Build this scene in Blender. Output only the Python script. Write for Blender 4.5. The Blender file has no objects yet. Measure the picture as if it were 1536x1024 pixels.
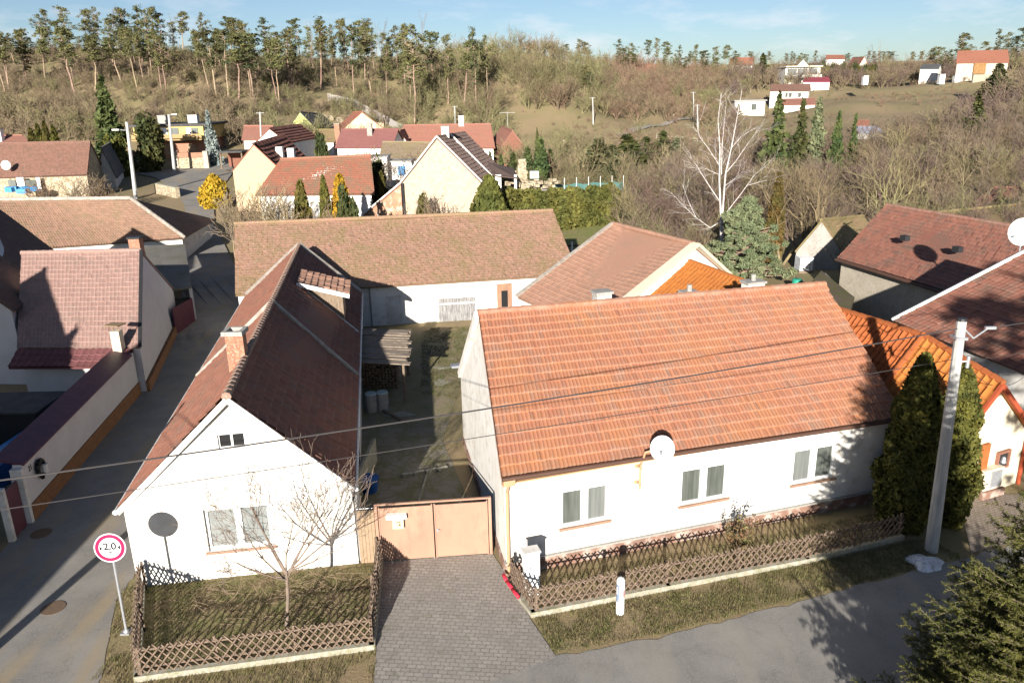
import bpy, math, random
import numpy as np
random.seed(7); rng = np.random.default_rng(11)
R = math.radians
scene = bpy.context.scene
COL = scene.collection

# ------------------------------------------------------------------ camera
FPX, YH, ROLL, CAMH = 1175.0, 133.0, -1.2, 14.0
_th = math.atan((512 - YH) / FPX)
_fw = np.array([0, math.cos(_th), -math.sin(_th)])
_u0 = np.array([0, math.sin(_th), math.cos(_th)])
_r0 = np.array([1.0, 0, 0])
_r = R(ROLL)
_rt = _r0 * math.cos(_r) + _u0 * math.sin(_r)
_up = _u0 * math.cos(_r) - _r0 * math.sin(_r)
CAM = np.array([0, 0, CAMH])
def ray(x, y): return _fw * FPX + _rt * (x - 768) - _up * (y - 512)
def G(x, y, z=0.0):                      # surveyed point at height z
    d = ray(x, y); return CAM + d * ((z - CAMH) / d[2])
def Q(x, y, Y):                          # surveyed point at forward distance Y
    d = ray(x, y); return CAM + d * (Y / d[1])

cd = bpy.data.cameras.new('camera'); cam = bpy.data.objects.new('camera', cd); COL.objects.link(cam)
from mathutils import Matrix, Vector, noise as mnoise
cam.matrix_world = Matrix(((_rt[0], _up[0], -_fw[0], 0), (_rt[1], _up[1], -_fw[1], 0), (_rt[2], _up[2], -_fw[2], CAMH), (0, 0, 0, 1)))
cd.sensor_width = 36; cd.lens = FPX / 1536 * 36; cd.clip_start = 0.1; cd.clip_end = 8000
scene.camera = cam

# ------------------------------------------------------------------ terrain
PROF = [(-1.3, [(45,0),(70,1.5),(100,3.5),(125,5),(150,9),(190,22),(215,25),(400,26)]),
 (-.64, [(45,0),(70,1.5),(100,3.2),(125,4.4),(150,9),(190,21.5),(215,24.5),(400,26)]),
 (-.39, [(45,0),(70,1.2),(100,2.6),(128,3.7),(150,8),(190,20),(215,23),(400,25)]),
 (-.14, [(45,0),(76,1.0),(120,1.5),(157,2.2),(172,5),(185,10),(220,18),(255,22),(400,23)]),
 (.03, [(45,0),(100,.5),(145,1.2),(170,5),(195,12),(220,22),(240,23),(300,21.5),(400,22)]),
 (.155, [(60,0),(140,1.5),(165,4.7),(200,8),(240,14),(275,19),(400,22)]),
 (.28, [(60,0),(100,.5),(150,2),(170,3.9),(200,5.4),(225,9),(250,13),(300,18),(350,21),(420,22.5)]),
 (.45, [(60,0),(100,1.5),(130,5),(180,9),(240,12.5),(300,17),(360,21),(420,22)]),
 (.62, [(60,.5),(90,3.6),(110,5),(150,9),(205,14),(300,19),(360,22),(420,23)]),
 (1.3, [(60,.5),(90,3.6),(110,5),(150,9),(205,14),(300,19),(360,22),(420,23)])]
_PA = np.array([p[0] for p in PROF])
def h_exact(x, y):
    if y < 46: return 0.0
    a = x / y
    a = min(max(a, -1.3), 1.3)
    i = int(min(max(np.searchsorted(_PA, a) - 1, 0), len(_PA) - 2))
    t = (a - _PA[i]) / (_PA[i+1] - _PA[i]); t = t * t * (3 - 2 * t)
    vals = []
    for k in (i, i + 1):
        P = PROF[k][1]
        vals.append(np.interp(y, [0] + [p[0] for p in P], [0] + [p[1] for p in P]))
    z = vals[0] * (1 - t) + vals[1] * t
    w = min(max((y - 140) / 60, 0), 1)
    z += w * (0.7 * math.sin(x * .09 + 1) * math.sin(y * .11) + .4 * math.sin(x * .23 + y * .19))
    return float(z)
def axis(lo, hi, mid0, mid1, step, far):
    a = list(np.arange(mid0, mid1 + .01, step))
    s, v = step, mid1
    while v < far: s *= 1.35; v += s; a.append(v)
    s, v = step, mid0
    while v > lo: s *= 1.35; v -= s; a.insert(0, v)
    return np.array(a)
GX = axis(-3500, 0, -180, 260, 2.5, 3500); GY = axis(-400, 0, -12, 430, 2.5, 4500)
GH = np.array([[h_exact(x, y) for x in GX] for y in GY])
def h(x, y):
    i = int(np.clip(np.searchsorted(GX, x) - 1, 0, len(GX) - 2)); j = int(np.clip(np.searchsorted(GY, y) - 1, 0, len(GY) - 2))
    u = (x - GX[i]) / (GX[i+1] - GX[i]); v = (y - GY[j]) / (GY[j+1] - GY[j])
    return float(GH[j,i]*(1-u)*(1-v) + GH[j,i+1]*u*(1-v) + GH[j+1,i]*(1-u)*v + GH[j+1,i+1]*u*v)
def at(px, py):                          # where a sight line meets the ground
    d = ray(px, py); Y = 8.0
    while Y < 900:
        p = CAM + d * (Y / d[1])
        if p[2] <= h(p[0], p[1]): return np.array([p[0], p[1], h(p[0], p[1])])
        Y += .5
    p = CAM + d * (400 / d[1]); return np.array([p[0], p[1], h(p[0], p[1])])

# ------------------------------------------------------------------ materials
def nt(m):
    m.use_nodes = True; t = m.node_tree; t.nodes.clear()
    o = t.nodes.new('ShaderNodeOutputMaterial'); b = t.nodes.new('ShaderNodeBsdfPrincipled')
    t.links.new(b.outputs[0], o.inputs[0]); b.inputs['Specular IOR Level'].default_value = .25
    return t, b
def N(t, typ, **kw):
    n = t.nodes.new(typ)
    for k, v in kw.items():
        if k.startswith('i_'): n.inputs[k[2:].replace('_', ' ')].default_value = v
        else: setattr(n, k, v)
    return n
def c4(c): return (c[0], c[1], c[2], 1)
def mix(t, fac, a, b):
    n = t.nodes.new('ShaderNodeMix'); n.data_type = 'RGBA'
    for s, v in ((n.inputs[0], fac), (n.inputs[6], a), (n.inputs[7], b)):
        if hasattr(v, 'is_output'): t.links.new(v, s)
        elif isinstance(v, (int, float)): s.default_value = v
        else: s.default_value = c4(v)
    return n.outputs[2]
def ramp(t, src, p0, p1):
    n = t.nodes.new('ShaderNodeMapRange'); n.inputs[1].default_value = p0; n.inputs[2].default_value = p1
    n.clamp = True; t.links.new(src, n.inputs[0]); return n.outputs[0]
def mth(t, op, a, b=None, c=None):
    n = t.nodes.new('ShaderNodeMath'); n.operation = op
    for s, v in zip(n.inputs, (a, b, c)):
        if v is None: continue
        if hasattr(v, 'is_output'): t.links.new(v, s)
        else: s.default_value = v
    return n.outputs[0]
def noi(t, vec, scale, detail=4, rough=.55):
    n = N(t, 'ShaderNodeTexNoise'); n.inputs['Scale'].default_value = scale; n.inputs['Detail'].default_value = detail; n.inputs['Roughness'].default_value = rough
    t.links.new(vec, n.inputs['Vector']); return n.outputs['Fac']
def bump(t, b, hgt, strength=.5, dist=.02):
    n = N(t, 'ShaderNodeBump'); n.inputs['Strength'].default_value = strength; n.inputs['Distance'].default_value = dist
    t.links.new(hgt, n.inputs['Height']); t.links.new(n.outputs[0], b.inputs['Normal'])
MATS = {}
def mat(name, c1, c2=None, scale=2.0, rough=.85, c3=None, s3=14.0, bmp=0.0, metal=0.0, stretch=None, lo=.38, hi=.62, objvar=0.0, spec=None):
    if name in MATS: return MATS[name]
    m = bpy.data.materials.new(name); t, b = nt(m); MATS[name] = m
    b.inputs['Roughness'].default_value = rough; b.inputs['Metallic'].default_value = metal
    if spec is not None: b.inputs['Specular IOR Level'].default_value = spec
    tc = N(t, 'ShaderNodeTexCoord'); v = tc.outputs['Object']
    if stretch:
        mp = N(t, 'ShaderNodeMapping'); mp.inputs['Scale'].default_value = stretch; t.links.new(v, mp.inputs[0]); v = mp.outputs[0]
    col = None
    n1 = noi(t, v, scale)
    col = mix(t, ramp(t, n1, lo, hi), c1, c2 if c2 else tuple(x * .9 for x in c1))
    if c3:
        n2 = noi(t, v, s3, 3, .6); col = mix(t, ramp(t, n2, .5, .72), col, c3)
    if objvar:
        oi = N(t, 'ShaderNodeObjectInfo'); hs = N(t, 'ShaderNodeHueSaturation')
        t.links.new(col, hs.inputs['Color'])
        t.links.new(mth(t, 'MULTIPLY_ADD', oi.outputs['Random'], objvar * 2, 1 - objvar), hs.inputs['Value'])
        t.links.new(mth(t, 'MULTIPLY_ADD', oi.outputs['Random'], .05, .475), hs.inputs['Hue'])
        col = hs.outputs[0]
    t.links.new(col, b.inputs['Base Color'])
    if bmp: bump(t, b, noi(t, v, scale * 6 if not c3 else s3, 5), bmp, .03)
    return m
def tile_mat(name, c1, c2, moss=None, moss_amt=0.0, pale=None, pale_amt=0.0, speck=None, speck_amt=0.0, bmp=.6, patch=None, patch_amt=0, rough=.85):
    """fired clay tiles; UV counts tiles along the eave and courses up the slope"""
    if name in MATS: return MATS[name]
    m = bpy.data.materials.new(name); t, b = nt(m); MATS[name] = m
    b.inputs['Roughness'].default_value = rough
    tc = N(t, 'ShaderNodeTexCoord'); uv = tc.outputs['UV']; ob = tc.outputs['Object']
    sp = N(t, 'ShaderNodeSeparateXYZ'); t.links.new(uv, sp.inputs[0]); u, v = sp.outputs[0], sp.outputs[1]
    cb = N(t, 'ShaderNodeCombineXYZ'); t.links.new(mth(t, 'FLOOR', u), cb.inputs[0]); t.links.new(mth(t, 'FLOOR', v), cb.inputs[1])
    wn = N(t, 'ShaderNodeTexWhiteNoise'); wn.noise_dimensions = '2D'; t.links.new(cb.outputs[0], wn.inputs['Vector'])
    w = wn.outputs['Value']
    col = mix(t, mth(t, 'MULTIPLY', w, .85), c1, c2)
    if patch: col = mix(t, mth(t, 'MULTIPLY', ramp(t, noi(t, ob, .55, 3), .48, .66), patch_amt), col, patch)
    if moss:
        n = noi(t, ob, .8, 6, .7); k = mth(t, 'ADD', n, mth(t, 'MULTIPLY', w, .16))
        col = mix(t, mth(t, 'MULTIPLY', ramp(t, k, .66 - .3 * moss_amt, .9 - .3 * moss_amt), min(1, .5 + moss_amt * .5)), col, moss)
    if pale:
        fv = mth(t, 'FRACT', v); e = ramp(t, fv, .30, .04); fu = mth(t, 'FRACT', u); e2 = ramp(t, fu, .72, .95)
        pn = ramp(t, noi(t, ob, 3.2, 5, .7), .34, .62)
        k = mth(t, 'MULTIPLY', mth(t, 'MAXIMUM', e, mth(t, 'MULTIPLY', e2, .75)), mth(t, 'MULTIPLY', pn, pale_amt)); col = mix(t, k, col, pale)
    if speck:
        s = noi(t, ob, 9, 3, .8); col = mix(t, mth(t, 'MULTIPLY', ramp(t, s, .55, .68), speck_amt), col, speck)
    t.links.new(col, b.inputs['Base Color'])
    if bmp:
        fu = mth(t, 'FRACT', u); wv = mth(t, 'SINE', mth(t, 'MULTIPLY', fu, math.pi)); sv = mth(t, 'SUBTRACT', 1.0, mth(t, 'FRACT', v))
        hh = mth(t, 'ADD', mth(t, 'MULTIPLY', wv, .7), mth(t, 'ADD', sv, mth(t, 'MULTIPLY', noi(t, ob, 20, 3), .4)))
        bump(t, b, hh, bmp, .05)
    return m

plaster = lambda n, c, c2=None, c3=None, s3=6: mat(n, c, c2 or tuple(x * .93 for x in c), 1.3, .92, c3, s3, .12)
M_white = mat('white_plaster', (.78, .75, .70), (.68, .63, .56), .9, .92, (.60, .54, .46), 2.6, .14, lo=.45, hi=.75)
M_whitegrey = plaster('limewash', (.70, .68, .64), (.60, .57, .52), (.48, .44, .38), 3)
M_cream = plaster('cream_plaster', (.62, .50, .34), (.55, .44, .30), (.44, .32, .22), 2.5)
M_cream2 = plaster('pale_cream_plaster', (.66, .58, .44))
M_yellow = plaster('yellow_plaster', (.60, .42, .16))
M_lime = plaster('lime_green_plaster', (.52, .54, .20))
M_rubble = mat('rubble_stone', (.40, .33, .22), (.22, .17, .11), 3.5, .95, (.58, .52, .42), 5, .8)
M_greyplaster = plaster('grey_plaster', (.34, .315, .28), (.29, .265, .235), (.22, .20, .175), 4)
M_beigewall = plaster('beige_render', (.46, .41, .33), (.40, .35, .28), (.33, .28, .22), 5)
M_shadewall = plaster('shaded_white_plaster', (.60, .57, .56))  # white plaster for shaded walls, shade put into a duller, bluer colour
M_brownplinth = mat('brown_plinth', (.26, .13, .06), (.20, .10, .05), 6, .95, None, 10, .5)
M_plinth = mat('worn_plinth', (.26, .15, .11), (.20, .12, .09), 2, .9, (.52, .44, .38), 2.2, .3)
M_grey = mat('grey_concrete', (.34, .32, .29), (.27, .26, .24), 4, .95, (.42, .40, .36), 20, .3)
M_palecon = mat('pale_concrete', (.36, .335, .28), (.28, .265, .20), 5, .95, (.20, .20, .10), 7, .3)
M_pole = mat('weathered_pole', (.46, .45, .43), (.34, .34, .33), 5, .85, None, 10, .15, stretch=(1, 1, .2))
M_brick = mat('red_brick', (.36, .17, .10), (.26, .12, .08), 9, .9, (.46, .32, .24), 14, .5)
M_chimw = mat('mottled_chimney', (.52, .49, .45), (.30, .28, .25), 9, .95, (.68, .65, .6), 22, .4)
M_whitepaint = mat('white_paint', (.80, .80, .79), (.76, .76, .75), 2, .5)
M_glass = mat('window_glass', (.075, .085, .075), (.12, .13, .118), 1.2, .10, spec=.6, stretch=(7, 7, .5))
M_glassg = mat('curtained_glass', (.17, .18, .17), (.125, .135, .13), 1.2, .2, spec=.5, stretch=(8, 8, .4))
M_glassp = mat('pale_curtained_glass', (.25, .26, .25), (.20, .215, .21), 1.2, .3, spec=.5)
M_sill = mat('sill_tile', (.33, .20, .14), (.28, .17, .12), 3, .7)
M_tan = mat('tan_painted_sheet', (.385, .225, .155), (.345, .20, .14), 1.2, .6, (.30, .175, .125), 3.5, 0, stretch=(1, 1, .5))
M_tanpipe = mat('tan_metal', (.50, .30, .17), (.46, .27, .16), 2, .5)
M_dullboard = mat('dull_board', (.34, .23, .15), (.28, .20, .13), 2, .85, (.22, .17, .11), 5)
M_wood = mat('weathered_wood', (.24, .18, .13), (.16, .12, .085), 6, .95, None, 10, .3, stretch=(3, 3, .5))
M_fence = mat('brown_stained_wood', (.17, .122, .088), (.11, .078, .056), 7, .9, (.25, .185, .14), 11, .2)
M_greywood = mat('grey_weathered_boards', (.33, .32, .31), (.17, .165, .165), 3.0, .95, (.10, .095, .095), 8, .3, stretch=(5, 5, .7))
M_redwood = mat('red_brown_wood', (.23, .10, .07), (.17, .075, .05), 5, .85, stretch=(4, 4, .5))
M_thatch = mat('split_board_cover', (.27, .22, .17), (.17, .13, .10), 4, .95, (.36, .30, .24), 7, .7, stretch=(.6, 5, 5))
M_dark = mat('dark_metal', (.03, .03, .032), None, 3, .5)
M_black = mat('black_plastic', (.012, .012, .013), None, 3, .5)
M_gal = mat('galvanised_steel', (.42, .43, .45), (.36, .37, .39), 6, .45, None, 10, 0, .5)
M_red = mat('signal_red', (.50, .008, .07), None, 2, .4)
M_blue = mat('blue_sheet', (.03, .12, .36), (.02, .08, .26), 2, .5)
M_bluet = mat('bright_blue_tarp', (.08, .30, .55), (.06, .22, .45), 3, .5)
M_green = mat('green_plastic', (.03, .30, .20), None, 2, .5)
M_snow = mat('old_snow', (.80, .82, .86), (.60, .62, .65), 3, .7, (.40, .39, .37), 9, .5)
M_maroon = mat('maroon_metal', (.13, .045, .06), (.10, .035, .05), 3, .5)
M_darkroof = mat('dark_roofing_felt', (.06, .058, .058), (.09, .085, .08), 2, .9, None, 8, .4)
M_redsheet = mat('red_roof_sheet', (.38, .05, .06), None, 2, .6)
M_net = mat('green_netting', (.07, .16, .15), (.10, .20, .18), 2, .9)

T_main = tile_mat('old_orange_tiles', (.355, .150, .084), (.30, .125, .076), (.24, .17, .13), .26, (.42, .265, .195), .58, (.17, .12, .09), .22, 0.25, (.40, .175, .07), .45)
T_left = tile_mat('red_brown_tiles', (.27, .115, .075), (.20, .085, .06), (.15, .12, .09), .25, (.36, .24, .19), .35, None, 0, .25)
T_barn = tile_mat('mossy_brown_tiles', (.35, .20, .14), (.26, .15, .105), (.23, .17, .085), .55, None, 0, (.50, .41, .31), .6, .7)
T_pink = tile_mat('faded_pink_tiles', (.46, .26, .18), (.38, .205, .14), (.30, .205, .15), .15, (.22, .14, .10), .6, (.28, .21, .16), .25, .6)
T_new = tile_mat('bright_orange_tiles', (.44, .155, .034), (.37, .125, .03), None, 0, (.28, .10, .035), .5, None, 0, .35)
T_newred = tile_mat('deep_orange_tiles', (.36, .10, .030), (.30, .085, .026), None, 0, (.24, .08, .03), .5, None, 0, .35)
T_a = tile_mat('dusty_mauve_tiles', (.32, .20, .168), (.27, .165, .14), (.21, .16, .13), .2, (.36, .27, .23), .25, (.46, .40, .36), .40, .5)
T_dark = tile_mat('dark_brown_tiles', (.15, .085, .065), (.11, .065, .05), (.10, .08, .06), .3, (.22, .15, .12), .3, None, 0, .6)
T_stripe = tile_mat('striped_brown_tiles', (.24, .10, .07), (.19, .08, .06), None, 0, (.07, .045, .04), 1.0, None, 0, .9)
T_hip = tile_mat('lichen_brown_tiles', (.25, .145, .10), (.17, .10, .072), (.17, .12, .07), .4, (.34, .25, .18), .5, (.38, .28, .2), .4, .6)
T_redmoss = tile_mat('red_tiles_moss', (.34, .135, .085), (.29, .115, .075), (.20, .155, .10), .55, (.25, .12, .08), .4, None, 0, .6)
T_rose = tile_mat('rose_tiles', (.33, .15, .11), (.29, .13, .095), (.24, .17, .12), .25, (.24, .12, .09), .4, None, 0, .5)
T_slate = tile_mat('grey_slate', (.10, .10, .105), (.07, .07, .075), (.14, .13, .10), .3, None, 0, None, 0, .5)
T_red = tile_mat('clean_red_tiles', (.33, .135, .088), (.28, .115, .075), None, 0, None, 0, None, 0, .5)
T_h = tile_mat('plum_red_tiles', (.30, .125, .085), (.22, .09, .065), (.14, .11, .085), .3, (.38, .25, .19), .5, (.16, .12, .10), .3, .5)
T_moss = tile_mat('moss_covered_tiles', (.27, .17, .10), (.21, .14, .08), (.19, .155, .07), .8, None, 0, (.33, .29, .2), .5, .6)
T_eternit = tile_mat('grey_fibre_cement', (.17, .16, .14), (.14, .13, .115), (.12, .11, .07), .4, None, 0, (.24, .23, .2), .4, .3)

# ------------------------------------------------------------------ mesh building
class MB:
    def __init__(s): s.v = []; s.f = []; s.uv = []
    def add(s, vs, fs, uvs=None):
        o = len(s.v); s.v += [tuple(map(float, p)) for p in vs]
        for k, f in enumerate(fs):
            s.f.append([i + o for i in f]); s.uv.append(uvs[k] if uvs else None)
        return s
    def quad(s, a, b, c, d, uv=None): return s.add([a, b, c, d], [(0, 1, 2, 3)], [uv] if uv else None)
    def box(s, c, size, rz=0.0, M=None):
        x, y, z = [q / 2 for q in size]; pts = []
        for dz in (-z, z):
            for dx, dy in ((-x, -y), (x, -y), (x, y), (-x, y)):
                if M is not None: p = M @ np.array([dx, dy, dz])
                else: p = (dx * math.cos(rz) - dy * math.sin(rz), dx * math.sin(rz) + dy * math.cos(rz), dz)
                pts.append((c[0] + p[0], c[1] + p[1], c[2] + p[2]))
        return s.add(pts, [(3, 2, 1, 0), (4, 5, 6, 7), (0, 1, 5, 4), (1, 2, 6, 5), (2, 3, 7, 6), (3, 0, 4, 7)])
    def bar(s, p, q, w, hgt, upv=(0, 0, 1)):
        p = np.array(p, float); q = np.array(q, float); d = q - p; L = np.linalg.norm(d); d /= L
        sd = np.cross(d, np.array(upv, float)); sd /= (np.linalg.norm(sd) + 1e-9); u = np.cross(sd, d)
        return s.box((p + q) / 2, (w, L, hgt), M=np.column_stack([sd, d, u]))
    def tube(s, p, q, r0, r1=None, n=8, cap=True):
        r1 = r0 if r1 is None else r1
        p = np.array(p, float); q = np.array(q, float); d = q - p; d /= (np.linalg.norm(d) + 1e-9)
        a = np.cross(d, (0, 0, 1) if abs(d[2]) < .9 else (1, 0, 0)); a /= np.linalg.norm(a); b = np.cross(d, a)
        vs = []
        for c, rr in ((p, r0), (q, r1)):
            for k in range(n):
                t = 2 * math.pi * k / n; vs.append(c + (a * math.cos(t) + b * math.sin(t)) * rr)
        fs = [(k, (k + 1) % n, n + (k + 1) % n, n + k) for k in range(n)]
        if cap: fs += [tuple(range(n - 1, -1, -1)), tuple(range(n, 2 * n))]
        return s.add(vs, fs)
    def prism(s, pts, z0, z1):
        n = len(pts); zz0 = z0 if hasattr(z0, '__len__') else [z0] * n; zz1 = z1 if hasattr(z1, '__len__') else [z1] * n
        vs = [(p[0], p[1], zz0[i]) for i, p in enumerate(pts)] + [(p[0], p[1], zz1[i]) for i, p in enumerate(pts)]
        return s.add(vs, [(i, (i + 1) % n, n + (i + 1) % n, n + i) for i in range(n)] + [tuple(range(n, 2 * n)), tuple(range(n - 1, -1, -1))])
    def disc(s, c, nrm, r, thick=.01, n=24, ry=None):
        nrm = np.array(nrm, float); nrm /= np.linalg.norm(nrm)
        return s.tube(np.array(c) - nrm * thick / 2, np.array(c) + nrm * thick / 2, r, r, n)
    def make(s, name, m, parent=None, base=None, smooth=False):
        me = bpy.data.meshes.new(name)
        b = np.array(base if base is not None else (0, 0, 0), float)
        me.from_pydata([(p[0] - b[0], p[1] - b[1], p[2] - b[2]) for p in s.v], [], s.f)
        if any(u is not None for u in s.uv):
            l = me.uv_layers.new(name='UVMap'); k = 0; arr = []
            for f, u in zip(s.f, s.uv):
                arr += list(u) if u is not None else [(0.5, 0.5)] * len(f)
            l.data.foreach_set('uv', np.array(arr, float).ravel())
        if smooth: me.polygons.foreach_set('use_smooth', [True] * len(me.polygons))
        me.materials.append(m); me.update()
        return link(name, me, parent)
def link(name, me, parent=None):
    o = bpy.data.objects.new(name, me); COL.objects.link(o)
    if parent is not None: o.parent = parent
    return o
def mesh_np(name, V, F, m):
    me = bpy.data.meshes.new(name); V = np.asarray(V, np.float32); F = np.asarray(F, np.int32); k = F.shape[1]
    me.vertices.add(len(V)); me.vertices.foreach_set('co', V.ravel())
    me.loops.add(F.size); me.loops.foreach_set('vertex_index', F.ravel())
    me.polygons.add(len(F)); me.polygons.foreach_set('loop_start', np.arange(0, F.size, k, dtype=np.int32))
    me.update(calc_edges=True); me.materials.append(m); return me
class Thing:
    def __init__(s, name, label, cat, loc, group=None):
        o = bpy.data.objects.new(name, None); COL.objects.link(o); o.location = tuple(map(float, loc)); o.empty_display_size = .3
        s.o = o; s.b = np.array(loc, float); tag(o, label, cat, group)
    def part(s, name, mb, m, parent=None, smooth=False, label=None):
        o = mb.make(name, m, parent if parent is not None else s.o, s.b, smooth)
        if label: o['label'] = label
        return o
def tag(o, label=None, cat=None, group=None, kind=None):
    if label: o['label'] = label
    if cat: o['category'] = cat
    if group: o['group'] = group
    if kind: o['kind'] = kind
    return o
def copy_thing(o, loc, rz=0.0, sc=1.0, label=None, group=None):
    def cp(a, par):
        c = a.copy(); COL.objects.link(c)
        if par is not None: c.parent = par
        for ch in a.children: cp(ch, c)
        return c
    c = cp(o, None); c.location = tuple(map(float, loc)); c.rotation_euler = (0, 0, rz)
    c.scale = (sc, sc, sc) if not hasattr(sc, '__len__') else sc
    if label: c['label'] = label
    if group: c['group'] = group
    return c

A3 = lambda p: np.array(p, float)
def tile_patch(mb, a, b, c, d, tw=.24, th=.34, geo=False, amp=.03, saw=.035, thick=.10, sag=.0, seed=0):
    """a,b eave left/right, c,d ridge right/left seen from outside; tiles over a closed slab"""
    a, b, c, d = map(A3, (a, b, c, d))
    n = np.cross(b - a, d - a) + np.cross(c - b, a - b) * 0; n /= np.linalg.norm(n)
    Lu = max(np.linalg.norm(b - a), np.linalg.norm(c - d)); Lv = (np.linalg.norm(d - a) + np.linalg.norm(c - b)) / 2
    nu = max(2, round(Lu / tw)); nv = max(2, round(Lv / th))
    if geo:
        us = np.arange(nu * 4 + 1) / 4.0; vs = sorted([k + .02 for k in range(nv)] + [k + .96 for k in range(nv)])
        vs[0] = 0; vs[-1] = nv
    else:
        us = np.linspace(0, nu, min(nu, 14) + 1); vs = np.linspace(0, nv, min(nv, 8) + 1)
    rs = np.random.default_rng(seed + 5)
    jit = rs.normal(0, .009, (nu + 2, nv + 2))
    pts = []; uvg = []
    ph = rs.random(4) * 6
    for v in vs:
        for u in us:
            s, t = u / nu, v / nv
            p = (a * (1 - s) + b * s) * (1 - t) + (d * (1 - s) + c * s) * t
            dz = 0.0
            if geo:
                fu = u - math.floor(u); fv = v - math.floor(v)
                dz = amp * (1 - abs(math.sin(math.pi * fu))) ** 1.0 + saw * (1 - min(fv, .98)) + jit[int(u), int(min(v, nv - .01))] + .02
            dz += .025 * math.sin(s * 7 + ph[0]) * math.sin(t * 5 + ph[1]) - sag * math.sin(math.pi * s) * (.3 + .7 * t)
            pts.append(p + n * dz); uvg.append((u, v))
    W = len(us); fs = []; uvs = []
    for j in range(len(vs) - 1):
        for i in range(W - 1):
            q = (j * W + i, j * W + i + 1, (j + 1) * W + i + 1, (j + 1) * W + i); fs.append(q); uvs.append([uvg[k] for k in q])
    mb.add(pts, fs, uvs)
    lo = n * (-thick); e = n * .004
    a1, b1, c1, d1 = a + lo, b + lo, c + lo, d + lo
    for p, q, p1, q1 in ((a, b, a1, b1), (b, c, b1, c1), (c, d, c1, d1), (d, a, d1, a1)): mb.quad(p1, q1, q + e, p + e)
    mb.quad(d1, c1, b1, a1)
    return n
def ridge_cap(mb, p, q, r=.13, step=.38):
    p, q = A3(p), A3(q); L = np.linalg.norm(q - p); n = max(2, int(L / step)); d = (q - p) / L
    for k in range(n):
        s = p + d * (k * L / n - .03); e = p + d * ((k + 1) * L / n + .02)
        mb.tube(s, e, r * 1.08, r * .9, 8, True)
def walls_gable(mb, FL, FR, BR, BL, RL, RR, zb, o=.3, og=None):
    og = o if og is None else og
    FL, FR, BR, BL, RL, RR = map(A3, (FL, FR, BR, BL, RL, RR))
    def ins(c, along, ridge):
        d1 = (along - c); d1 /= np.linalg.norm(d1); run = np.linalg.norm((ridge - c)[:2]); t = min(.45, o / max(run, .1))
        p = c + (ridge - c) * t + d1 * og; p[2] -= .16; return p
    f = [ins(FL, FR, RL), ins(FR, FL, RR), ins(BR, BL, RR), ins(BL, BR, RL)]
    dr = (RR - RL) / np.linalg.norm(RR - RL)
    rl = RL + dr * og - A3((0, 0, .16)); rr = RR - dr * og - A3((0, 0, .16))
    bt = [A3((p[0], p[1], zb)) for p in f]
    vs = bt + f + [rl, rr]
    mb.add(vs, [(0, 1, 5, 4), (2, 3, 7, 6), (1, 2, 6, 9, 5), (3, 0, 4, 8, 7), (4, 5, 9, 8), (6, 7, 8, 9), (3, 2, 1, 0)])
    return bt, f
def mirror(F, Rr): return A3((2 * Rr[0] - F[0], 2 * Rr[1] - F[1], F[2]))
def gable_house(name, label, cat, FL, FR, RL, RR, wall, tile, BL=None, BR=None, zb=None, o=.3, og=None, geo=False, cap=True, group=None, capm=None, th=.34, tw=.24, sag=.03, seed=0, amp=.03, saw=.035, hold_walls=False):
    FL, FR, RL, RR = map(A3, (FL, FR, RL, RR))
    BL = mirror(FL, RL) if BL is None else A3(BL); BR = mirror(FR, RR) if BR is None else A3(BR)
    cx, cy = (FL + FR + BL + BR)[:2] / 4
    if zb is None: zb = min(h(p[0], p[1]) for p in (FL, FR, BL, BR)) - .4
    T = Thing(name, label, cat, (cx, cy, zb), group)
    if not hold_walls:
        w = MB(); bt, f = walls_gable(w, FL, FR, BR, BL, RL, RR, zb, o, og); T.bt, T.f = bt, f
        T.wall = T.part('wall', w, wall)
    r = MB(); tile_patch(r, FL, FR, RR, RL, tw, th, geo, sag=sag, seed=seed, amp=amp, saw=saw); tile_patch(r, BR, BL, RL, RR, tw, th, geo and False, sag=sag, seed=seed + 1)
    T.roof = T.part('roof', r, tile)
    if cap:
        c = MB(); ridge_cap(c, RL + A3((0, 0, .02)), RR + A3((0, 0, .02))); T.part('ridge_cap', c, capm or tile, T.roof)
    T.c = (FL, FR, RL, RR, BL, BR)
    return T
def chimney(T, p, w=.5, d=.5, hgt=1.2, m=None, rz=0.0, cap=True, down=.8, capm=None, pot=False):
    mb = MB(); p = A3(p); mb.box((p[0], p[1], p[2] + (hgt - down) / 2), (w, d, hgt + down), rz)
    c = T.part('chimney', mb, m or M_brick, T.roof)
    if cap:
        k = MB(); k.box((p[0], p[1], p[2] + hgt + .045), (w + .12, d + .12, .09), rz)
        if pot: k.tube((p[0], p[1], p[2] + hgt + .09), (p[0], p[1], p[2] + hgt + .35), .1, .1)
        T.part('chimney_cap', k, capm or M_grey, c) if False else T.part('chimney_cap', k, capm or M_grey, T.roof)
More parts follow.
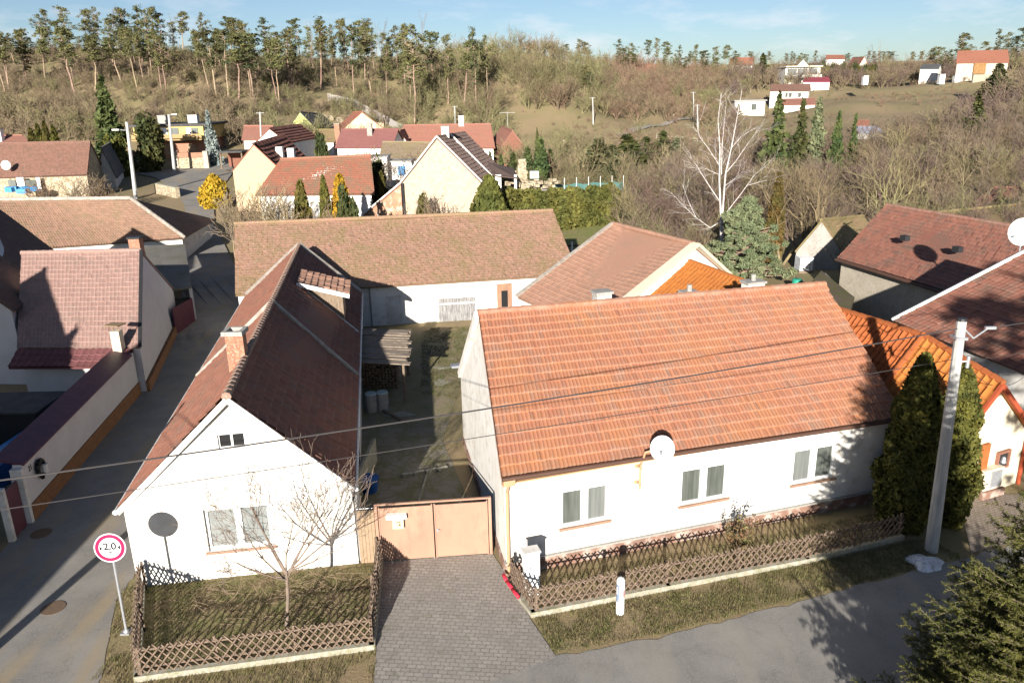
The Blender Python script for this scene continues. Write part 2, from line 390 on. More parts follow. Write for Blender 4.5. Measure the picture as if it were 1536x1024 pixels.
def window(T, o, u, n, w, hgt, panes=2, frame=M_whitepaint, glass=M_glassg, sill=M_sill, fw=.07, proud=.02, glasses=None, name='window', up=(0, 0, 1), mull=None):
    """o = lower left corner on the wall face, u = unit along wall, n = outward"""
    o, u, n, up = A3(o), A3(u), A3(n), A3(up)
    f = MB(); M = np.column_stack([u, n, up]); mull = mull or fw * 1.6
    def bx(x0, x1, z0, z1, y0, y1): f.box(o + u * (x0 + x1) / 2 + up * (z0 + z1) / 2 + n * (y0 + y1) / 2, (x1 - x0, y1 - y0, z1 - z0), M=M)
    y0, y1 = proud - .05, proud + .03
    bx(0, w, 0, fw, y0, y1); bx(0, w, hgt - fw, hgt, y0, y1); bx(0, fw, fw, hgt - fw, y0, y1); bx(w - fw, w, fw, hgt - fw, y0, y1)
    pw = (w - 2 * fw - mull * (panes - 1)) / panes; xs = []
    for k in range(panes):
        x = fw + k * (pw + mull); xs.append(x)
        if k: bx(x - mull, x, fw, hgt - fw, y0, y1 + .003)
    fo = T.part(name, f, frame)
    for k, x in enumerate(xs):
        g = MB(); q = o + n * (proud - .015); g.quad(q + u * (x - .004) + up * (fw - .004), q + u * (x + pw + .004) + up * (fw - .004), q + u * (x + pw + .004) + up * (hgt - fw + .004), q + u * (x - .004) + up * (hgt - fw + .004))
        T.part('pane', g, (glasses or [glass] * panes)[k], fo)
    if sill:
        s = MB(); s.box(o + u * (w / 2) + n * (proud + .06) - up * .045, (w + .16, .24, .08), M=M); T.part('sill', s, sill, fo)
    return fo
# ------------------------------------------------------------------ ground sheets
def ground_mat():
    m = bpy.data.materials.new('winter_grass'); t, b = nt(m); b.inputs['Roughness'].default_value = .95
    tc = N(t, 'ShaderNodeTexCoord'); v = tc.outputs['Object']
    a = ramp(t, noi(t, v, .11, 6, .65), .42, .60); f = ramp(t, noi(t, v, 1.7, 5, .7), .36, .64); g = ramp(t, noi(t, v, 14, 4, .7), .35, .7)
    col = mix(t, a, (.34, .255, .145), (.24, .225, .095)); col = mix(t, mth(t, 'MULTIPLY', f, .75), col, (.32, .23, .14))
    col = mix(t, mth(t, 'MULTIPLY', g, .6), col, (.17, .135, .075)); t.links.new(col, b.inputs['Base Color'])
    bump(t, b, noi(t, v, 10, 6, .75), .5, .06); return m
M_ground = ground_mat()
nx, ny = len(GX), len(GY)
XX, YY = np.meshgrid(GX, GY); V = np.column_stack([XX.ravel(), YY.ravel(), GH.ravel()])
ii, jj = np.meshgrid(np.arange(nx - 1), np.arange(ny - 1)); k = (jj * nx + ii).ravel()
gme = mesh_np('ground', V, np.column_stack([k, k + 1, k + nx + 1, k + nx]), M_ground)
tag(link('ground', gme), kind='structure')

def asphalt(name, c1, c2, c3, stain=None):
    m = bpy.data.materials.new(name); t, b = nt(m); b.inputs['Roughness'].default_value = .9
    tc = N(t, 'ShaderNodeTexCoord'); v = tc.outputs['Object']
    col = mix(t, ramp(t, noi(t, v, .5, 6, .65), .38, .62), c1, c2)
    col = mix(t, mth(t, 'MULTIPLY', ramp(t, noi(t, v, 26, 4, .85), .5, .68), .75), col, c3)
    vo = N(t, 'ShaderNodeTexVoronoi'); vo.feature = 'DISTANCE_TO_EDGE'; vo.inputs['Scale'].default_value = .7
    nv = N(t, 'ShaderNodeVectorMath'); nv.operation = 'ADD'; ns = N(t, 'ShaderNodeTexNoise'); ns.inputs['Scale'].default_value = 1.3; ns.inputs['Detail'].default_value = 5
    t.links.new(v, ns.inputs['Vector']); t.links.new(v, nv.inputs[0]); t.links.new(ns.outputs['Color'], nv.inputs[1]); t.links.new(nv.outputs[0], vo.inputs['Vector'])
    crack = ramp(t, vo.outputs['Distance'], .012, .004)
    col = mix(t, mth(t, 'MULTIPLY', crack, .22), col, tuple(x * .35 for x in c1))
    if stain:
        mp = N(t, 'ShaderNodeMapping'); mp.inputs['Scale'].default_value = (1.0, .22, 1); mp.inputs['Rotation'].default_value = (0, 0, R(9)); t.links.new(v, mp.inputs[0])
        col = mix(t, mth(t, 'MULTIPLY', ramp(t, noi(t, mp.outputs[0], 1.1, 4), .50, .68), .55), col, stain)
    t.links.new(col, b.inputs['Base Color']); bump(t, b, noi(t, v, 60, 3), .35, .01); return m
M_lane = asphalt('lane_asphalt', (.27, .25, .225), (.20, .188, .172), (.34, .315, .28), (.34, .26, .15))
M_road = asphalt('road_asphalt', (.285, .268, .245), (.21, .20, .185), (.40, .375, .34), (.33, .30, .255))
def pavers(name, c1, c2, cm, rot, sx, sy):
    m = bpy.data.materials.new(name); t, b = nt(m); b.inputs['Roughness'].default_value = .9
    tc = N(t, 'ShaderNodeTexCoord'); v = tc.outputs['Object']
    mp = N(t, 'ShaderNodeMapping'); mp.inputs['Rotation'].default_value = (0, 0, R(rot)); t.links.new(v, mp.inputs[0])
    wv = N(t, 'ShaderNodeVectorMath'); wv.operation = 'ADD'
    sp = N(t, 'ShaderNodeSeparateXYZ'); t.links.new(mp.outputs[0], sp.inputs[0])
    cb = N(t, 'ShaderNodeCombineXYZ')                                     # toothed edges of interlocking pavers
    t.links.new(mth(t, 'MULTIPLY_ADD', mth(t, 'PINGPONG', sp.outputs[1], .055), .5, sp.outputs[0]), cb.inputs[0])
    t.links.new(mth(t, 'MULTIPLY_ADD', mth(t, 'PINGPONG', sp.outputs[0], .055), .5, sp.outputs[1]), cb.inputs[1])
    br = N(t, 'ShaderNodeTexBrick'); t.links.new(cb.outputs[0], br.inputs['Vector'])
    br.inputs['Color1'].default_value = c4(c1); br.inputs['Color2'].default_value = c4(c2); br.inputs['Mortar'].default_value = c4(cm)
    br.inputs['Scale'].default_value = 1; br.inputs['Brick Width'].default_value = sx; br.inputs['Row Height'].default_value = sy; br.inputs['Mortar Size'].default_value = .012; br.inputs['Mortar Smooth'].default_value = .3
    col = mix(t, mth(t, 'MULTIPLY', ramp(t, noi(t, v, .9, 5, .6), .4, .65), .5), br.outputs[0], tuple(x * .72 for x in c1))
    col = mix(t, mth(t, 'MULTIPLY', ramp(t, noi(t, v, 30, 3, .7), .5, .7), .35), col, tuple(min(1, x * 1.5) for x in c1))
    col = mix(t, mth(t, 'MULTIPLY', ramp(t, noi(t, v, 2.3, 4, .7), .56, .7), .35), col, (.12, .12, .05))
    t.links.new(col, b.inputs['Base Color']); bump(t, b, mth(t, 'SUBTRACT', 1.0, br.outputs['Fac']), .6, .02); return m
M_pav = pavers('driveway_pavers', (.35, .32, .285), (.275, .25, .228), (.15, .135, .112), 6, .24, .145)
M_pav2 = pavers('side_pavers', (.30, .25, .205), (.25, .205, .17), (.11, .09, .07), -20, .22, .115)
def courtyard_mat():
    m = bpy.data.materials.new('courtyard_earth'); t, b = nt(m); b.inputs['Roughness'].default_value = .95
    tc = N(t, 'ShaderNodeTexCoord'); v = tc.outputs['Object']; sp = N(t, 'ShaderNodeSeparateXYZ'); t.links.new(v, sp.inputs[0])
    pav = ramp(t, mth(t, 'ADD', sp.outputs[1], mth(t, 'MULTIPLY', noi(t, v, .8), 5)), 35.5, 33)
    vo = N(t, 'ShaderNodeTexVoronoi'); vo.feature = 'DISTANCE_TO_EDGE'; vo.inputs['Scale'].default_value = 1.5; t.links.new(v, vo.inputs['Vector'])
    vc = N(t, 'ShaderNodeTexVoronoi'); vc.inputs['Scale'].default_value = 1.5; t.links.new(v, vc.inputs['Vector'])
    st = mix(t, vc.outputs['Distance'], (.27, .235, .19), (.22, .195, .16)); st = mix(t, ramp(t, vo.outputs['Distance'], .05, .02), st, (.19, .175, .11))
    st = mix(t, ramp(t, noi(t, v, 1.4, 6, .75), .44, .60), st, (.17, .155, .08))
    gr = mix(t, ramp(t, noi(t, v, 1.0, 6, .7), .38, .6), (.20, .185, .075), (.26, .21, .135)); gr = mix(t, ramp(t, noi(t, v, 6, 4, .7), .5, .7), gr, (.30, .26, .19))
    t.links.new(mix(t, pav, gr, st), b.inputs['Base Color']); bump(t, b, noi(t, v, 8, 6, .7), .8, .06); return m
M_court = courtyard_mat()
M_soil = mat('leaf_litter', (.22, .165, .095), (.15, .15, .055), 1.6, .95, (.28, .21, .13), 9, .8)

def sheet(name, Ls, Rs, m, off=.012, step=1.5, cross=4, ragged=0):
    """draped strip between two edge polylines"""
    Ls = [A3(p[:2]) for p in Ls]; Rs = [A3(p[:2]) for p in Rs]; rows = []
    for i in range(len(Ls) - 1):
        n = max(1, int(max(np.linalg.norm(Ls[i+1] - Ls[i]), np.linalg.norm(Rs[i+1] - Rs[i])) / step))
        for k in range(n): t = k / n; rows.append((Ls[i] * (1 - t) + Ls[i+1] * t, Rs[i] * (1 - t) + Rs[i+1] * t))
    rows.append((Ls[-1], Rs[-1])); vs = []; fs = []; rj = random.Random(3)
    if ragged: rows = [(a + (b - a) / np.linalg.norm(b - a) * rj.gauss(0, ragged), b + (a - b) / np.linalg.norm(b - a) * rj.gauss(0, ragged)) for a, b in rows]
    for a, b in rows:
        for c in range(cross + 1):
            p = a + (b - a) * c / cross; vs.append((p[0], p[1], h(p[0], p[1]) + off + (.10 if p[1] > 55 else 0)))
    W = cross + 1
    for j in range(len(rows) - 1):
        for c in range(cross): fs.append((j * W + c, j * W + c + 1, (j + 1) * W + c + 1, (j + 1) * W + c))
    mb = MB(); mb.add(vs, fs); o = mb.make(name, m); tag(o, kind='structure'); return o
P2 = lambda px, py: at(px, py)[:2]
sheet('lane', [(-15.9, 4), (-16.2, 12), (-16.75, 22.2), (-16.9, 24.2), (-17.6, 30.1), (-20.8, 46), (-25.3, 60), P2(284, 345), P2(276, 308), P2(262, 288), P2(234, 268), P2(205, 262)],
      [(-8, 4), (-9.6, 12.2), (-10.7, 16.7), (-11.75, 19.6), (-11.9, 24), (-14.4, 36), (-16.8, 46), (-21.3, 60), P2(322, 338), P2(321, 303), P2(338, 276), P2(352, 256), P2(340, 240)], M_lane, step=.35, ragged=.045)
sheet('road', [(-60, 3), (-16, 9.5), (-9.5, 12.9), (-1, 15.9), (.9, 16.8), (4, 17.5), (9.1, 19.2), (13.6, 20.7), (17, 21.9), (60, 35)],
      [(-60, -3), (-16, 3.5), (-8, 6.8), (1.2, 9.8), (2.8, 10.4), (6, 11.2), (11, 12.8), (15.5, 14.2), (19, 15.5), (62, 28)], M_road, off=.008, step=.3, ragged=.05)
sheet('driveway', [(-3.55, 15.2), (-3.75, 17.2), (-4.28, 21.3)], [(.95, 16.75), (.38, 18.35), (-.40, 20.7), (-.78, 21.6)], M_pav, off=.018) if False else None
mb = MB(); poly = [(-3.5, 15.0), (-.9, 15.85), (.98, 16.75), (.35, 18.3), (-.30, 20.35), (-.75, 21.55), (-4.28, 21.25), (-3.75, 17.2)]
mb.add([(p[0], p[1], .018) for p in poly], [tuple(range(len(poly)))]); tag(mb.make('driveway', M_pav), kind='structure')
mb = MB(); poly = [(-4.9, 21.2), (-.75, 21.55), (-3.0, 30), (-2.0, 47), (-9.3, 46.6), (-8.4, 40)]
mb.add([(p[0], p[1], .012) for p in poly], [tuple(range(len(poly)))]); tag(mb.make('courtyard', M_court), kind='structure')
mb = MB(); poly = [(14.1, 21.0), (18.5, 22.5), (21, 24.6), (15.6, 24.6)]
mb.add([(p[0], p[1], .02) for p in poly], [tuple(range(len(poly)))]); tag(mb.make('side_driveway', M_pav2), kind='structure')
mb = MB(); poly = [(-9.55, 16.3), (-3.9, 17.3), (-4.3, 21.2), (-11.4, 20.3)]
mb.add([(p[0], p[1], .014) for p in poly], [tuple(range(len(poly)))]); tag(mb.make('garden_soil', M_soil), kind='structure')
sheet('lawn', [P2(822, 372), P2(826, 341)], [P2(935, 366), P2(930, 339)], mat('green_lawn', (.21, .23, .07), (.27, .23, .11), .5, .95, (.16, .17, .05), 3, .3), off=.03)
sheet('hill_path', [P2(925, 203), P2(965, 190), P2(1010, 180), P2(1050, 168), P2(1095, 152)], [P2(930, 207), P2(968, 195), P2(1012, 185), P2(1052, 174), P2(1097, 158)], mat('pale_track', (.36, .33, .29), (.30, .27, .23), .4, .95), off=.15, cross=2)
sheet('bank_path', [P2(610, 185), P2(596, 176), P2(575, 163), P2(545, 152)], [P2(618, 185), P2(606, 176), P2(586, 162), P2(548, 148)], mat('pale_track', (.3, .27, .23)), off=.1, cross=2) if False else None

# ------------------------------------------------------------------ the two front houses
def ubasis(deg): c, s = math.cos(R(deg)), math.sin(R(deg)); return A3((c, s, 0)), A3((s, -c, 0))
# main house on the right
uM, nM = ubasis(17.0); A0 = A3((-.31, 20.4, 0)); LM = 13.64; UP = A3((0, 0, 1))
e0 = A0 - uM * .17 + nM * .33; e1 = A0 + uM * (LM + .22) + nM * .33
e0[2] = Q(748, 716, e0[1])[2]; e1[2] = Q(1336, 626, e1[1])[2]
RL = G(718, 470, 6.85); RR = G(1237, 427, 6.75)
BLm = G(692, 561, 3.0); BRm = mirror(e1, RR); BRm[2] = 3.1
HM = gable_house('white_house', 'long white house with weathered orange tiled roof, right of the tan gate', 'house',
    e0, e1, RL, RR, M_white, T_main, BL=BLm, BR=BRm, zb=-.3, geo=True, hold_walls=True, sag=.05, th=.345, tw=.125, amp=.028, saw=.045)
ztop = e0[2] + .02
def wallpanel(mb, o, u, L, z0, z1, holes, depth=.16, n=None):
    """wall face with real openings and reveals; holes = (x0,x1,za,zb)"""
    xs = sorted({0, L} | {v for q in holes for v in q[:2]}); zs = sorted({z0, z1} | {v for q in holes for v in q[2:]})
    for i in range(len(xs) - 1):
        for j in range(len(zs) - 1):
            cx, cz = (xs[i] + xs[i+1]) / 2, (zs[j] + zs[j+1]) / 2
            if any(q[0] < cx < q[1] and q[2] < cz < q[3] for q in holes): continue
            P = lambda x, z: o + u * x + UP * z
            mb.quad(P(xs[i], zs[j]), P(xs[i+1], zs[j]), P(xs[i+1], zs[j+1]), P(xs[i], zs[j+1]))
    for x0, x1, za, zb in holes:
        c = [o + u * x0 + UP * za, o + u * x1 + UP * za, o + u * x1 + UP * zb, o + u * x0 + UP * zb]
        for k in range(4): a, b = c[k], c[(k + 1) % 4]; mb.quad(a, b, b - n * depth, a - n * depth)
w = MB(); holes = [(1.77, 3.32, 1.27, 2.50), (5.80, 7.48, 1.27, 2.50), (9.95, 11.60, 1.27, 2.50)]
wallpanel(w, A0, uM, LM, -.3, ztop, holes, n=nM)
A1 = A0 + uM * LM; bl = BLm + A3((-.02, -.1, 0)); br = BRm + A3((-.35, -.15, 0))
w.add([(A0[0], A0[1], -.3), (A0[0], A0[1], ztop), (RL[0] + .05, RL[1], RL[2] - .15), (bl[0], bl[1], 3.0), (bl[0], bl[1], -.3)], [(4, 3, 2, 1, 0)])
w.add([(A1[0], A1[1], -.3), (A1[0], A1[1], ztop), (RR[0] - .25, RR[1], RR[2] - .15), (br[0], br[1], 3.0), (br[0], br[1], -.3)], [(0, 1, 2, 3, 4)])
w.quad((br[0], br[1], -.3), (bl[0], bl[1], -.3), (bl[0], bl[1], 3.0), (br[0], br[1], 3.0))
HM.wall = HM.part('wall', w, M_white)
v = MB(); v.bar(RL + A3((-.06, 0, -.05)), BLm + A3((-.06, 0, -.02)), .16, .26); HM.part('rear_verge', v, M_white, HM.roof)
for q, gl in zip(holes, ([M_glass, M_glassg], [M_glass, M_glass], [M_glassg, M_glass])):
    window(HM, A0 + uM * q[0] + UP * q[2], uM, nM, q[1] - q[0], q[3] - q[2], 2, proud=-.10, fw=.075, mull=.24, glasses=gl)
p = MB(); P0 = A0 + nM * .03 - uM * .03
p.box(A0 + uM * LM / 2 + nM * .0 + UP * .06, (LM + .1, .14, .70), M=np.column_stack([uM, nM, UP])); HM.part('plinth', p, M_plinth)
p = MB(); p.box(A0 + uM * LM / 2 + nM * .02 + UP * .435, (LM + .12, .17, .05), M=np.column_stack([uM, nM, UP])); HM.part('plinth_ledge', p, M_grey)
dL = A3((bl[0] - A0[0], bl[1] - A0[1], 0)); dl = np.linalg.norm(dL); dL /= dl; nL = A3((-dL[1], dL[0], 0))
p = MB(); p.box(A0 + dL * (dl / 2 + .1) + UP * .05, (dl - .2, .10, .5), M=np.column_stack([dL, nL, UP])); HM.part('side_plinth', p, M_plinth)
g = MB(); g.tube(e0 + nM * .06 - UP * .05, e1 + nM * .06 - UP * .05, .065, n=8); HM.part('gutter', g, mat('brown_gutter', (.10, .055, .04), None, 3, .5))
g = MB(); g.box((e0 + e1) / 2 - UP * .13 - nM * .15, (LM + .1, .3, .05), M=np.column_stack([uM, nM, UP])); HM.part('soffit', g, M_tanpipe)
d = MB(); dp = A0 + uM * .05 + nM * .09
d.tube(e0 + uM * .22 + nM * .05 - UP * .1, dp + UP * 2.85, .05); d.tube(dp + UP * 2.87, dp + UP * .05, .052); d.box(e0 + uM * .2 - UP * .18, (.35, .22, .18), M=np.column_stack([uM, nM, UP]))
HM.part('downpipe', d, M_tanpipe)
for x in (5.3, 10.1):
    for k in range(2):
        v = MB(); v.box(A0 + uM * (x + k * .36) + nM * .012 + UP * (ztop - .22), (.3, .03, .06), M=np.column_stack([uM, nM, UP])); HM.part('air_vent', v, mat('vent_tan', (.42, .31, .22)))
def ridge_at(t): return RL * (1 - t) + RR * t
for px, w_, m_, pot in ((907, .62, M_chimw, False), (1042, .55, M_chimw, True), (1140, .75, M_whitegrey, True)):
    pz = G(px, 452, 6.2); q = G(px, 446 if px != 1140 else 434, 6.35)
    chimney(HM, (q[0], q[1] + .9, 5.9), w_, .5, .38 if px == 1042 else (.40 if px == 907 else .5), m_, R(17), pot=pot, capm=M_grey)
# satellite dish on its own bracket
def dish(name, label, c, aim, r, mount, m=M_whitepaint, mm=M_tanpipe, tag_mark=True):
    T = Thing(name, label, 'satellite dish', mount[-1]); c = A3(c); aim = A3(aim); aim /= np.linalg.norm(aim)
    a = np.cross(aim, (0, 0, 1)); a /= np.linalg.norm(a); b = np.cross(a, aim); mb = MB(); n, rg = 28, 5; vs = []; fs = []
    for off in (0, -.02):
        for i in range(rg + 1):
            rr = r * i / rg; 
            for k in range(n):
                t = 2 * math.pi * k / n; vs.append(c + a * (rr * math.cos(t)) + b * (rr * 1.1 * math.sin(t)) + aim * (.22 * r * (i / rg) ** 2 + off))
    S = (rg + 1) * n
    for s in range(2):
        for i in range(rg):
            for k in range(n):
                q = (s*S + i*n + k, s*S + i*n + (k+1) % n, s*S + (i+1)*n + (k+1) % n, s*S + (i+1)*n + k); fs.append(q if s == 0 else q[::-1])
    for k in range(n): fs.append((rg*n + k, rg*n + (k+1) % n, S + rg*n + (k+1) % n, S + rg*n + k))
    mb.add(vs, fs); T.part('reflector', mb, m, smooth=True)
    arm = MB(); f = c + aim * r * 1.15 - b * r * .35; arm.tube(c - b * r * 1.05 + aim * .1, f, .014); T.part('feed_arm', arm, mm)
    l = MB(); l.tube(f, f - aim * .14 + b * .03, .035, .05); T.part('receiver', l, M_gal)
    mk = MB()
    for p_, q_ in zip(mount[:-1], mount[1:]): mk.tube(p_, q_, .035)
    mk.tube(mount[0], c - aim * .03, .03); T.part('mast', mk, mm); return T
wp = A0 + uM * 4.25; cdish = Q(994, 672, 21.0)
mtop = wp + nM * .5 + UP * 3.62
dT = dish('satellite_dish', 'white satellite dish on a tan wall bracket under the eave of the long white house', cdish, (-.28, -.9, .22), .36,
     [mtop, wp + nM * .22 + UP * 3.0, wp + nM * .22 + UP * 2.25])
bk = MB()
for z in (2.4, 2.95): bk.bar(wp + UP * z + nM * -.02, wp + nM * .28 + UP * z, .05, .05); bk.box(wp + UP * z + nM * .01, (.2, .03, .12), M=np.column_stack([uM, nM, UP]))
dT.part('bracket', bk, M_tanpipe)

# left house, gable to the road
ax = A3((-.165, .986, 0)); ax /= np.linalg.norm(ax); pe = A3((ax[1], -ax[0], 0))
Lf = A3((-4.85, 21.05, 2.6)); Lb = Lf + ax * 24.6; Kf = A3((-11.5, 19.98, 2.6)); Kb = Kf + ax * 25.6
Lf = Lf + ax * .2; Kf = Kf + ax * .2; Rf = G(338, 600, 5.92) + ax * .2; Rb = G(449, 368, 5.15)
HL = gable_house('gable_house', 'white gable fronted house between the narrow lane and the tan gate', 'house',
    Lf, Lb, Rf, Rb, M_white, T_left, BL=Kb, BR=Kf, zb=-.3, geo=True, hold_walls=True, sag=.04, cap=False, th=.36, tw=.22) if False else None
T = Thing('gable_house', 'white gable fronted house between the narrow lane and the tan gate', 'house', (-9.5, 31, -.3)); HL = T
r = MB(); tile_patch(r, Lf, Lb, Rb, Rf, .22, .36, True, sag=.05, amp=.03, seed=3); tile_patch(r, Kb, Kf, Rf, Rb, .22, .36, True, sag=.05, amp=.03, seed=4); T.roof = T.part('roof', r, T_left)
c = MB(); ridge_cap(c, Rf + UP * .03, Rb + UP * .03, .13, .36); T.part('ridge_cap', c, tile_mat('mortared_ridge', (.34, .24, .19), (.24, .15, .11), None, 0, None, 0, (.5, .45, .38), .7, .2), T.roof)
fu = A3((Lf[0] - Kf[0], Lf[1] - Kf[1], 0)); FW = np.linalg.norm(fu); fu /= FW; fn = A3((fu[1], -fu[0], 0))
Fo = A3((-11.35, 20.17, 0)); FWW = 6.5
w = MB(); hL = [(2.15, 4.05, .95, 2.37)]
ze = 2.66
wallpanel(w, Fo, fu, FWW, -.3, ze, hL, .2, fn)
apx = A3((Rf[0], Rf[1], 0)); ua = (apx - Fo) @ fu; za = 5.78
# gable triangle with its small opening
hg = (2.86, 3.62, 4.26, 4.72)
Pt = lambda x, z: Fo + fu * x + UP * z
for poly in ([(0, ze), (FWW, ze), (FWW - (FWW - ua) * (hg[2] - ze) / (za - ze), hg[2]), (ua * (hg[2] - ze) / (za - ze), hg[2])],):
    w.quad(*[Pt(*q) for q in poly])
def edge(z, left): t = (z - ze) / (za - ze); return ua * t if left else FWW - (FWW - ua) * t
w.quad(Pt(edge(hg[2], 1), hg[2]), Pt(hg[0], hg[2]), Pt(hg[0], hg[3]), Pt(edge(hg[3], 1), hg[3]))
w.quad(Pt(hg[1], hg[2]), Pt(edge(hg[2], 0), hg[2]), Pt(edge(hg[3], 0), hg[3]), Pt(hg[1], hg[3]))
w.add([Pt(edge(hg[3], 1), hg[3]), Pt(edge(hg[3], 0), hg[3]), Pt(ua, za)], [(0, 1, 2)])
cc = [Pt(hg[0], hg[2]), Pt(hg[1], hg[2]), Pt(hg[1], hg[3]), Pt(hg[0], hg[3])]
for k in range(4): a, b = cc[k], cc[(k + 1) % 4]; w.quad(a, b, b - fn * .2, a - fn * .2)
Fr = Fo + fu * FWW; ql = Fo + ax * 24.8; qr = Fr + ax * 24.0
w.quad(Fr + UP * -.3, qr + UP * -.3, qr + UP * ze, Fr + UP * ze); w.quad(ql + UP * -.3, Fo + UP * -.3, Fo + UP * ze, ql + UP * ze)
w.add([qr + UP * -.3, ql + UP * -.3, ql + UP * ze, A3((Rb[0], Rb[1] - .3, 4.9)), qr + UP * ze], [(0, 1, 2, 3, 4)])
T.wall = T.part('wall', w, M_white)
window(T, Pt(2.15, .95), fu, fn, 1.9, 1.42, 2, proud=-.13, fw=.10, mull=.2, glasses=[M_glassp, M_glassp], sill=M_sill)
window(T, Pt(hg[0], hg[2]), fu, fn, hg[1] - hg[0], hg[3] - hg[2], 2, proud=-.1, fw=.04, glass=M_black, sill=None, name='attic_window')
v = MB()   # white mortared verges
for a, b in ((Rf, Kf), (Rf, Lf)): v.bar(a + fn * .02 - UP * .06, b + fn * .02 - UP * .06, .10, .16)
T.part('verge_board', v, M_white, T.roof)
def slope_pt(s, side, up=.1):
    a = Rf * (1 - s) + Rb * s; b = (Lf * (1 - s) + Lb * s) if side > 0 else (Kf * (1 - s) + Kb * s); return a + UP * up, b + UP * up
v = MB()
for side, s0, s1 in ((1, .40, .43), (-1, .44, .43)):
    a, _ = slope_pt(s1, side); _, b = slope_pt(s0 + .0, side); v.bar(a, b, .14, .14)
    T.part('mortar_verge', v, mat('old_mortar', (.42, .37, .32), (.30, .26, .22), 4, .95), T.roof); v = MB()
for side in (1, -1):
    a, b = slope_pt(.995, side); v = MB(); v.bar(a, b, .26, .16)
    T.part('mortar_verge', v, mat('old_mortar', (.42, .37, .32), (.30, .26, .22), 4, .95), T.roof)
gq = MB(); gq.tube(Kf - pe * .06 - UP * .04, Kb - pe * .06 - UP * .04, .06); gq.tube(Lf + pe * .06 - UP * .04, Lb + pe * .06 - UP * .04, .06); T.part('gutter', gq, mat('pale_gutter', (.6, .6, .58), None, 3, .5))
for q in (Kf - pe * .06, Lf + pe * .06):
    e = MB(); e.tube(q - UP * .04 + fn * .0, q - UP * .04 + fn * .05, .075, n=10); T.part('gutter_end', e, M_whitepaint)
dp = MB(); dp.tube(Lf + pe * .02 - UP * .1 + ax * .25, Fr + fn * -.1 + pe * .08 + UP * 2.2, .05); dp.tube(Fr + fn * -.1 + pe * .08 + UP * 2.25, Fr + fn * -.1 + pe * .08, .05); T.part('downpipe', dp, mat('grey_pipe', (.30, .29, .28), None, 3, .5))
dr = MB(); dr.box(Fr - fn * .55 + pe * .03 + UP * 2.2, (.05, .75, .8), M=np.column_stack([pe, ax, UP])); T.part('side_shutter', dr, mat('grey_pipe', (.3, .29, .28)))
cm = MB(); qx = A3((-8.95, 24.25, 5.3)); cm.box((qx[0], qx[1], 5.75), (.55, .6, 1.8), R(9)); T.part('chimney', cm, M_brick, T.roof)
cm = MB(); 
for dx, dy, sx, sy in ((-.27, 0, .13, .68), (.27, 0, .13, .68), (0, -.28, .42, .12), (0, .28, .42, .12)):
    cm.box((qx[0] + dx, qx[1] + dy, 6.72), (sx, sy, .14), R(0))
T.part('chimney_rim', cm, M_grey, T.roof)
fb = MB(); fb.box((qx[0], qx[1], 6.63), (.42, .46, .03), R(9)); T.part('dark_flue_plate', fb, M_black, T.roof)  # black plate stands in for the dark inside of the flue
# shed dormer on the shaded slope
D0 = slope_pt(.66, 1, 0); D1 = slope_pt(.76, 1, 0)
def dm(D, k): return D[0] * (1 - k) + D[1] * k
top0, top1 = dm(D0, .16), dm(D1, .16); bo0, bo1 = dm(D0, .80), dm(D1, .80)
fz = top0[2] - .38
f0, f1 = A3((bo0[0], bo0[1], fz)), A3((bo1[0], bo1[1], fz))
ck = MB(); ck.add([top0, bo0, f0], [(0, 1, 2)]); T.part('dormer_cheek', ck, M_wood); ck = MB(); ck.add([top1, f1, bo1], [(0, 1, 2)]); T.part('dormer_cheek', ck, M_wood)
ck = MB(); ck.quad(bo0, bo1, f1, f0); T.part('dormer_front', ck, M_dullboard)
ov = pe * .35; rr = MB(); tile_patch(rr, f0 + ov - ax * .3 - UP * .02, f1 + ov + ax * .2 - UP * .02, top1 + ax * .2 + UP * .12, top0 - ax * .3 + UP * .12, .24, .34, True, thick=.06, seed=9); T.part('dormer_roof', rr, T_pink)
rr = MB(); rr.bar(top0 - ax * .32 + UP * .05, f0 + ov - ax * .32 - UP * .06, .05, .2); T.part('dormer_fascia', rr, M_whitepaint)
rr = MB(); rr.bar(top0 - ax * .06 + UP * .04, dm(D0, .98) - ax * .06 + UP * .06, .08, .06); T.part('dormer_flashing', rr, mat('pale_gutter', (.6, .6, .58)))

# gate between the houses
g0 = A3((-4.28, 21.25, 0)); g1 = A3((-.80, 21.56, 0)); gu = (g1 - g0) / np.linalg.norm(g1 - g0); GL = np.linalg.norm(g1 - g0); gn = A3((gu[1], -gu[0], 0)); GM = np.column_stack([gu, gn, UP])
T = Thing('metal_gate', 'tan painted sheet metal double gate across the courtyard entrance', 'gate', g0)
for x in (0, GL):
    p = MB(); p.box(g0 + gu * x + UP * 1.0, (.09, .09, 2.06), M=GM); T.part('post', p, M_tan)
p = MB(); p.box(g0 + gu * GL / 2 + UP * 2.0, (GL - .09, .07, .05), M=GM); T.part('top_rail', p, M_tan)
for k in range(2):
    x0 = .07 + k * (GL - .1) / 2; wd = (GL - .1) / 2 - .04
    p = MB(); p.box(g0 + gu * (x0 + wd / 2) + UP * .955, (wd, .03, 1.83), M=GM)
    for q in (.02, wd - .02): p.box(g0 + gu * (x0 + q) + gn * .02 + UP * .96, (.04, .03, 1.93), M=GM)
    lf = T.part('leaf', p, M_tan)
    if k:
        p = MB(); p.box(g0 + gu * (x0 + .10) + gn * .06 + UP * 1.02, (.10, .05, .03), M=GM); p.box(g0 + gu * (x0 + .07) + gn * .03 + UP * 1.0, (.04, .03, .12), M=GM); T.part('handle', p, M_gal, lf)
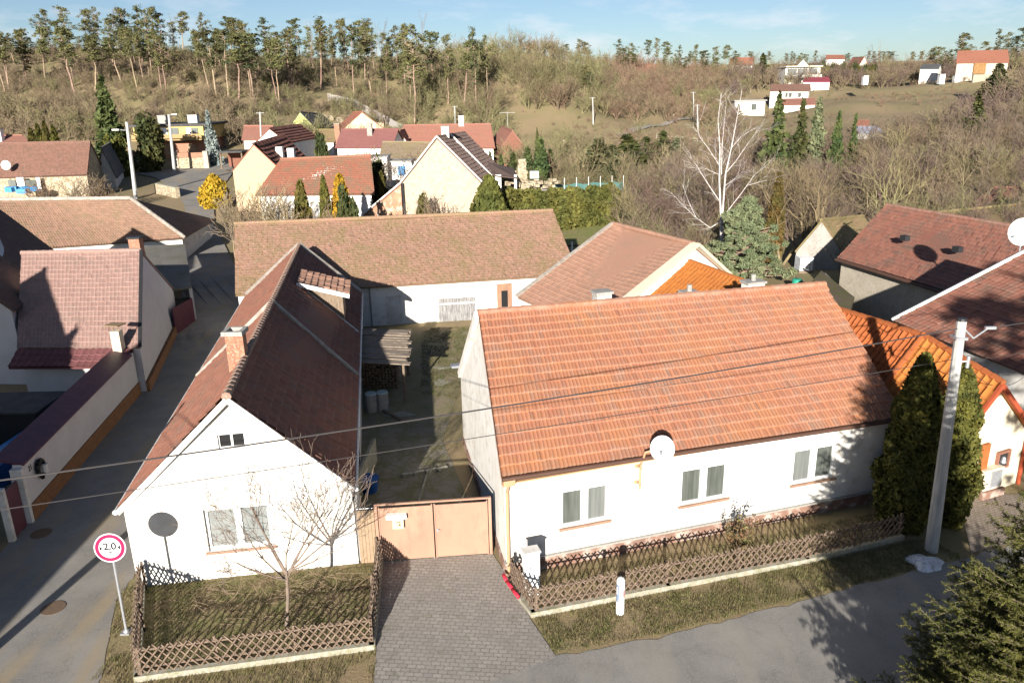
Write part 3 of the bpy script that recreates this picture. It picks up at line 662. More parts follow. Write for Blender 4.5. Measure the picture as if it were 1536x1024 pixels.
p = MB(); p.box(g0 + gu * .62 + gn * .10 + UP * 1.62, (.62, .17, .14), M=GM); T2 = Thing('mailbox', 'small cream letterbox under a white lid bar on the left leaf of the tan gate', 'mailbox', g0 + gu * .62 + UP * 1.4)
T2.part('lid', p, M_whitepaint)
p = MB(); p.box(g0 + gu * .66 + gn * .09 + UP * 1.38, (.34, .14, .33), M=GM); T2.part('box', p, mat('cream_paint', (.62, .52, .34), None, 3, .6))
p = MB()
for (a, b) in (((-.06, .06), (.02, .08)), ((.02, .08), (.08, .06)), ((.03, .02), (.06, -.06)), ((-.02, -.05), (.07, -.05)), ((.06, .0), (.07, -.05))):
    p.bar(g0 + gu * (.66 + a[0]) + gn * .165 + UP * (1.38 + a[1]), g0 + gu * (.66 + b[0]) + gn * .165 + UP * (1.38 + b[1]), .02, .02)
T2.part('number_mark', p, mat('faded_brown', (.16, .11, .05)))
T = Thing('plank_fence', 'dull brown plank fence closing the gap between the gable house and the gate', 'fence', (-4.6, 21.2, 0))
p = MB(); q0, q1 = A3((-4.86, 21.2, 0)), g0 - gu * .06; L = np.linalg.norm(q1 - q0); qu = (q1 - q0) / L
for k in range(5): p.box(q0 + qu * (L * (k + .5) / 5) + UP * .92, (L / 5 - .008, .03, 1.84), M=GM)
T.part('boards', p, M_dullboard)
p = MB(); p.tube(q0 + UP * 1.9, q1 + UP * 1.9, .015); T.part('top_wire', p, M_gal)

# ------------------------------------------------------------------ barn closing the courtyard
FLb = G(353, 443, 2.6); FRb = A3((4.3, 48.6, 2.7)); RLb = G(352, 336, 6.0); RRb = G(829, 316, 6.0)
HB = gable_house('barn', 'long barn with mossy brown tiled roof and white wall at the back of the courtyard', 'barn', FLb, FRb, RLb, RRb, M_white, T_barn, zb=-.3, geo=True, o=.35, og=.12, sag=.12, th=.22, tw=.17, amp=.025, saw=.022, seed=12)
f0, f1 = HB.f[0], HB.f[1]; bu = A3((f1[0] - f0[0], f1[1] - f0[1], 0)); bu /= np.linalg.norm(bu); bn = A3((bu[1], -bu[0], 0)); bo = A3((f0[0], f0[1], 0)); BM = np.column_stack([bu, bn, UP])
def on_wall(px, py, o, u, n):
    d = ray(px, py); t = ((o - CAM) @ n) / (d @ n); p = CAM + d * t; return (p - o) @ u, p[2]
x0, z1 = on_wall(657, 449, bo, bu, bn); x1, z0 = on_wall(714, 492, bo, bu, bn); z1 = min(z1, 2.3)
p = MB()
nb = 9
for k in range(nb): ww = (x1 - x0) / nb; p.box(bo + bu * (x0 + ww * (k + .5)) + bn * .03 + UP * (.05 + z1 / 2), (ww - .012, .05, z1 - .02 * (k % 3)), M=BM)
bd = HB.part('barn_door', p, M_greywood)
p = MB(); p.box(bo + bu * (x0 + x1) / 2 + bn * .07 + UP * (z1 * .8), (x1 - x0, .04, .1), M=BM); HB.part('door_batten', p, M_whitegrey, bd)
xa, _ = on_wall(592, 475, bo, bu, bn); p = MB(); p.box(bo + bu * xa + bn * .02 + UP * 1.0, (.95, .05, 1.9), M=BM); HB.part('white_door', p, M_whitegrey)
xa, _ = on_wall(757, 460, bo, bu, bn); p = MB(); p.box(bo + bu * xa + bn * .03 + UP * 1.15, (.95, .07, 2.3), M=BM); rd = HB.part('brown_door', p, mat('faded_brown_door', (.33, .19, .12), (.26, .15, .10), 3))
p = MB(); p.box(bo + bu * (xa - .0) + bn * .07 + UP * 1.2, (.4, .02, 1.3), M=BM); HB.part('dark_doorway_panel', p, M_black, rd)  # black panel stands in for the dark inside of the doorway
xa, _ = on_wall(557, 470, bo, bu, bn); p = MB(); p.tube(bo + bu * xa + bn * .08 + UP * 0, bo + bu * xa + bn * .08 + UP * 2.5, .05); HB.part('downpipe', p, mat('grey_pipe', (.3, .29, .28)))

# ------------------------------------------------------------------ wing roofs behind the main house
RLc = G(920, 336, 6.0); RRc = G(1040, 366, 6.0); vC = A3((-6.0, -5.2, -2.9))
FLc = G(776, 446, 3.05)
HC = gable_house('tiled_wing', 'pink tiled outbuilding with sagging low end behind the long white house', 'outbuilding', FLc, RRc + vC, RLc, RRc, M_white, T_pink, BL=RLc + A3((2.6, 2.2, -2.2)), BR=RRc + A3((2.6, 2.2, -2.2)), zb=-.3, geo=True, o=.2, og=.05, sag=.25, th=.36, tw=.22, amp=.035, seed=21)
v = MB(); v.bar(RRc + A3((.1, -.1, .02)), RRc + vC + A3((.1, -.1, .02)), .5, .16); v.bar(RRc + A3((.1, -.1, .02)), RRc + A3((2.6, 2.2, -2.2)), .45, .16); HC.part('gable_parapet', v, M_cream2, HC.roof)
v = MB(); v.bar(RLc + A3((-.05, 0, .06)), FLc + A3((-.05, 0, .08)), .22, .12); HC.part('verge_tiles', v, mat('old_mortar', (.42, .37, .32)), HC.roof)
RLd = G(1031, 391, 5.1); RRd = G(1126, 426, 5.0); vD = A3((-3.7, -3.3, -2.0))
HD = gable_house('orange_wing', 'small outbuilding with bright orange ribbed roof behind the long white house', 'outbuilding', RLd + vD, RRd + vD, RLd, RRd, M_white, T_new, zb=-.3, geo=True, o=.2, og=.1, sag=0, th=.38, tw=.3, amp=.07, saw=.03, seed=22)
# ------------------------------------------------------------------ right hand neighbours
R0 = G(1256, 465, 5.0); R1 = G(1385, 505, 5.0); RA = A3((16.17, 24.5, 4.4)); vE = A3((-2.6, -1.2, -2.75)); wE = A3((2.35, 1.05, -2.5))
T = Thing('orange_roof_house', 'cream house with deep orange ribbed roof wrapping behind the two tall thujas', 'house', (15.5, 27, -.3)); HE = T
w = MB(); pts = [R0 + vE * .9, R1 + vE * .9, RA + vE * .9, RA + wE * .9, R1 + wE * .9, R0 + wE * .9]; top = [p[2] - .12 for p in pts]
w.add([(p[0], p[1], -.3) for p in pts] + [(p[0], p[1], z) for p, z in zip(pts, top)] + [(RA[0], RA[1], RA[2] - .15), (R0[0], R0[1], R0[2] - .15)],
      [(0, 1, 7, 6), (1, 2, 8, 7), (2, 3, 9, 12, 8), (3, 4, 10, 9), (4, 5, 11, 10), (5, 0, 6, 13, 11)]); T.part('wall', w, M_cream2)
dd = (RA - R1) / np.linalg.norm(RA - R1) * .3
r = MB(); tile_patch(r, R0 + vE, R1 + vE, R1, R0, .25, .38, True, amp=.08, seed=31); tile_patch(r, R1 + wE, R0 + wE, R0, R1, .3, .38, False, seed=32); T.roof = T.part('roof', r, T_newred)
r = MB(); tile_patch(r, R1 + vE, RA + vE + dd, RA + dd, R1, .3, .38, True, amp=.07, seed=33); tile_patch(r, RA + wE + dd, R1 + wE, R1, RA + dd, .3, .38, False, seed=34); T.part('front_roof', r, T_new)
r = MB(); ridge_cap(r, R0 + UP * .05, R1 + UP * .05, .13); ridge_cap(r, R1 + UP * .05, RA + dd + UP * .05, .13); ridge_cap(r, R1 + UP * .08, R1 + vE + UP * .08, .12); T.part('ridge_cap', r, T_newred, T.roof)
r = MB(); r.bar(RA + dd + UP * -.05, RA + wE + dd - UP * .05, .12, .16); r.bar(RA + dd + UP * -.05, RA + vE + dd - UP * .05, .12, .16); T.part('verge_board', r, mat('red_verge', (.34, .07, .03)), T.roof)
ea, eb = pts[2], pts[3]; eu = A3((eb[0] - ea[0], eb[1] - ea[1], 0)); eu /= np.linalg.norm(eu); en = A3((eu[1], -eu[0], 0)); eo = A3((ea[0], ea[1], 0)); EM = np.column_stack([eu, en, UP])
x, z = on_wall(1502, 688, eo, eu, en)
p = MB()
for q in ((-.3, 0, .08, .68), (.3, 0, .08, .68), (0, .3, .52, .08), (0, -.3, .52, .08)): p.box(eo + eu * (x + q[0]) + UP * (z + q[1]) + en * .05, (q[2], .1, q[3]), M=EM)
fr = T.part('framed_niche', p, mat('brown_frame', (.26, .12, .08)))
p = MB(); p.box(eo + eu * x + UP * z + en * .02, (.52, .04, .52), M=EM); T.part('niche_panel', p, M_dark, fr)
p = MB(); p.tube(eo + eu * (x) + UP * (z - .1) + en * .08, eo + eu * x + UP * (z + .12) + en * .08, .1, .06, 8); T.part('niche_lamp', p, M_gal, fr)
x2, z2 = on_wall(1473, 690, eo, eu, en); p = MB(); p.box(eo + eu * x2 + UP * (z2 * .5 + .4) + en * .05, (.35, .12, 1.9), M=EM); T.part('wooden_door', p, mat('orange_brown_door', (.36, .13, .04), (.30, .10, .03), 3))
p = MB(); p.tube(eo + eu * (np.linalg.norm(eb - ea) - .1) + en * .08 + UP * 0, eo + eu * (np.linalg.norm(eb - ea) - .1) + en * .08 + UP * 2.0, .07); T.part('downpipe', p, mat('red_verge', (.34, .07, .03)))
mb = G(1478, 742, 0); Tm = Thing('meter_box', 'cream meter box pillar with grey door in front of the orange roofed house', 'meter box', mb)
p = MB(); p.box((mb[0], mb[1], .55), (.95, .35, 1.1), R(22)); Tm.part('pillar', p, M_cream2)
p = MB(); p.box((mb[0] + .17, mb[1] - .14, .72), (.5, .06, .6), R(22)); Tm.part('door', p, M_gal)
p = MB(); p.box((mb[0] + .1, mb[1] - .19, .16), (1.1, .1, .3), R(22)); Tm.part('base', p, M_plinth)

FL = G(1338, 481, 3.0); vF = A3((4.7, -2.4, 4.0)); FRr = A3((21.6, 22.0, 3.0))
HF = gable_house('dark_roof_house', 'house with wide dark plum roof and white verge at the right edge', 'house', FL, FRr, FL + vF, FRr + vF, M_whitegrey, T_h, zb=-.3, geo=True, o=.35, og=.1, th=.36, tw=.26, sag=.03, seed=41)
v = MB(); v.bar(FL + UP * .08, FL + vF + UP * .08, .2, .14); HF.part('mortar_verge', v, M_whitegrey, HF.roof)
FL = G(1256, 387, 3.2); FRh = A3((24.9, 34.8, 3.2)); RLh = G(1330, 308, 6.1); RRh = G(1537, 343, 6.1)
RRx = RLh + (RRh - RLh) * 1.35
HH = gable_house('tiled_barn', 'barn with plum red tiled roof and pale rendered wall, right of the big pine', 'barn', FL, FRh, RLh, RRx, M_beigewall, T_h, zb=-.3, geo=True, o=.4, og=.1, th=.36, tw=.26, sag=.08, seed=42)
g = MB(); g.tube(FL - UP * .1 + A3((-.1, 0, 0)), FRh - UP * .1 + A3((-.1, 0, 0)), .09); HH.part('gutter', g, mat('brown_gutter', (.10, .055, .04)))
for px, py in ((1357, 360), (1436, 377)):
    q = G(px, py, 4.9); v = MB(); v.box(q + UP * .12, (.35, .45, .3), R(15)); HH.part('roof_vent', v, M_dark, HH.roof)
apx = Q(1232, 330, 60); lf = Q(1192, 377, 60); bk_ = Q(1295, 324, 66)
HG = gable_house('grey_shed', 'small grey gabled shed with mossy roof left of the plum roofed barn', 'shed', mirror(lf, apx), mirror(lf, apx) + (bk_ - apx) * A3((1, 1, .6)), apx, bk_, M_greyplaster, T_moss, BL=lf, BR=lf + (bk_ - apx) * A3((1, 1, .6)), o=.1, og=.05, seed=43)
def pxhouse(name, label, cat, r0, r1, e0, e1, wall, tile, b0=None, b1=None, **k):
    return gable_house(name, label, cat, Q(*e0), Q(*e1), Q(*r0), Q(*r1), wall, tile, BL=None if b0 is None else Q(*b0), BR=None if b1 is None else Q(*b1), **k)
pxhouse('moss_roof_shed', 'low shed with moss covered ochre roof behind the plum roofed barn', 'shed', (1392, 320, 66), (1545, 305, 68), (1390, 345, 62), (1550, 335, 64), M_greyplaster, T_moss, seed=44)
pxhouse('far_orange_house', 'house with pale orange tiled roof among bare trees at the right edge', 'house', (1490, 281, 82), (1570, 281, 82), (1452, 307, 77), (1570, 307, 78), M_cream2, T_rose, seed=45)
c = Q(1534, 348, 34.0); dish('satellite_dish', 'large white satellite dish at the right edge above the dark plum roof', c, (-.7, -.68, .2), .55, [A3((c[0] + .1, c[1] + .15, 5.9)), A3((c[0] + .1, c[1] + .12, c[2] - .5))], mm=M_gal)

# ------------------------------------------------------------------ left side of the lane
lane_x = lambda y: float(np.interp(y, [24.2, 30.1, 36, 42.3, 47.9], [-16.75, -17.45, -18.35, -19.75, -20.9]))
RRa = G(212, 376, 6.0); RLa = G(33, 380, 6.0); FRa = G(210, 521, 2.35); FLa = G(26, 522, 2.35)
HA = gable_house('mauve_roof_house', 'house with dusty mauve tiled roof left of the narrow lane', 'house', FLa, FRa, RLa, RRa, M_shadewall, T_a, BR=A3((-21.3, 48.3, 2.4)), zb=-.3, geo=True, o=.12, og=.03, sag=.04, th=.36, tw=.20, amp=.035, saw=.022, seed=51)
s0, s1 = FLa + A3((.1, -.05, -.10)), FRa + A3((-.35, -.02, -.10)); dn = A3((.05, -1.15, -.5))
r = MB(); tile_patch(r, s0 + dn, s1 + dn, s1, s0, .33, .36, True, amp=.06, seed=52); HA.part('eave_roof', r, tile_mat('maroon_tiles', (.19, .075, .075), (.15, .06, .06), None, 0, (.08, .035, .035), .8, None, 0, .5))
r = MB(); r.box((s0 + s1) / 2 + dn * .6 + A3((0, .3, -1.2)), (abs(s1[0] - s0[0]) * .6, .15, 1.9)); HA.part('porch_wall', r, M_shadewall)
v = MB(); v.bar(A3((FRa[0] + .02, FRa[1] + .1, .15)), A3((-21.2, 48.2, .15)), .16, .8); HA.part('plinth', v, M_brownplinth)
v = MB(); v.bar(FRa + UP * .06, RRa + UP * .06, .16, .12); HA.part('verge_board', v, M_dark, HA.roof)
q = G(198, 368, 6.2); chimney(HA, (q[0], q[1] + .5, 5.6), .6, .5, .9, M_brick, 0, capm=M_dark)
q = G(177, 512, 2.75); chimney(HA, (q[0], q[1], 2.45), .42, .42, .85, M_cream2, 0, down=.9, cap=False)
k = MB(); k.box((q[0], q[1], 3.6), (.75, .6, .05), R(-12)); 
for dx in (-.15, .15): k.tube((q[0] + dx, q[1], 3.25), (q[0] + dx, q[1], 3.59), .02)
HA.part('chimney_cowl', k, mat('rust_sheet', (.26, .18, .11)), HA.roof)
# boundary wall along the lane
T = Thing('boundary_wall', 'white rendered wall with brown plinth and maroon coping along the narrow lane', 'wall', (lane_x(24.2), 24.2, -.2))
wa, wb = A3((lane_x(24.2) - .2, 24.2, 0)), A3((lane_x(36.2) - .2, 36.2, 0)); wd = (wb - wa) / np.linalg.norm(wb - wa); wn = A3((wd[1], -wd[0], 0)); WM = np.column_stack([wd, wn, UP]); WL = np.linalg.norm(wb - wa)
p = MB(); p.box((wa + wb) / 2 + UP * 1.0, (WL, .3, 2.3), M=WM); T.part('wall', p, M_shadewall)
p = MB(); p.box((wa + wb) / 2 + UP * .2 + wn * .04, (WL + .05, .32, .85), M=WM); T.part('plinth', p, M_brownplinth)
p = MB(); Lc = .97; wc = wa + (wb - wa) * Lc; cn = wn * .22
p.add([wa + cn + UP * 2.16, wc + cn + UP * 2.16, wc - wn * .75 + UP * 2.42, wa - wn * .75 + UP * 2.42, wa + cn + UP * 2.1, wc + cn + UP * 2.1, wc - wn * .75 + UP * 2.36, wa - wn * .75 + UP * 2.36], [(0, 1, 2, 3), (7, 6, 5, 4), (0, 4, 5, 1), (1, 5, 6, 2), (2, 6, 7, 3), (3, 7, 4, 0)]); T.part('coping', p, M_maroon)
p = MB(); p.box(wa - wn * .0 + UP * .95 - wd * .1, (.2, .36, 2.2), M=WM); T.part('end_pier', p, M_whitegrey)
lp = wa + wd * 1.0 + wn * .2; T2 = Thing('wall_lamp', 'black curved wall lamp beside the house number on the lane wall', 'lamp', lp + UP * 1.45)
p = MB(); prev = None
for k in range(7):
    a = R(200 - k * 32); c_ = lp + wd * (math.cos(a) * .25) + UP * (1.5 + math.sin(a) * .3) + wn * .06
    if prev is not None: p.tube(prev, c_, .07 + .025 * math.sin(k * .5), None, 8)
    prev = c_
p.tube(lp + UP * 1.1 + wn * .05, lp + UP * 1.3 + wn * .05, .06, .12, 8); T2.part('bracket', p, M_black)
p = MB(); p.tube(lp + wd * .14 + UP * 1.25 + wn * .12, lp + wd * .14 + UP * 1.6 + wn * .12, .10, .12, 10); T2.part('shade', p, M_whitegrey)
def text(name, body, loc, Mx, size, m, parent=None, base=(0, 0, 0), ext=.004):
    cu = bpy.data.curves.new(name, 'FONT'); cu.body = body; cu.size = size; cu.align_x = 'CENTER'; cu.align_y = 'CENTER'; cu.extrude = ext; cu.offset = size * .028
    o = bpy.data.objects.new(name, cu); COL.objects.link(o)
    dg = bpy.context.evaluated_depsgraph_get(); me = bpy.data.meshes.new_from_object(o.evaluated_get(dg)); bpy.data.objects.remove(o)
    V = np.array([v.co[:] for v in me.vertices]) @ np.array(Mx).T + A3(loc) - A3(base)
    me.vertices.foreach_set('co', V.astype(np.float32).ravel()); me.materials.clear(); me.materials.append(m); me.update(); return link(name, me, parent)
nm = text('house_number', '21', wa + wd * .50 + wn * .156 + UP * 1.78, np.column_stack([wd, UP, wn]), .27, M_black, T.o, T.b)
# small gate, pool cover and things in the dark yard
T = Thing('yard_gate', 'maroon metal gate at the near end of the lane wall', 'gate', (-17.0, 23.3, 0))
p = MB(); p.box(wa - wd * .75 + UP * .85, (.95, .06, 1.7), M=WM); T.part('leaf', p, M_maroon)
p = MB(); p.box(wa - wd * 1.3 + UP * .95, (.16, .2, 1.95), M=WM); T.part('post', p, M_whitegrey)
T = Thing('stone_wall', 'rough rubble stone wall stub at the left edge beside the lane', 'wall', (-17.4, 21.9, 0))
p = MB()
for k in range(46):
    t = random.random(); p.box((-17.25 - .2 * random.random(), 21.3 + 1.3 * t, .15 + 1.0 * random.random()), (.32, .3 + .3 * random.random(), .18 + .12 * random.random()), random.random() * .3)
p.box((-17.4, 21.95, .55), (.3, 1.4, 1.1)); T.part('masonry', p, M_rubble)
def pool():
    T = Thing('pool', 'long blue covered pool in the shaded yard behind the lane wall', 'pool', (-20, 28.5, 0)); p = MB()
    a = G(0, 690, .9); b = G(115, 612, .9); d = (b - a) / np.linalg.norm(b - a); n = A3((d[1], -d[0], 0)); PM = np.column_stack([d, n, UP])
    p.box((a + b) / 2 + A3((-.3, 0, -.45)), (np.linalg.norm(b - a) + 1.5, 1.2, .9), M=PM); T.part('wall', p, M_blue)
    p = MB(); p.box((a + b) / 2 + A3((-.3, 0, .02)), (np.linalg.norm(b - a) + 1.3, 1.0, .04), M=PM); T.part('cover', p, M_bluet)
pool()
T = Thing('garden_shed', 'low dark shed with pale window front in the shaded yard', 'shed', (-19.5, 31.0, 0)); p = MB(); p.box((-21.6, 31.2, .8), (3.4, 2.0, 1.6)); T.part('wall', p, M_dark)
p = MB(); p.box((-21.6, 31.2, 1.65), (3.8, 2.4, .08)); T.part('roof', p, M_darkroof)
# dark roofed neighbour at the left edge
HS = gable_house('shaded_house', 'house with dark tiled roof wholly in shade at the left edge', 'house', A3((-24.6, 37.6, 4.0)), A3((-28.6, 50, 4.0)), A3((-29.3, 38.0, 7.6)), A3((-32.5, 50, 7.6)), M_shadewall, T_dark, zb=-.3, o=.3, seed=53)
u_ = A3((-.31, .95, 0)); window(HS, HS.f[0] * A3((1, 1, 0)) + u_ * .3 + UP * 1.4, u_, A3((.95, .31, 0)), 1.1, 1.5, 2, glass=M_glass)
# hipped house behind
FRp = G(277, 357, 2.9); FLp = G(15, 376, 2.9); RLp = G(-10, 300, 6.3); RRp = G(196, 298, 6.3); BRp = A3((FRp[0] - .8, FRp[1] + 9.5, 2.9)); BLp = A3((FLp[0] - 1.5, FLp[1] + 10.5, 2.9))
T = Thing('hipped_house', 'low house with hipped lichen brown tiled roof on the left of the lane', 'house', (-34, 66, -.3)); HP = T
p = MB(); ww = [FLp + A3((.3, .4, -.1)), FRp + A3((-.35, .3, -.1)), BRp + A3((-.35, -.3, -.1)), BLp + A3((.3, -.3, -.1))]; p.prism(ww, -.4, [q[2] for q in ww]); T.part('wall', p, M_white)
p = MB(); tile_patch(p, FLp, FRp, RRp, RLp, .2, .3, True, amp=.04, sag=.1, seed=54); tile_patch(p, FRp, BRp, RRp + A3((0, .05, 0)), RRp, .25, .34, seed=55); tile_patch(p, BRp, BLp, RLp, RRp, .25, .34, seed=56); T.roof = T.part('roof', p, T_hip)
p = MB(); ridge_cap(p, RLp + UP * .05, RRp + UP * .05, .15, .4); ridge_cap(p, RRp + UP * .05, FRp + UP * .08, .15, .4); T.part('ridge_cap', p, mat('old_mortar', (.42, .37, .32)), T.roof)
p = MB()
for px, py in ((110, 331), (111, 335)): q = G(px, py, 4.3); p.box(q + UP * .12, (1.1, .3, .12), R(4))
T.part('roof_vent', p, M_dark, T.roof)
# grey lean-to behind the mauve roofed house
T = Thing('lean_to', 'grey lean-to roof with open end beside the lane behind the mauve roofed house', 'shed', (-23, 49, 0)); zz = 2.7
a, b, c_, d = G(238, 438, 2.4), G(288, 430, 2.4), G(277, 366, 3.2), G(214, 369, 3.2)
p = MB(); tile_patch(p, a, b, c_, d, .9, 1.2, seed=57, thick=.08); T.roof = T.part('roof', p, T_eternit)
p = MB(); p.bar(A3((b[0] - .15, b[1] + .1, 1.1)), A3((c_[0] - .15, c_[1], 1.3)), .2, 2.6); T.part('wall', p, M_shadewall)
p = MB(); p.bar(A3((b[0] - .1, b[1] - .1, .85)), A3((lane_x(46) - .1, 46.0, .85)), .08, 1.7); T.part('maroon_gate', p, M_maroon)
p = MB(); p.box((b[0] - 1.3, b[1] + .6, 1.0), (1.6, .5, .9), R(20)); T.part('stacked_timber', p, M_wood)

# ------------------------------------------------------------------ the village behind
def upright(T, Y, x0, x1, y0, y1, name, m, d=.06, parent=None, n=None):
    a, b = Q(x0, y1, Y), Q(x1, y1, Y); top = Q((x0 + x1) / 2, y0, Y)[2]; z0 = min(a[2], b[2]); p = MB()
    p.box(((a[0] + b[0]) / 2, Y - .02, (z0 + top) / 2), (abs(b[0] - a[0]), d, top - z0)); return T.part(name, p, m, parent)
H1 = pxhouse('stone_front_house', 'brown roofed house with rubble stone wall and a satellite dish, far left by the lane', 'house', (-40, 216, 99), (136, 212.5, 97.5), (-40, 268, 94.5), (131, 262.5, 93), M_rubble, T_dark if False else tile_mat('brown_tiles', (.25, .135, .10), (.19, .10, .075), (.14, .11, .08), .25, (.14, .085, .065), .6, None, 0, .6), geo=True, o=.3, og=.15, seed=61)
yw = H1.f[1][1] - .1
for x0, x1, y0, y1, m in ((15, 26, 270, 284, M_glassg), (41, 57, 270, 286, M_glass), (29, 40, 266, 288, M_whitepaint), (58, 64, 266, 288, M_whitepaint)):
    upright(H1, 93.1 + (0 if m is not M_whitepaint else .1), x0, x1, y0, y1, 'window' if m is not M_whitepaint else 'white_pier', m, .12)
c = Q(9, 248, 94); dish('satellite_dish', 'white satellite dish on the brown roofed house at the far left', c, (.35, -.9, .2), .5, [A3((c[0], 95, c[2] - .9)), A3((c[0], 94.8, c[2] - .3))], mm=M_gal)
q = Q(31, 282, 90); T = Thing('tarpaulin', 'bright blue tarpaulin heap in front of the stone fronted house', 'tarpaulin', (q[0], q[1], q[2] - .6)); p = MB()
for k in range(7): p.box((q[0] + random.uniform(-1, 1), q[1] + random.uniform(-.5, .5), q[2] - .35 + .1 * k * .5), (1.2, .9, .5), random.random() * 3)
T.part('sheet', p, M_bluet)
pxhouse('shaded_annex', 'shaded bluish gabled house right of the stone fronted house', 'house', (152, 222, 101), (166, 214, 112), (176, 268, 101), (188, 255, 112), M_whitegrey, T_slate, seed=62)
Hs = pxhouse('small_red_house', 'small red roofed house with white chimney at the left edge', 'house', (-30, 204, 128), (34, 203, 128), (-30, 218, 124), (49, 217, 124), M_cream2, T_rose, seed=63)
q = Q(2, 215, 126); chimney(Hs, q - UP * .5, .9, .9, 2.6, M_whitepaint)
# yellow two-storey house
T = Thing('yellow_house', 'two storey ochre yellow house with flat dark roof where the lane ends', 'house', Q(262, 240, 130)); HY = T
a, b = Q(207, 240, 130), Q(311, 240, 130); zt = Q(262, 190, 130)[2]; zm = Q(262, 210, 130)[2]; zb = a[2] - .8
p = MB(); p.box(((a[0] + b[0]) / 2, 135, (zm + zt) / 2), (b[0] - a[0], 10, zt - zm)); T.part('upper_wall', p, M_yellow)
p = MB(); p.box(((a[0] + b[0]) / 2 + 1.2, 135.4, (zb + zm) / 2 - .05), (b[0] - a[0] - 3, 9.2, zm - zb)); T.part('ground_floor', p, M_brick)
p = MB(); p.box(((a[0] + b[0]) / 2, 135.2, zt + .2), (b[0] - a[0] + 1.0, 10.8, .35)); T.roof = T.part('roof', p, M_darkroof)
p = MB(); p.box(((a[0] + b[0]) / 2, 129.4, zm + .05), (b[0] - a[0], 1.2, .18)); p.box(((a[0] + b[0]) / 2, 128.9, zm + .6), (b[0] - a[0], .08, .65)); T.part('balcony', p, mat('balcony_wood', (.36, .25, .12)))
for x0, x1 in ((243, 252), (254, 269), (281, 288), (289, 298)): upright(T, 129.95, x0, x1, 192, 204, 'window', M_glassg if x0 in (254, 289) else M_whitepaint, .14)
for px in (246, 291): q = Q(px, 184, 134); chimney(T, (q[0], 134, zt + .3), 1.5, 1.1, 1.3, M_grey if px == 246 else M_whitegrey)
for x0, x1 in ((250, 262), (283, 296)): upright(T, 130.75, x0, x1, 216, 232, 'garage_door', M_dullboard, .1)
X1 = Q(380, 216, 86); X1l = Q(347, 257, 86); X1b = Q(424, 203, 98)
HX = gable_house('cream_gable_house', 'cream gabled house with striped brown roof and blue skylight at the road junction', 'house', mirror(X1l, X1), mirror(X1l, X1) + (X1b - X1), X1, X1b, plaster('apricot_plaster', (.50, .36, .23), (.46, .34, .22)), T_stripe, BL=X1l, BR=X1l + (X1b - X1), geo=True, o=.15, og=.05, th=.55, tw=.3, amp=.05, saw=.12, seed=64)
q = Q(406, 238, 88.5); k = MB(); k.box(q + A3((0, 0, .12)), (.9, 1.2, .1), M=np.column_stack([A3((.75, .1, -.65)), A3((-.1, 1, 0)), A3((.65, .1, .75))])); HX.part('skylight', k, M_bluet, HX.roof)
for px, py in ((421, 238), (438, 240)): q = Q(px, py, 90); chimney(HX, (q[0], q[1], q[2] - .6), .75, .75, 1.9, M_whitegrey, cap=False)
X2 = Q(404, 193, 112); X2l = Q(380, 216, 112); X2b = Q(450, 187, 124)
gable_house('white_gable_house', 'white gabled house with long striped brown roof behind the cream gable', 'house', mirror(X2l, X2), mirror(X2l, X2) + (X2b - X2), X2, X2b, M_white, T_stripe, BL=X2l, BR=X2l + (X2b - X2), geo=True, o=.15, og=.05, th=.55, tw=.3, saw=.12, seed=65)
H4 = pxhouse('red_moss_house', 'low house with red tiled roof and two mossy patches, left of the cream gabled barn', 'house', (421, 239, 80), (556, 233.5, 80), (383, 293, 75), (562, 291, 75), M_whitegrey, T_redmoss, geo=True, sag=.15, th=.3, tw=.2, amp=.03, seed=66)
pxhouse('brown_roof_house', 'long low house with plain brown roof left of the white gable', 'house', (366, 189, 126), (410, 189, 126), (362, 210, 122), (408, 210, 122), M_white, T_rose, seed=67)
a5 = Q(450, 168, 158); l5 = Q(432, 192, 158); b5 = Q(483, 171, 168)
gable_house('lime_green_house', 'small lime green gabled house with grey slate roof', 'house', mirror(l5, a5), mirror(l5, a5) + (b5 - a5), a5, b5, M_lime, T_slate, BL=l5, BR=l5 + (b5 - a5), o=.1, og=.05, seed=68)
a6 = Q(543, 168, 158); l6 = Q(514, 194, 158); b6 = Q(530, 168.5, 168)
gable_house('rubble_gable_house', 'small house with mottled stone gable and orange roof edge below the bank', 'house', mirror(l6, a6), mirror(l6, a6) + (b6 - a6), a6, b6, M_cream, T_red, BL=l6, BR=l6 + (b6 - a6), o=.1, og=.05, seed=69)
H7 = pxhouse('maroon_roof_house', 'house with plain maroon roof between the lime green house and the long rose roof', 'house', (512, 194.5, 132), (598, 194, 132), (502, 222, 128), (588, 222, 128), M_white, tile_mat('maroon_brown_tiles', (.24, .105, .095), (.21, .09, .08), None, 0, (.18, .08, .07), .4, None, 0, .4), seed=70)
q = Q(555, 199, 131); chimney(H7, q - UP * .6, .8, .8, 2.0, M_greyplaster)
H7b = pxhouse('ochre_moss_house', 'small house with ochre mossy roof and red chimney', 'house', (472, 194.5, 140), (508, 194.5, 140), (464, 213, 137), (502, 213, 137), M_whitegrey, T_moss, seed=71)
q = Q(507, 204, 138); chimney(H7b, q - UP * .6, .9, .9, 2.6, M_brick)
H8 = pxhouse('rose_roof_house', 'long house with rose tiled roof at the foot of the scrubby hill', 'house', (606, 188, 142), (736, 186, 142), (590, 222, 137), (743, 222.5, 137), M_white, T_rose, geo=True, amp=.03, seed=72)
q = Q(666, 207, 139); chimney(H8, q - UP * .3, .8, .8, 2.2, M_whitegrey); q = Q(692, 182, 142); chimney(H8, q - UP * .9, .9, .9, 1.8, M_whitegrey)
a9 = Q(599, 196, 134.5); l9 = Q(588, 216, 134.5); b9 = Q(606, 194, 141)
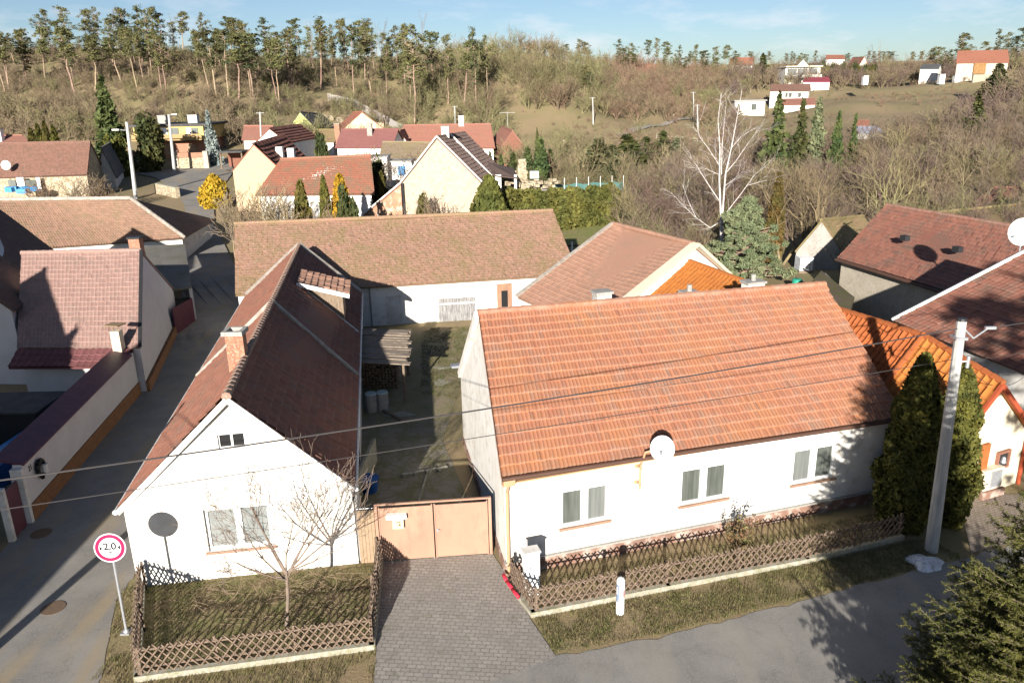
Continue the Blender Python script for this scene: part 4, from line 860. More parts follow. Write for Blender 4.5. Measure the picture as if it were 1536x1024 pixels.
gable_house('white_porch_gable', 'small white gable front at the left end of the long rose roof', 'house', mirror(l9, a9), mirror(l9, a9) + (b9 - a9), a9, b9, M_white, T_rose, BL=l9, BR=l9 + (b9 - a9), o=.1, og=.05, seed=73)
a8 = Q(769, 196, 134); l8 = Q(752, 220, 134); b8 = Q(752, 190, 146)
gable_house('board_gable_barn', 'small barn with red brown boarded gable right of the long rose roof', 'barn', l8 + (b8 - a8), l8, b8, a8, M_redwood, T_rose, o=.1, og=.05, seed=74)
H9 = pxhouse('mossy_roof_shed', 'shed with grey brown mossy roof in front of the long rose roof', 'shed', (574, 213, 112), (652, 214, 112), (568, 239, 108), (646, 241, 108), M_whitegrey, tile_mat('grey_moss_tiles', (.27, .20, .14), (.22, .16, .11), (.22, .18, .09), .6, None, 0, (.36, .32, .25), .5, .6), geo=True, sag=.2, seed=75)
for x0, x1, y0, y1, Y, lb in ((556, 582, 236, 262, 102, 'small white flat topped outhouse'), (588, 618, 243, 260, 100, 'low white outhouse with blue base strip')):
    a, b = Q(x0, y1, Y), Q(x1, y1, Y); zt = Q(x0, y0, Y)[2]; T = Thing('outhouse', lb + ' behind the red mossy roof', 'outhouse', a - UP * .8); p = MB()
    p.box(((a[0] + b[0]) / 2, Y + 1.5, (a[2] - .8 + zt) / 2), (b[0] - a[0], 3, zt - a[2] + .8)); T.part('wall', p, M_white)
    p = MB(); p.box(((a[0] + b[0]) / 2, Y + 1.5, zt + .06), (b[0] - a[0] + .3, 3.3, .12)); T.part('roof', p, M_grey)
    p = MB(); p.box(((a[0] + b[0]) / 2, Y - .03, a[2] + .3), (.9, .06, 1.2)); T.part('door', p, M_bluet if x0 > 580 else M_glassg)
# cream gabled barn
aC = Q(655, 206, 72); rC = Q(723, 274, 72); lC = Q(601, 275, 72); bC = Q(697, 199, 86); sh = bC - aC
HCg = gable_house('cream_gable_barn', 'tall cream gabled barn with peeling plaster and dark ribbed roof behind the courtyard barn', 'barn', rC, rC + sh, aC, bC, M_cream2 if False else plaster('peeling_cream', (.47, .385, .29), (.43, .35, .26), (.30, .24, .18), 3), tile_mat('dark_ribbed_tiles', (.13, .09, .078), (.10, .07, .06), None, 0, (.22, .16, .14), .5, None, 0, .7), BL=lC, BR=lC + sh, geo=True, o=.12, og=.05, th=.4, tw=.32, amp=.08, seed=76)
v = MB(); m0 = aC + sh * .42; v.bar(aC + UP * .1, rC + UP * .1, .16, .12); v.bar(aC + UP * .1, lC + UP * .1, .22, .12); HCg.part('verge', v, M_white, HCg.roof); v = MB(); v.bar(m0 + UP * .14, rC + sh * .42 + UP * .14, .26, .22); HCg.part('fire_wall_verge', v, M_white, HCg.roof)
q = aC + sh * .3; chimney(HCg, q - UP * .5, .6, .6, 1.3, M_whitegrey)
T = Thing('brick_lean_to', 'brick lean-to with sloping verge on the left side of the cream gabled barn', 'shed', Q(575, 325, 72) - UP); lo = Q(545, 322, 72); zb = lo[2] - 1.2
p = MB(); p.add([(lo[0], 72.02, zb), (lC[0], 72.02, zb), (lC[0], 72.02, lC[2] - .1), (lo[0], 72.02, lo[2] - .1), (lo[0], 79, zb), (lC[0], 79, zb), (lC[0], 79, lC[2] - .1), (lo[0], 79, lo[2] - .1)], [(0, 1, 2, 3), (5, 4, 7, 6), (4, 0, 3, 7), (1, 5, 6, 2)])
T.part('wall', p, mat('patchy_brick', (.42, .24, .15), (.34, .19, .12), 1.2, .95, (.56, .50, .42), 1.6, .3, lo=.42, hi=.58))
p = MB(); up_ = A3((0, 6.5, 0)); tile_patch(p, lo + up_, lo - A3((0, .1, 0)), lC - A3((0, .1, 0)), lC + up_, seed=77); T.roof = T.part('roof', p, T_rose)
p = MB(); p.bar(lo - A3((0, .05, -.08)), lC - A3((0, .05, -.08)), .2, .12); T.part('verge', p, M_white, T.roof)
p = MB(); q = Q(604, 275, 71.85); p.tube(A3((q[0], 71.85, q[2])), A3((q[0], 71.85, zb)), .09); T.part('downpipe', p, M_dark)
T = Thing('open_porch', 'open sided lean-to with white posts at the right end of the cream gabled barn', 'shed', Q(750, 285, 80) - UP)
a, b, c_, d = Q(728, 262, 79), Q(777, 267, 79), Q(770, 252, 84), Q(733, 243, 82)
p = MB(); tile_patch(p, a, b, c_, d, .32, .4, seed=78); T.roof = T.part('roof', p, bpy.data.materials['dark_ribbed_tiles'])
for px in (731, 747, 773): q = Q(px, 262, 79.3); p = MB(); p.box((q[0], 79.3, q[2] - 1.6), (.25 if px != 747 else .6, .25, 3.2)); T.part('post', p, M_white)
p = MB(); q = Q(755, 275, 83); p.box((q[0], 83, q[2] - .5), (3.2, .2, 3.5)); T.part('back_wall', p, M_cream)
T = Thing('ruined_chimney', 'ruined ochre masonry stack on a rubble heap right of the open lean-to', 'chimney', Q(783, 275, 82))
q0, q1 = Q(783, 275, 82), Q(783, 241, 82); p = MB()
for k in range(9): t = k / 8; p.box((q0[0] + random.uniform(-.08, .08), 82, q0[2] + (q1[2] - q0[2]) * t), (.75 + .3 * random.random(), .8, .36), random.random() * .3)
T.part('stack', p, M_rubble)
p = MB()
for k in range(50): p.box((q0[0] + random.gauss(.9, 1.3), 81.5 + random.gauss(0, .6), q0[2] - .6 + random.random() * 1.0), (.5, .4, .3), random.random() * 3)
tag(T.part('rubble', p, M_rubble), kind=None)
def crate_at(px0, px1, py0, py1, Y, name, label, cat, m, m2):
    a, b = Q(px0, py1, Y), Q(px1, py1, Y); zt = Q(px0, py0, Y)[2]; T = Thing(name, label, cat, a); p = MB()
    p.box(((a[0] + b[0]) / 2, Y, (a[2] + zt) / 2), (b[0] - a[0], .9, zt - a[2])); T.part('body', p, m)
    p = MB(); p.box(((a[0] + b[0]) / 2, Y - .46, (a[2] + zt) / 2), ((b[0] - a[0]) * .7, .04, (zt - a[2]) * .6)); T.part('panel', p, m2); return T
crate_at(795, 808, 257, 267, 82, 'appliance', 'old white appliance standing in the cluttered yard beyond the thuja hedge', 'appliance', M_whitepaint, M_grey)
def table(px0, px1, py, Y):
    a, b = Q(px0, py, Y), Q(px1, py, Y); T = Thing('garden_table', 'grey garden table beyond the thuja hedge', 'table', a - UP * .75); p = MB(); p.box(((a[0] + b[0]) / 2, Y, a[2]), (b[0] - a[0], .9, .06)); T.part('tabletop', p, M_grey)
    for x in (a[0] + .1, b[0] - .1):
        for y in (Y - .4, Y + .4): p = MB(); p.box((x, y, a[2] - .4), (.06, .06, .75)); T.part('leg', p, M_wood)
table(800, 826, 285, 80)
T = Thing('net_fence', 'garden fence of green netting on thin posts beyond the thuja hedge', 'fence', Q(880, 292, 84))
a, b = Q(828, 285, 84), Q(935, 279, 88); p = MB(); L = 12; zt = .9
for k in range(L):
    t0, t1 = k / L, (k + 1) / L; q0 = a + (b - a) * t0; q1 = a + (b - a) * t1; s0, s1 = .1 * math.sin(k * 2), .1 * math.sin(k * 2 + 2)
    p.add([q0 + A3((0, 0, -.5)), q1 + A3((0, 0, -.5)), q1 + UP * (.5 + s1), q0 + UP * (.5 + s0), q0 + A3((0, .03, -.5)), q1 + A3((0, .03, -.5)), q1 + A3((0, .03, .5 + s1)), q0 + A3((0, .03, .5 + s0))], [(0, 1, 2, 3), (7, 6, 5, 4), (3, 2, 6, 7)])
T.part('netting', p, M_net)
for k in range(0, L + 1, 2): q = a + (b - a) * k / L; p = MB(); p.tube(q - UP * .6, q + UP * 1.2, .04, n=6); T.part('post', p, M_whitegrey)

# ------------------------------------------------------------------ houses on the far hillside
def hill(name, label, r0, r1, e0, e1, D, wall, tile, dd=5, base=None, cat='house', **k):
    T = pxhouse(name, label, cat, (*r0, D + dd), (*r1, D + dd), (*e0, D), (*e1, D), wall, tile, o=.25, cap=False, **k); return T
hill('red_roof_house', 'red roofed house left of the tall hillside spruce', (1096, 86.5), (1131, 86), (1093, 98), (1129, 98), 300, M_white, T_red)
hill('long_red_house', 'long low house with dull red roof half hidden among pines on the skyline', (951, 95.5), (994, 95.5), (949, 107), (995, 107), 270, M_cream, T_rose)
hv = hill('white_hill_house', 'white house with red roof on the far right skyline', (1239, 82.5), (1266, 82.5), (1238, 89), (1268, 89), 290, M_white, T_red)
a, l, b = Q(1297, 85, 280), Q(1287, 101, 280), Q(1279, 86, 290)
gable_house('pale_gable_house', 'pale gabled house with red roof beside the dark conifer hedge on the hill', 'house', l + (b - a), l, b, a, M_cream2, T_red, o=.2, cap=False)
T = Thing('balcony_villa', 'white hillside villa with wide glazed balcony and small gable on top', 'house', Q(1203, 127, 250))
a, b = Q(1177, 122, 250), Q(1229, 122, 250); zt = Q(1203, 101, 250)[2]; zb = h(a[0], 250) - 1
p = MB(); p.box(((a[0] + b[0]) / 2, 254, (zb + zt) / 2), (b[0] - a[0], 8, zt - zb)); T.part('wall', p, M_white)
p = MB(); p.box(((a[0] + b[0]) / 2, 253.6, zt + .2), (b[0] - a[0] + .6, 9.4, .35)); T.roof = T.part('roof', p, M_cream2)
upright(T, 249.95, 1180, 1226, 103, 113, 'window_band', M_glassg, .1)
for px in (1180, 1195, 1211, 1226): upright(T, 249.8, px - .6, px + .6, 103, 115, 'post', M_white, .2)
p = MB(); zz = Q(1203, 115, 250)[2]; p.box(((a[0] + b[0]) / 2, 249.2, zz), (b[0] - a[0], 1.6, .9)); T.part('balcony', p, M_whitegrey)
a, l, b = Q(1205, 90, 254), Q(1194, 101, 254), Q(1205, 89.5, 261)
w = MB(); w.add([l, mirror(l, a), a, l + (b - a), mirror(l, a) + (b - a), b], [(0, 1, 2), (1, 4, 5, 2), (3, 0, 2, 5)]); T.part('roof_gable', w, M_cream2)
hb = hill('maroon_roof_bungalow', 'white bungalow with maroon sheet roof below the balcony villa', (1208, 116.5), (1243, 115.5), (1204, 123), (1246, 123), 232, M_white, M_maroon if False else tile_mat('maroon_sheet', (.24, .05, .065), (.22, .045, .06), None, 0, None, 0, None, 0, .2), dd=4)
hw = hill('brown_roof_bungalow', 'white bungalow with brown roof and dark windows behind the spruces', (1157, 126.5), (1216, 126), (1154, 137), (1214, 137), 215, M_white, tile_mat('brown_tiles', (.25, .135, .10), (.19, .10, .075)))
for x0, x1 in ((1178, 1181), (1183, 1187), (1197, 1201)): upright(hw, 214.9, x0, x1, 139, 145, 'window', M_glass, .5)
hill('terrace_roof_house', 'low house with rose brown roof just below the brown roofed bungalow', (1172, 148), (1222, 147), (1168, 158), (1224, 157), 195, M_white, T_rose, dd=5)
T = Thing('flat_white_house', 'white flat roofed house with two dark windows behind the bare birch', 'house', Q(1123, 178, 205))
a, b = Q(1101, 178, 205), Q(1146, 178, 205); zt = Q(1123, 152, 205)[2]; p = MB(); p.box(((a[0] + b[0]) / 2, 208.5, (a[2] + zt) / 2 - .6), (b[0] - a[0], 7, zt - a[2] + 1.2)); T.part('wall', p, M_white)
p = MB(); p.box(((a[0] + b[0]) / 2, 208.4, zt + .15), (b[0] - a[0] + .6, 7.8, .3)); T.part('roof', p, M_grey)
for x0, x1 in ((1106, 1110), (1127, 1134)): upright(T, 204.95, x0, x1, 156, 165, 'window', M_glass, .12)
hill('grey_roof_shed', 'low white shed with grey roof left of the big hillside barn', (1383, 97), (1412, 96), (1379, 103.5), (1408, 103.5), 228, M_white, T_slate, dd=4, cat='shed')
hbn = hill('hillside_barn', 'big pale stone barn with red tiled roof high on the right hill', (1436.5, 76.5), (1512, 75), (1434, 95), (1514, 94), 205, mat('pale_stone', (.50, .44, .36), (.38, .33, .27), 1.2, .95), T_red, dd=6, cat='barn')
upright(hbn, 204.95, 1459, 1477, 95, 111, 'barn_door', mat('brown_planks', (.30, .17, .07), (.22, .12, .05), 3), .3)
p = MB(); a = Q(1473, 116, 200); p.box((a[0], 200, a[2] - .3), (4.6, .6, 1.9)); tag_o = Thing('retaining_wall', 'light grey wall in front of the hillside barn door', 'wall', a - UP); tag_o.part('wall', p, M_palecon)
for px, py, w_, hh, lb in ((1411, 124, 1.3, 1.9, 'small white hut left of the hillside barn'), (1433, 128, 1.3, 2.3, 'slim white hut nearest the hillside barn'), (1297, 125, 1.2, 1.7, 'tiny white hut on the grassy hillside')):
    a = Q(px, py, 205); T = Thing('white_hut', lb, 'hut', a - UP * .2); p = MB(); p.box((a[0], 205, a[2] + hh / 2 - .2), (w_, 1.2, hh + .4)); T.part('wall', p, M_whitepaint); p = MB(); p.box((a[0], 205, a[2] + hh + .06), (w_ + .2, 1.4, .1)); T.part('roof', p, M_grey)
hill('hut_red_roof', 'small hut with red roof among shrubs below the grassy slope', (1285, 180), (1304, 180), (1283, 188), (1304, 189), 135, M_cream, T_red, dd=2.5, cat='hut')
a, b = Q(1288, 199, 128), Q(1326, 199, 128); T = Thing('blue_sheet_shed', 'low shed with lilac blue sheet roof beside the small red hut', 'shed', a - UP); p = MB(); p.add([a, b, b + A3((0, 2.2, .9)), a + A3((0, 2.2, .9)), a - UP * .08, b - UP * .08, b + A3((0, 2.2, .82)), a + A3((0, 2.2, .82))], [(0, 1, 2, 3), (7, 6, 5, 4), (0, 4, 5, 1), (1, 5, 6, 2), (3, 2, 6, 7), (0, 3, 7, 4)]); T.part('roof', p, mat('lilac_sheet', (.27, .28, .36)))
p = MB(); p.box(((a[0] + b[0]) / 2, 129.3, a[2] - .5), (b[0] - a[0] - .2, 1.8, 1.2)); T.part('wall', p, M_grey)
for (x0, x1, py, lb) in ((1010, 1042, 207, 'thin pale pipe rail above the conifers'),):
    a, b = Q(985, 202, 150), Q(1046, 208, 146); T = Thing('pale_rail', 'low pale rail beside the track behind the bare birch', 'rail', a); p = MB(); p.bar(a, b, .25, .3); T.part('rail', p, M_palecon)
    for k in range(4): q = a + (b - a) * k / 3; p = MB(); p.box(q - UP * .5, (.2, .2, .9)); T.part('post', p, M_palecon)
# ------------------------------------------------------------------ plants
def leafmat(name, c1, c2, scale=.9, objvar=.12, rough=.75):
    m = bpy.data.materials.new(name); t, b = nt(m); b.inputs['Roughness'].default_value = rough; b.inputs['Specular IOR Level'].default_value = .15
    tc = N(t, 'ShaderNodeTexCoord'); v = tc.outputs['Object']
    col = mix(t, ramp(t, noi(t, v, scale, 4, .65), .38, .62), c1, c2)
    g = N(t, 'ShaderNodeNewGeometry'); r = g.outputs['Random Per Island']
    hs = N(t, 'ShaderNodeHueSaturation'); t.links.new(col, hs.inputs['Color'])
    oi = N(t, 'ShaderNodeObjectInfo')
    val = mth(t, 'ADD', mth(t, 'MULTIPLY_ADD', r, .6, .7), mth(t, 'MULTIPLY_ADD', oi.outputs['Random'], 2 * objvar, -objvar))
    t.links.new(val, hs.inputs['Value']); t.links.new(mth(t, 'MULTIPLY_ADD', oi.outputs['Random'], .04, .48), hs.inputs['Hue'])
    t.links.new(hs.outputs[0], b.inputs['Base Color']); return m
L_pine = leafmat('pine_needles', (.090, .098, .040), (.14, .13, .052), .25)
L_pinedark = leafmat('dark_pine_needles', (.055, .07, .034), (.10, .10, .042), .3)
L_spruce = leafmat('spruce_needles', (.036, .055, .020), (.085, .092, .030), .4, .22)
L_near = leafmat('near_spruce_needles', (.050, .062, .014), (.105, .105, .026), .7, 0)
L_blue = leafmat('blue_spruce_needles', (.27, .31, .29), (.20, .24, .235), .4)
L_bigpine = leafmat('bluish_pine_needles', (.105, .13, .068), (.17, .18, .095), .7)
L_thuja = leafmat('thuja_sprays', (.050, .052, .014), (.105, .093, .021), 1.6)
L_thuja2 = leafmat('bronze_thuja_sprays', (.12, .08, .022), (.075, .072, .02), .8)
L_gold = leafmat('golden_thuja_sprays', (.42, .27, .02), (.24, .18, .02), .6)
L_hedge = leafmat('hedge_sprays', (.066, .070, .018), (.118, .107, .027), .5, 0)
L_box = leafmat('dark_bush_leaves', (.040, .05, .018), (.075, .070, .022), .5)
L_rose = leafmat('rose_leaves', (.14, .15, .05), (.20, .10, .05), 2)
B_trunk = mat('pine_bark', (.34, .235, .17), (.25, .18, .13), 1.5, .9, objvar=.15)
B_brown = mat('brown_twigs', (.225, .165, .108), (.165, .12, .08), .5, .9, objvar=.22)
B_olive = mat('olive_twigs', (.205, .175, .092), (.155, .132, .07), .5, .9, objvar=.2)
B_purple = mat('purple_brown_twigs', (.185, .13, .105), (.135, .098, .08), .5, .9, objvar=.2)
B_tan = mat('tan_twigs', (.29, .215, .135), (.23, .17, .10), .5, .9, objvar=.12)
B_lichen = mat('lichen_bark', (.27, .225, .11), (.19, .155, .09), 2.5, .9, objvar=.1)
B_birch = mat('birch_bark', (.62, .58, .55), (.46, .42, .39), 3, .7, (.22, .19, .17), 9)
B_fruit = mat('fruit_tree_bark', (.22, .165, .13), (.15, .115, .09), 5, .85)
B_dark = mat('dark_bark', (.10, .075, .055), (.075, .055, .04), 4, .9)

def segs_mesh(name, S, m, thin=.012):
    """S: list of (p,q,r0,r1) -> tubes (5 sided when thick, 3 sided when thin)"""
    A = np.array([np.concatenate([s[0], s[1], [s[2], s[3]]]) for s in S], float); Vs = []; Fs = []; off = 0
    for n, sel in ((6, A[:, 6] > thin), (3, A[:, 6] <= thin)):
        B = A[sel]
        if not len(B): continue
        p, q, r0, r1 = B[:, :3], B[:, 3:6], B[:, 6], B[:, 7]; d = q - p; d /= np.linalg.norm(d, axis=1, keepdims=True) + 1e-9
        ref = np.where(np.abs(d[:, 2:3]) < .9, [[0, 0, 1.]], [[1., 0, 0]]); a = np.cross(d, ref); a /= np.linalg.norm(a, axis=1, keepdims=True) + 1e-9; b = np.cross(d, a)
        ring = []
        for c, rr in ((p, r0), (q, r1)):
            for k in range(n): t = 2 * math.pi * k / n; ring.append(c + (a * math.cos(t) + b * math.sin(t)) * rr[:, None])
        V = np.stack(ring, 1).reshape(-1, 3); base = off + np.arange(len(B))[:, None, None] * 2 * n
        f = np.array([[k, (k + 1) % n, n + (k + 1) % n, n + k] for k in range(n)])[None]
        Vs.append(V); Fs.append((base + f).reshape(-1, 4)); off += len(V)
    return mesh_np(name, np.concatenate(Vs), np.concatenate(Fs), m)
def grow(S, rs, p, d, L, r, lev, wob=.18, up=.12, kids=(2, 3), ang=.75, ratio=.62, nseg=4, rmin=.004, tip=.5):
    p = A3(p); d = A3(d); d /= np.linalg.norm(d)
    for i in range(nseg):
        d = d + rs.normal(0, wob, 3) + A3((0, 0, up)); d /= np.linalg.norm(d)
        ra = r * (1 - (1 - tip) * i / nseg); rb = r * (1 - (1 - tip) * (i + 1) / nseg)
        q = p + d * L / nseg; S.append((p, q, max(ra, rmin), max(rb, rmin)))
        if lev > 0 and i >= 1:
            for _ in range(rs.integers(kids[0], kids[1] + 1)):
                a = rs.normal(0, 1, 3); a -= a @ d * d; a /= np.linalg.norm(a) + 1e-9; t = ang * rs.uniform(.6, 1.3)
                grow(S, rs, q, d * math.cos(t) + a * math.sin(t), L * ratio * rs.uniform(.7, 1.1), rb * .62, lev - 1, wob, up, kids, ang, ratio, max(2, nseg - 1), rmin, tip)
        p = q
def cards(C, size, rs, Nn=None, asp=1.0, flat=0.0):
    """leaf-sized quads; Nn = preferred normals"""
    n = len(C); nn = rs.normal(0, 1, (n, 3)) + (0 if Nn is None else Nn * flat); nn /= np.linalg.norm(nn, axis=1, keepdims=True) + 1e-9
    a = np.cross(nn, rs.normal(0, 1, (n, 3))); a /= np.linalg.norm(a, axis=1, keepdims=True) + 1e-9; b = np.cross(nn, a)
    s = (size * rs.uniform(.6, 1.35, n))[:, None] if np.isscalar(size) else size[:, None]
    V = np.stack([C - a * s * asp - b * s * .6, C + a * s * asp - b * s * .45, C + a * s * asp * .8 + b * s * .6, C - a * s * asp * .9 + b * s * .5], 1).reshape(-1, 3)
    return V, np.arange(4 * n).reshape(-1, 4)
def clump_pts(rs, centers, rad, n, squash=.6):
    C = np.repeat(centers, n, 0); r = np.repeat(rad, n); v = rs.normal(0, 1, (len(C), 3)); v /= np.linalg.norm(v, axis=1, keepdims=True)
    v *= (rs.random(len(C)) ** .45)[:, None] * r[:, None]; v[:, 2] *= squash; return C + v
def two_part(name, label, cat, trunk_me, crown_me, group, t2='crown'):
    o = bpy.data.objects.new(name, None); COL.objects.link(o); tag(o, label, cat, group); link('trunk', trunk_me, o); link(t2, crown_me, o); return o
# --- generators (unit: metres, base at origin)
def pine_far(seed, H, m, crown=.5, w=2.0, n=22, ncl=54, leaf=.145):
    rs = np.random.default_rng(seed); S = []; lean = rs.normal(0, .04, 2); pts = []
    for i in range(7): pts.append(A3((lean[0] * H * i / 6 + rs.normal(0, .07), lean[1] * H * i / 6 + rs.normal(0, .07), H * .95 * i / 6)))
    for i in range(6): S.append((pts[i], pts[i+1], .19 * (1 - i / 7), .19 * (1 - (i + 1) / 7)))
    cs = []; rd = []
    for k in range(ncl):
        t = 1 - crown * rs.random() ** 1.1; z = H * t; tt = (1 - t) / crown; rr = w * (.22 + .78 * math.sin(math.pi * min(1, tt * .72 + .10)) ** .8) * rs.uniform(.15, 1.0) * (1 + .45 * math.sin(t * 21 + seed)); a = rs.random() * 6.28
        c = A3((lean[0] * z + rr * math.cos(a), lean[1] * z + rr * math.sin(a), z + rs.normal(0, .2))); base = A3((lean[0] * z, lean[1] * z, z - rr * .3)); S.append((base, c, .05, .02)); cs.append(c); rd.append(rs.uniform(.3, 1.05))
    for k in range(14):
        z = H * rs.uniform(.25, 1 - crown * .8); a = rs.random() * 6.28; S.append((A3((lean[0] * z, lean[1] * z, z)), A3((lean[0] * z + math.cos(a), lean[1] * z + math.sin(a), z + .2)), .03, .01))
    cs.append(A3((lean[0] * H, lean[1] * H, H * .99))); rd.append(.6)
    P = clump_pts(rs, np.array(cs), np.array(rd), n, .7); V, F = cards(P, leaf, rs, None, 1.3); return segs_mesh('trunk', S, B_trunk, .0), mesh_np('crown', V, F, m)
def spruce(seed, H, Rr, m, dens=1.0, leaf=.2, lo=.05, droop=.25, irregular=.2, trunkm=None):
    rs = np.random.default_rng(seed); P = []; S = [(A3((0, 0, 0)), A3((0, 0, H * .55)), .02 * H * .6, .012 * H * .6), (A3((0, 0, H * .55)), A3((0, 0, H)), .012 * H * .6, .01)]
    z = lo * H
    while z < H * .985:
        t = z / H; rr = Rr * (1 - t) ** .85; k = max(4, int(9 * dens * (.6 + .4 * (1 - t))))
        for b in range(k):
            a = rs.random() * 6.28; L = rr * rs.uniform(1 - irregular * 2, 1.08) + .08; nn = max(3, int(L / leaf * 2.6 * dens))
            tt = rs.random(nn) ** .7; sp = (.12 + .22 * tt * (1 - tt) * 2) * L; lat = rs.normal(0, 1, nn) * sp * .6
            zz = z - droop * L * tt + .12 * L * tt ** 3 + rs.normal(0, .06, nn) * L
            P.append(np.column_stack([np.cos(a) * L * tt - np.sin(a) * lat, np.sin(a) * L * tt + np.cos(a) * lat, zz]))
            if L > 1.0: S.append((A3((0, 0, z)), A3((np.cos(a) * L * .8, np.sin(a) * L * .8, z - droop * L * .8)), .02, .008))
        z += max(.16, H * .022) / max(.6, dens) * rs.uniform(.8, 1.2)
    P.append(np.column_stack([rs.normal(0, .03, 12), rs.normal(0, .03, 12), np.linspace(H * .93, H * 1.01, 12)]))
    P = np.concatenate(P); V, F = cards(P, leaf, rs, None, 1.25); return segs_mesh('trunk', S, trunkm or B_dark, .0), mesh_np('crown', V, F, m)
def thuja(seed, H, Rr, m, n=2600, leaf=.14, shape=1.6, base=.55):
    rs = np.random.default_rng(seed); t = rs.random(n) ** 1.15; prof = (base + (1 - base) * np.minimum(1, t * 3.0)) * (1 - t ** shape) ** .75 + .02; a = rs.random(n) * 6.283
    bump_ = 1 + .13 * np.sin(a * 3 + t * 9 + seed) + .10 * np.sin(a * 5 - t * 16) + rs.normal(0, .05, n); r = Rr * prof * bump_ * rs.random(n) ** .22
    P = np.column_stack([r * np.cos(a), r * np.sin(a), t * H]); nn = np.column_stack([np.cos(a), np.sin(a), .25 + 0 * a]); V, F = cards(P, leaf, rs, nn, 1.2, .9)
    S = [(A3((0, 0, 0)), A3((0, 0, H * .8)), .07, .02)]; return segs_mesh('trunk', S, B_dark, 0), mesh_np('crown', V, F, m)
def roundbush(seed, rx, rz, m, n=1800, leaf=.16, lumps=9):
    rs = np.random.default_rng(seed); cs = []; rd = []
    for k in range(lumps): v = rs.normal(0, 1, 3); v /= np.linalg.norm(v); cs.append(A3((v[0] * rx * .55, v[1] * rx * .55, rz * .55 + v[2] * rz * .38))); rd.append(rx * rs.uniform(.42, .62))
    P = clump_pts(rs, np.array(cs), np.array(rd), n // lumps, rz / rx * .9); P[:, 2] = np.maximum(P[:, 2], .05); V, F = cards(P, leaf, rs)
    S = []; 
    for k in range(5): S.append((A3((0, 0, 0)), A3(cs[k]), .05, .02))
    return segs_mesh('trunk', S, B_dark, 0), mesh_np('crown', V, F, m)
def bare(seed, H, m, lev=3, r=.11, spread=.75, stems=1, kids=(2, 3), rmin=.012, name='bare_tree', trunkfrac=.45, wob=.17, up=.1, ratio=.62, thin=.02):
    rs = np.random.default_rng(seed); S = []
    for s in range(stems):
        a = rs.random() * 6.28; d = A3((math.cos(a) * (.0 if stems == 1 else .55), math.sin(a) * (.0 if stems == 1 else .55), 1))
        grow(S, rs, A3((math.cos(a) * .15 * (stems > 1), math.sin(a) * .15 * (stems > 1), 0)), d, H * trunkfrac * (1 if stems == 1 else rs.uniform(.8, 1.2)), r, lev, wob, up, kids, spread, ratio, 4, rmin)
    z = max(max(s[0][2], s[1][2]) for s in S); k = H / z; S = [(s[0] * k, s[1] * k, s[2], s[3]) for s in S]
    return segs_mesh(name, S, m, thin), len(S)

# --- pines on the ridge
PINES = [pine_far(100 + i, 16, L_pine if i % 3 else L_pinedark, (.48, .58, .42, .70, .52, .64)[i], (1.9, 2.3, 1.7, 1.6, 2.4, 1.5)[i]) for i in range(6)]
pine_protos = {}
def put_pine(px, top, D, kind, label, group):
    q = Q(px, 100, D); x = q[0]; z = h(x, D); H = Q(px, top, D)[2] - z
    if H < 5: H = 5
    s = H / 16.0; k = kind % 6
    if k not in pine_protos:
        o = two_part('pine_tree', label, 'tree', *PINES[k], group); pine_protos[k] = o
        o.location = (x, D, z - .2); o.rotation_euler = (0, 0, random.random() * 6.28); o.scale = (.5 + .5 * s,) * 2 + (s,); o['label'] = label; o['group'] = group; return o
    return copy_thing(pine_protos[k], (x, D, z - .2), random.random() * 6.28, ((.5 + .5 * s) * (wd := random.uniform(.75, 1.45)), (.5 + .5 * s) * wd, s), label, group)
GL_, LL_ = 'pines along the left ridge', 'tall slender pine with bare trunk on the left ridge skyline'
tops = [(5,62),(22,55),(38,46),(55,60),(70,20),(82,14),(100,30),(114,10),(131,14),(143,34),(156,9),(170,26),(178,22),(190,40),(204,12),(215,9),(226,14),(234,10),(250,20),(262,32),(277,17),(296,45),(313,18),(331,46),(352,26),(366,36),(383,50),(399,26),(414,48),(431,46),(452,28),(470,40),(478,34),(491,26),(503,36),(516,28),(527,40),(536,31),(546,34),(562,29),(597,38),(613,36),(650,48),(670,52),(694,60),(713,42),(730,52)]
rp = random.Random(5)
for i, (px, tp) in enumerate(tops): put_pine(px, tp, rp.uniform(182, 222), i, LL_, GL_)
for i in range(46): put_pine(rp.uniform(0, 620), rp.uniform(30, 70), rp.uniform(176, 228), rp.randrange(6), LL_, GL_)
for i in range(22): put_pine(rp.uniform(0, 430), rp.uniform(40, 60), rp.uniform(166, 180), rp.choice((0, 2, 4)), LL_, GL_)
for i, (px, tp, D) in enumerate([(852, 66, 262), (870, 59, 262), (884, 63, 264), (929, 59, 270), (946, 64, 268), (938, 72, 262), (972, 60, 275), (986, 57, 275), (1004, 63, 272), (1020, 68, 268), (1012, 80, 262), (1042, 67, 280), (1056, 76, 276), (1070, 70, 285), (1086, 68, 285), (1100, 76, 300), (1030, 84, 262), (1075, 86, 270), (1062, 92, 262), (998, 82, 268), (955, 80, 262)]):
    put_pine(px, tp, D, i, 'dark bushy pine on the skyline above the middle of the scrubby hill', 'pines on the middle skyline')
for i, (px, tp, D) in enumerate([(1438, 50, 240), (1494, 44, 260), (1508, 48, 258), (1520, 54, 255), (1534, 40, 250), (1410, 70, 265), (1394, 72, 270), (1424, 74, 255), (1450, 66, 252), (1478, 62, 262)]):
    put_pine(px, tp, D, i + 2, 'dark pine standing behind the big hillside barn', 'pines behind the hillside barn')
for i in range(40):
    a = rp.uniform(.2, .62); D = rp.uniform(330, 420); px = 768 + a * 1235; put_pine(px, rp.uniform(76, 90), D, rp.choice((1, 3, 5)), 'distant pine on the plateau skyline at the right', 'distant pines on the right plateau')
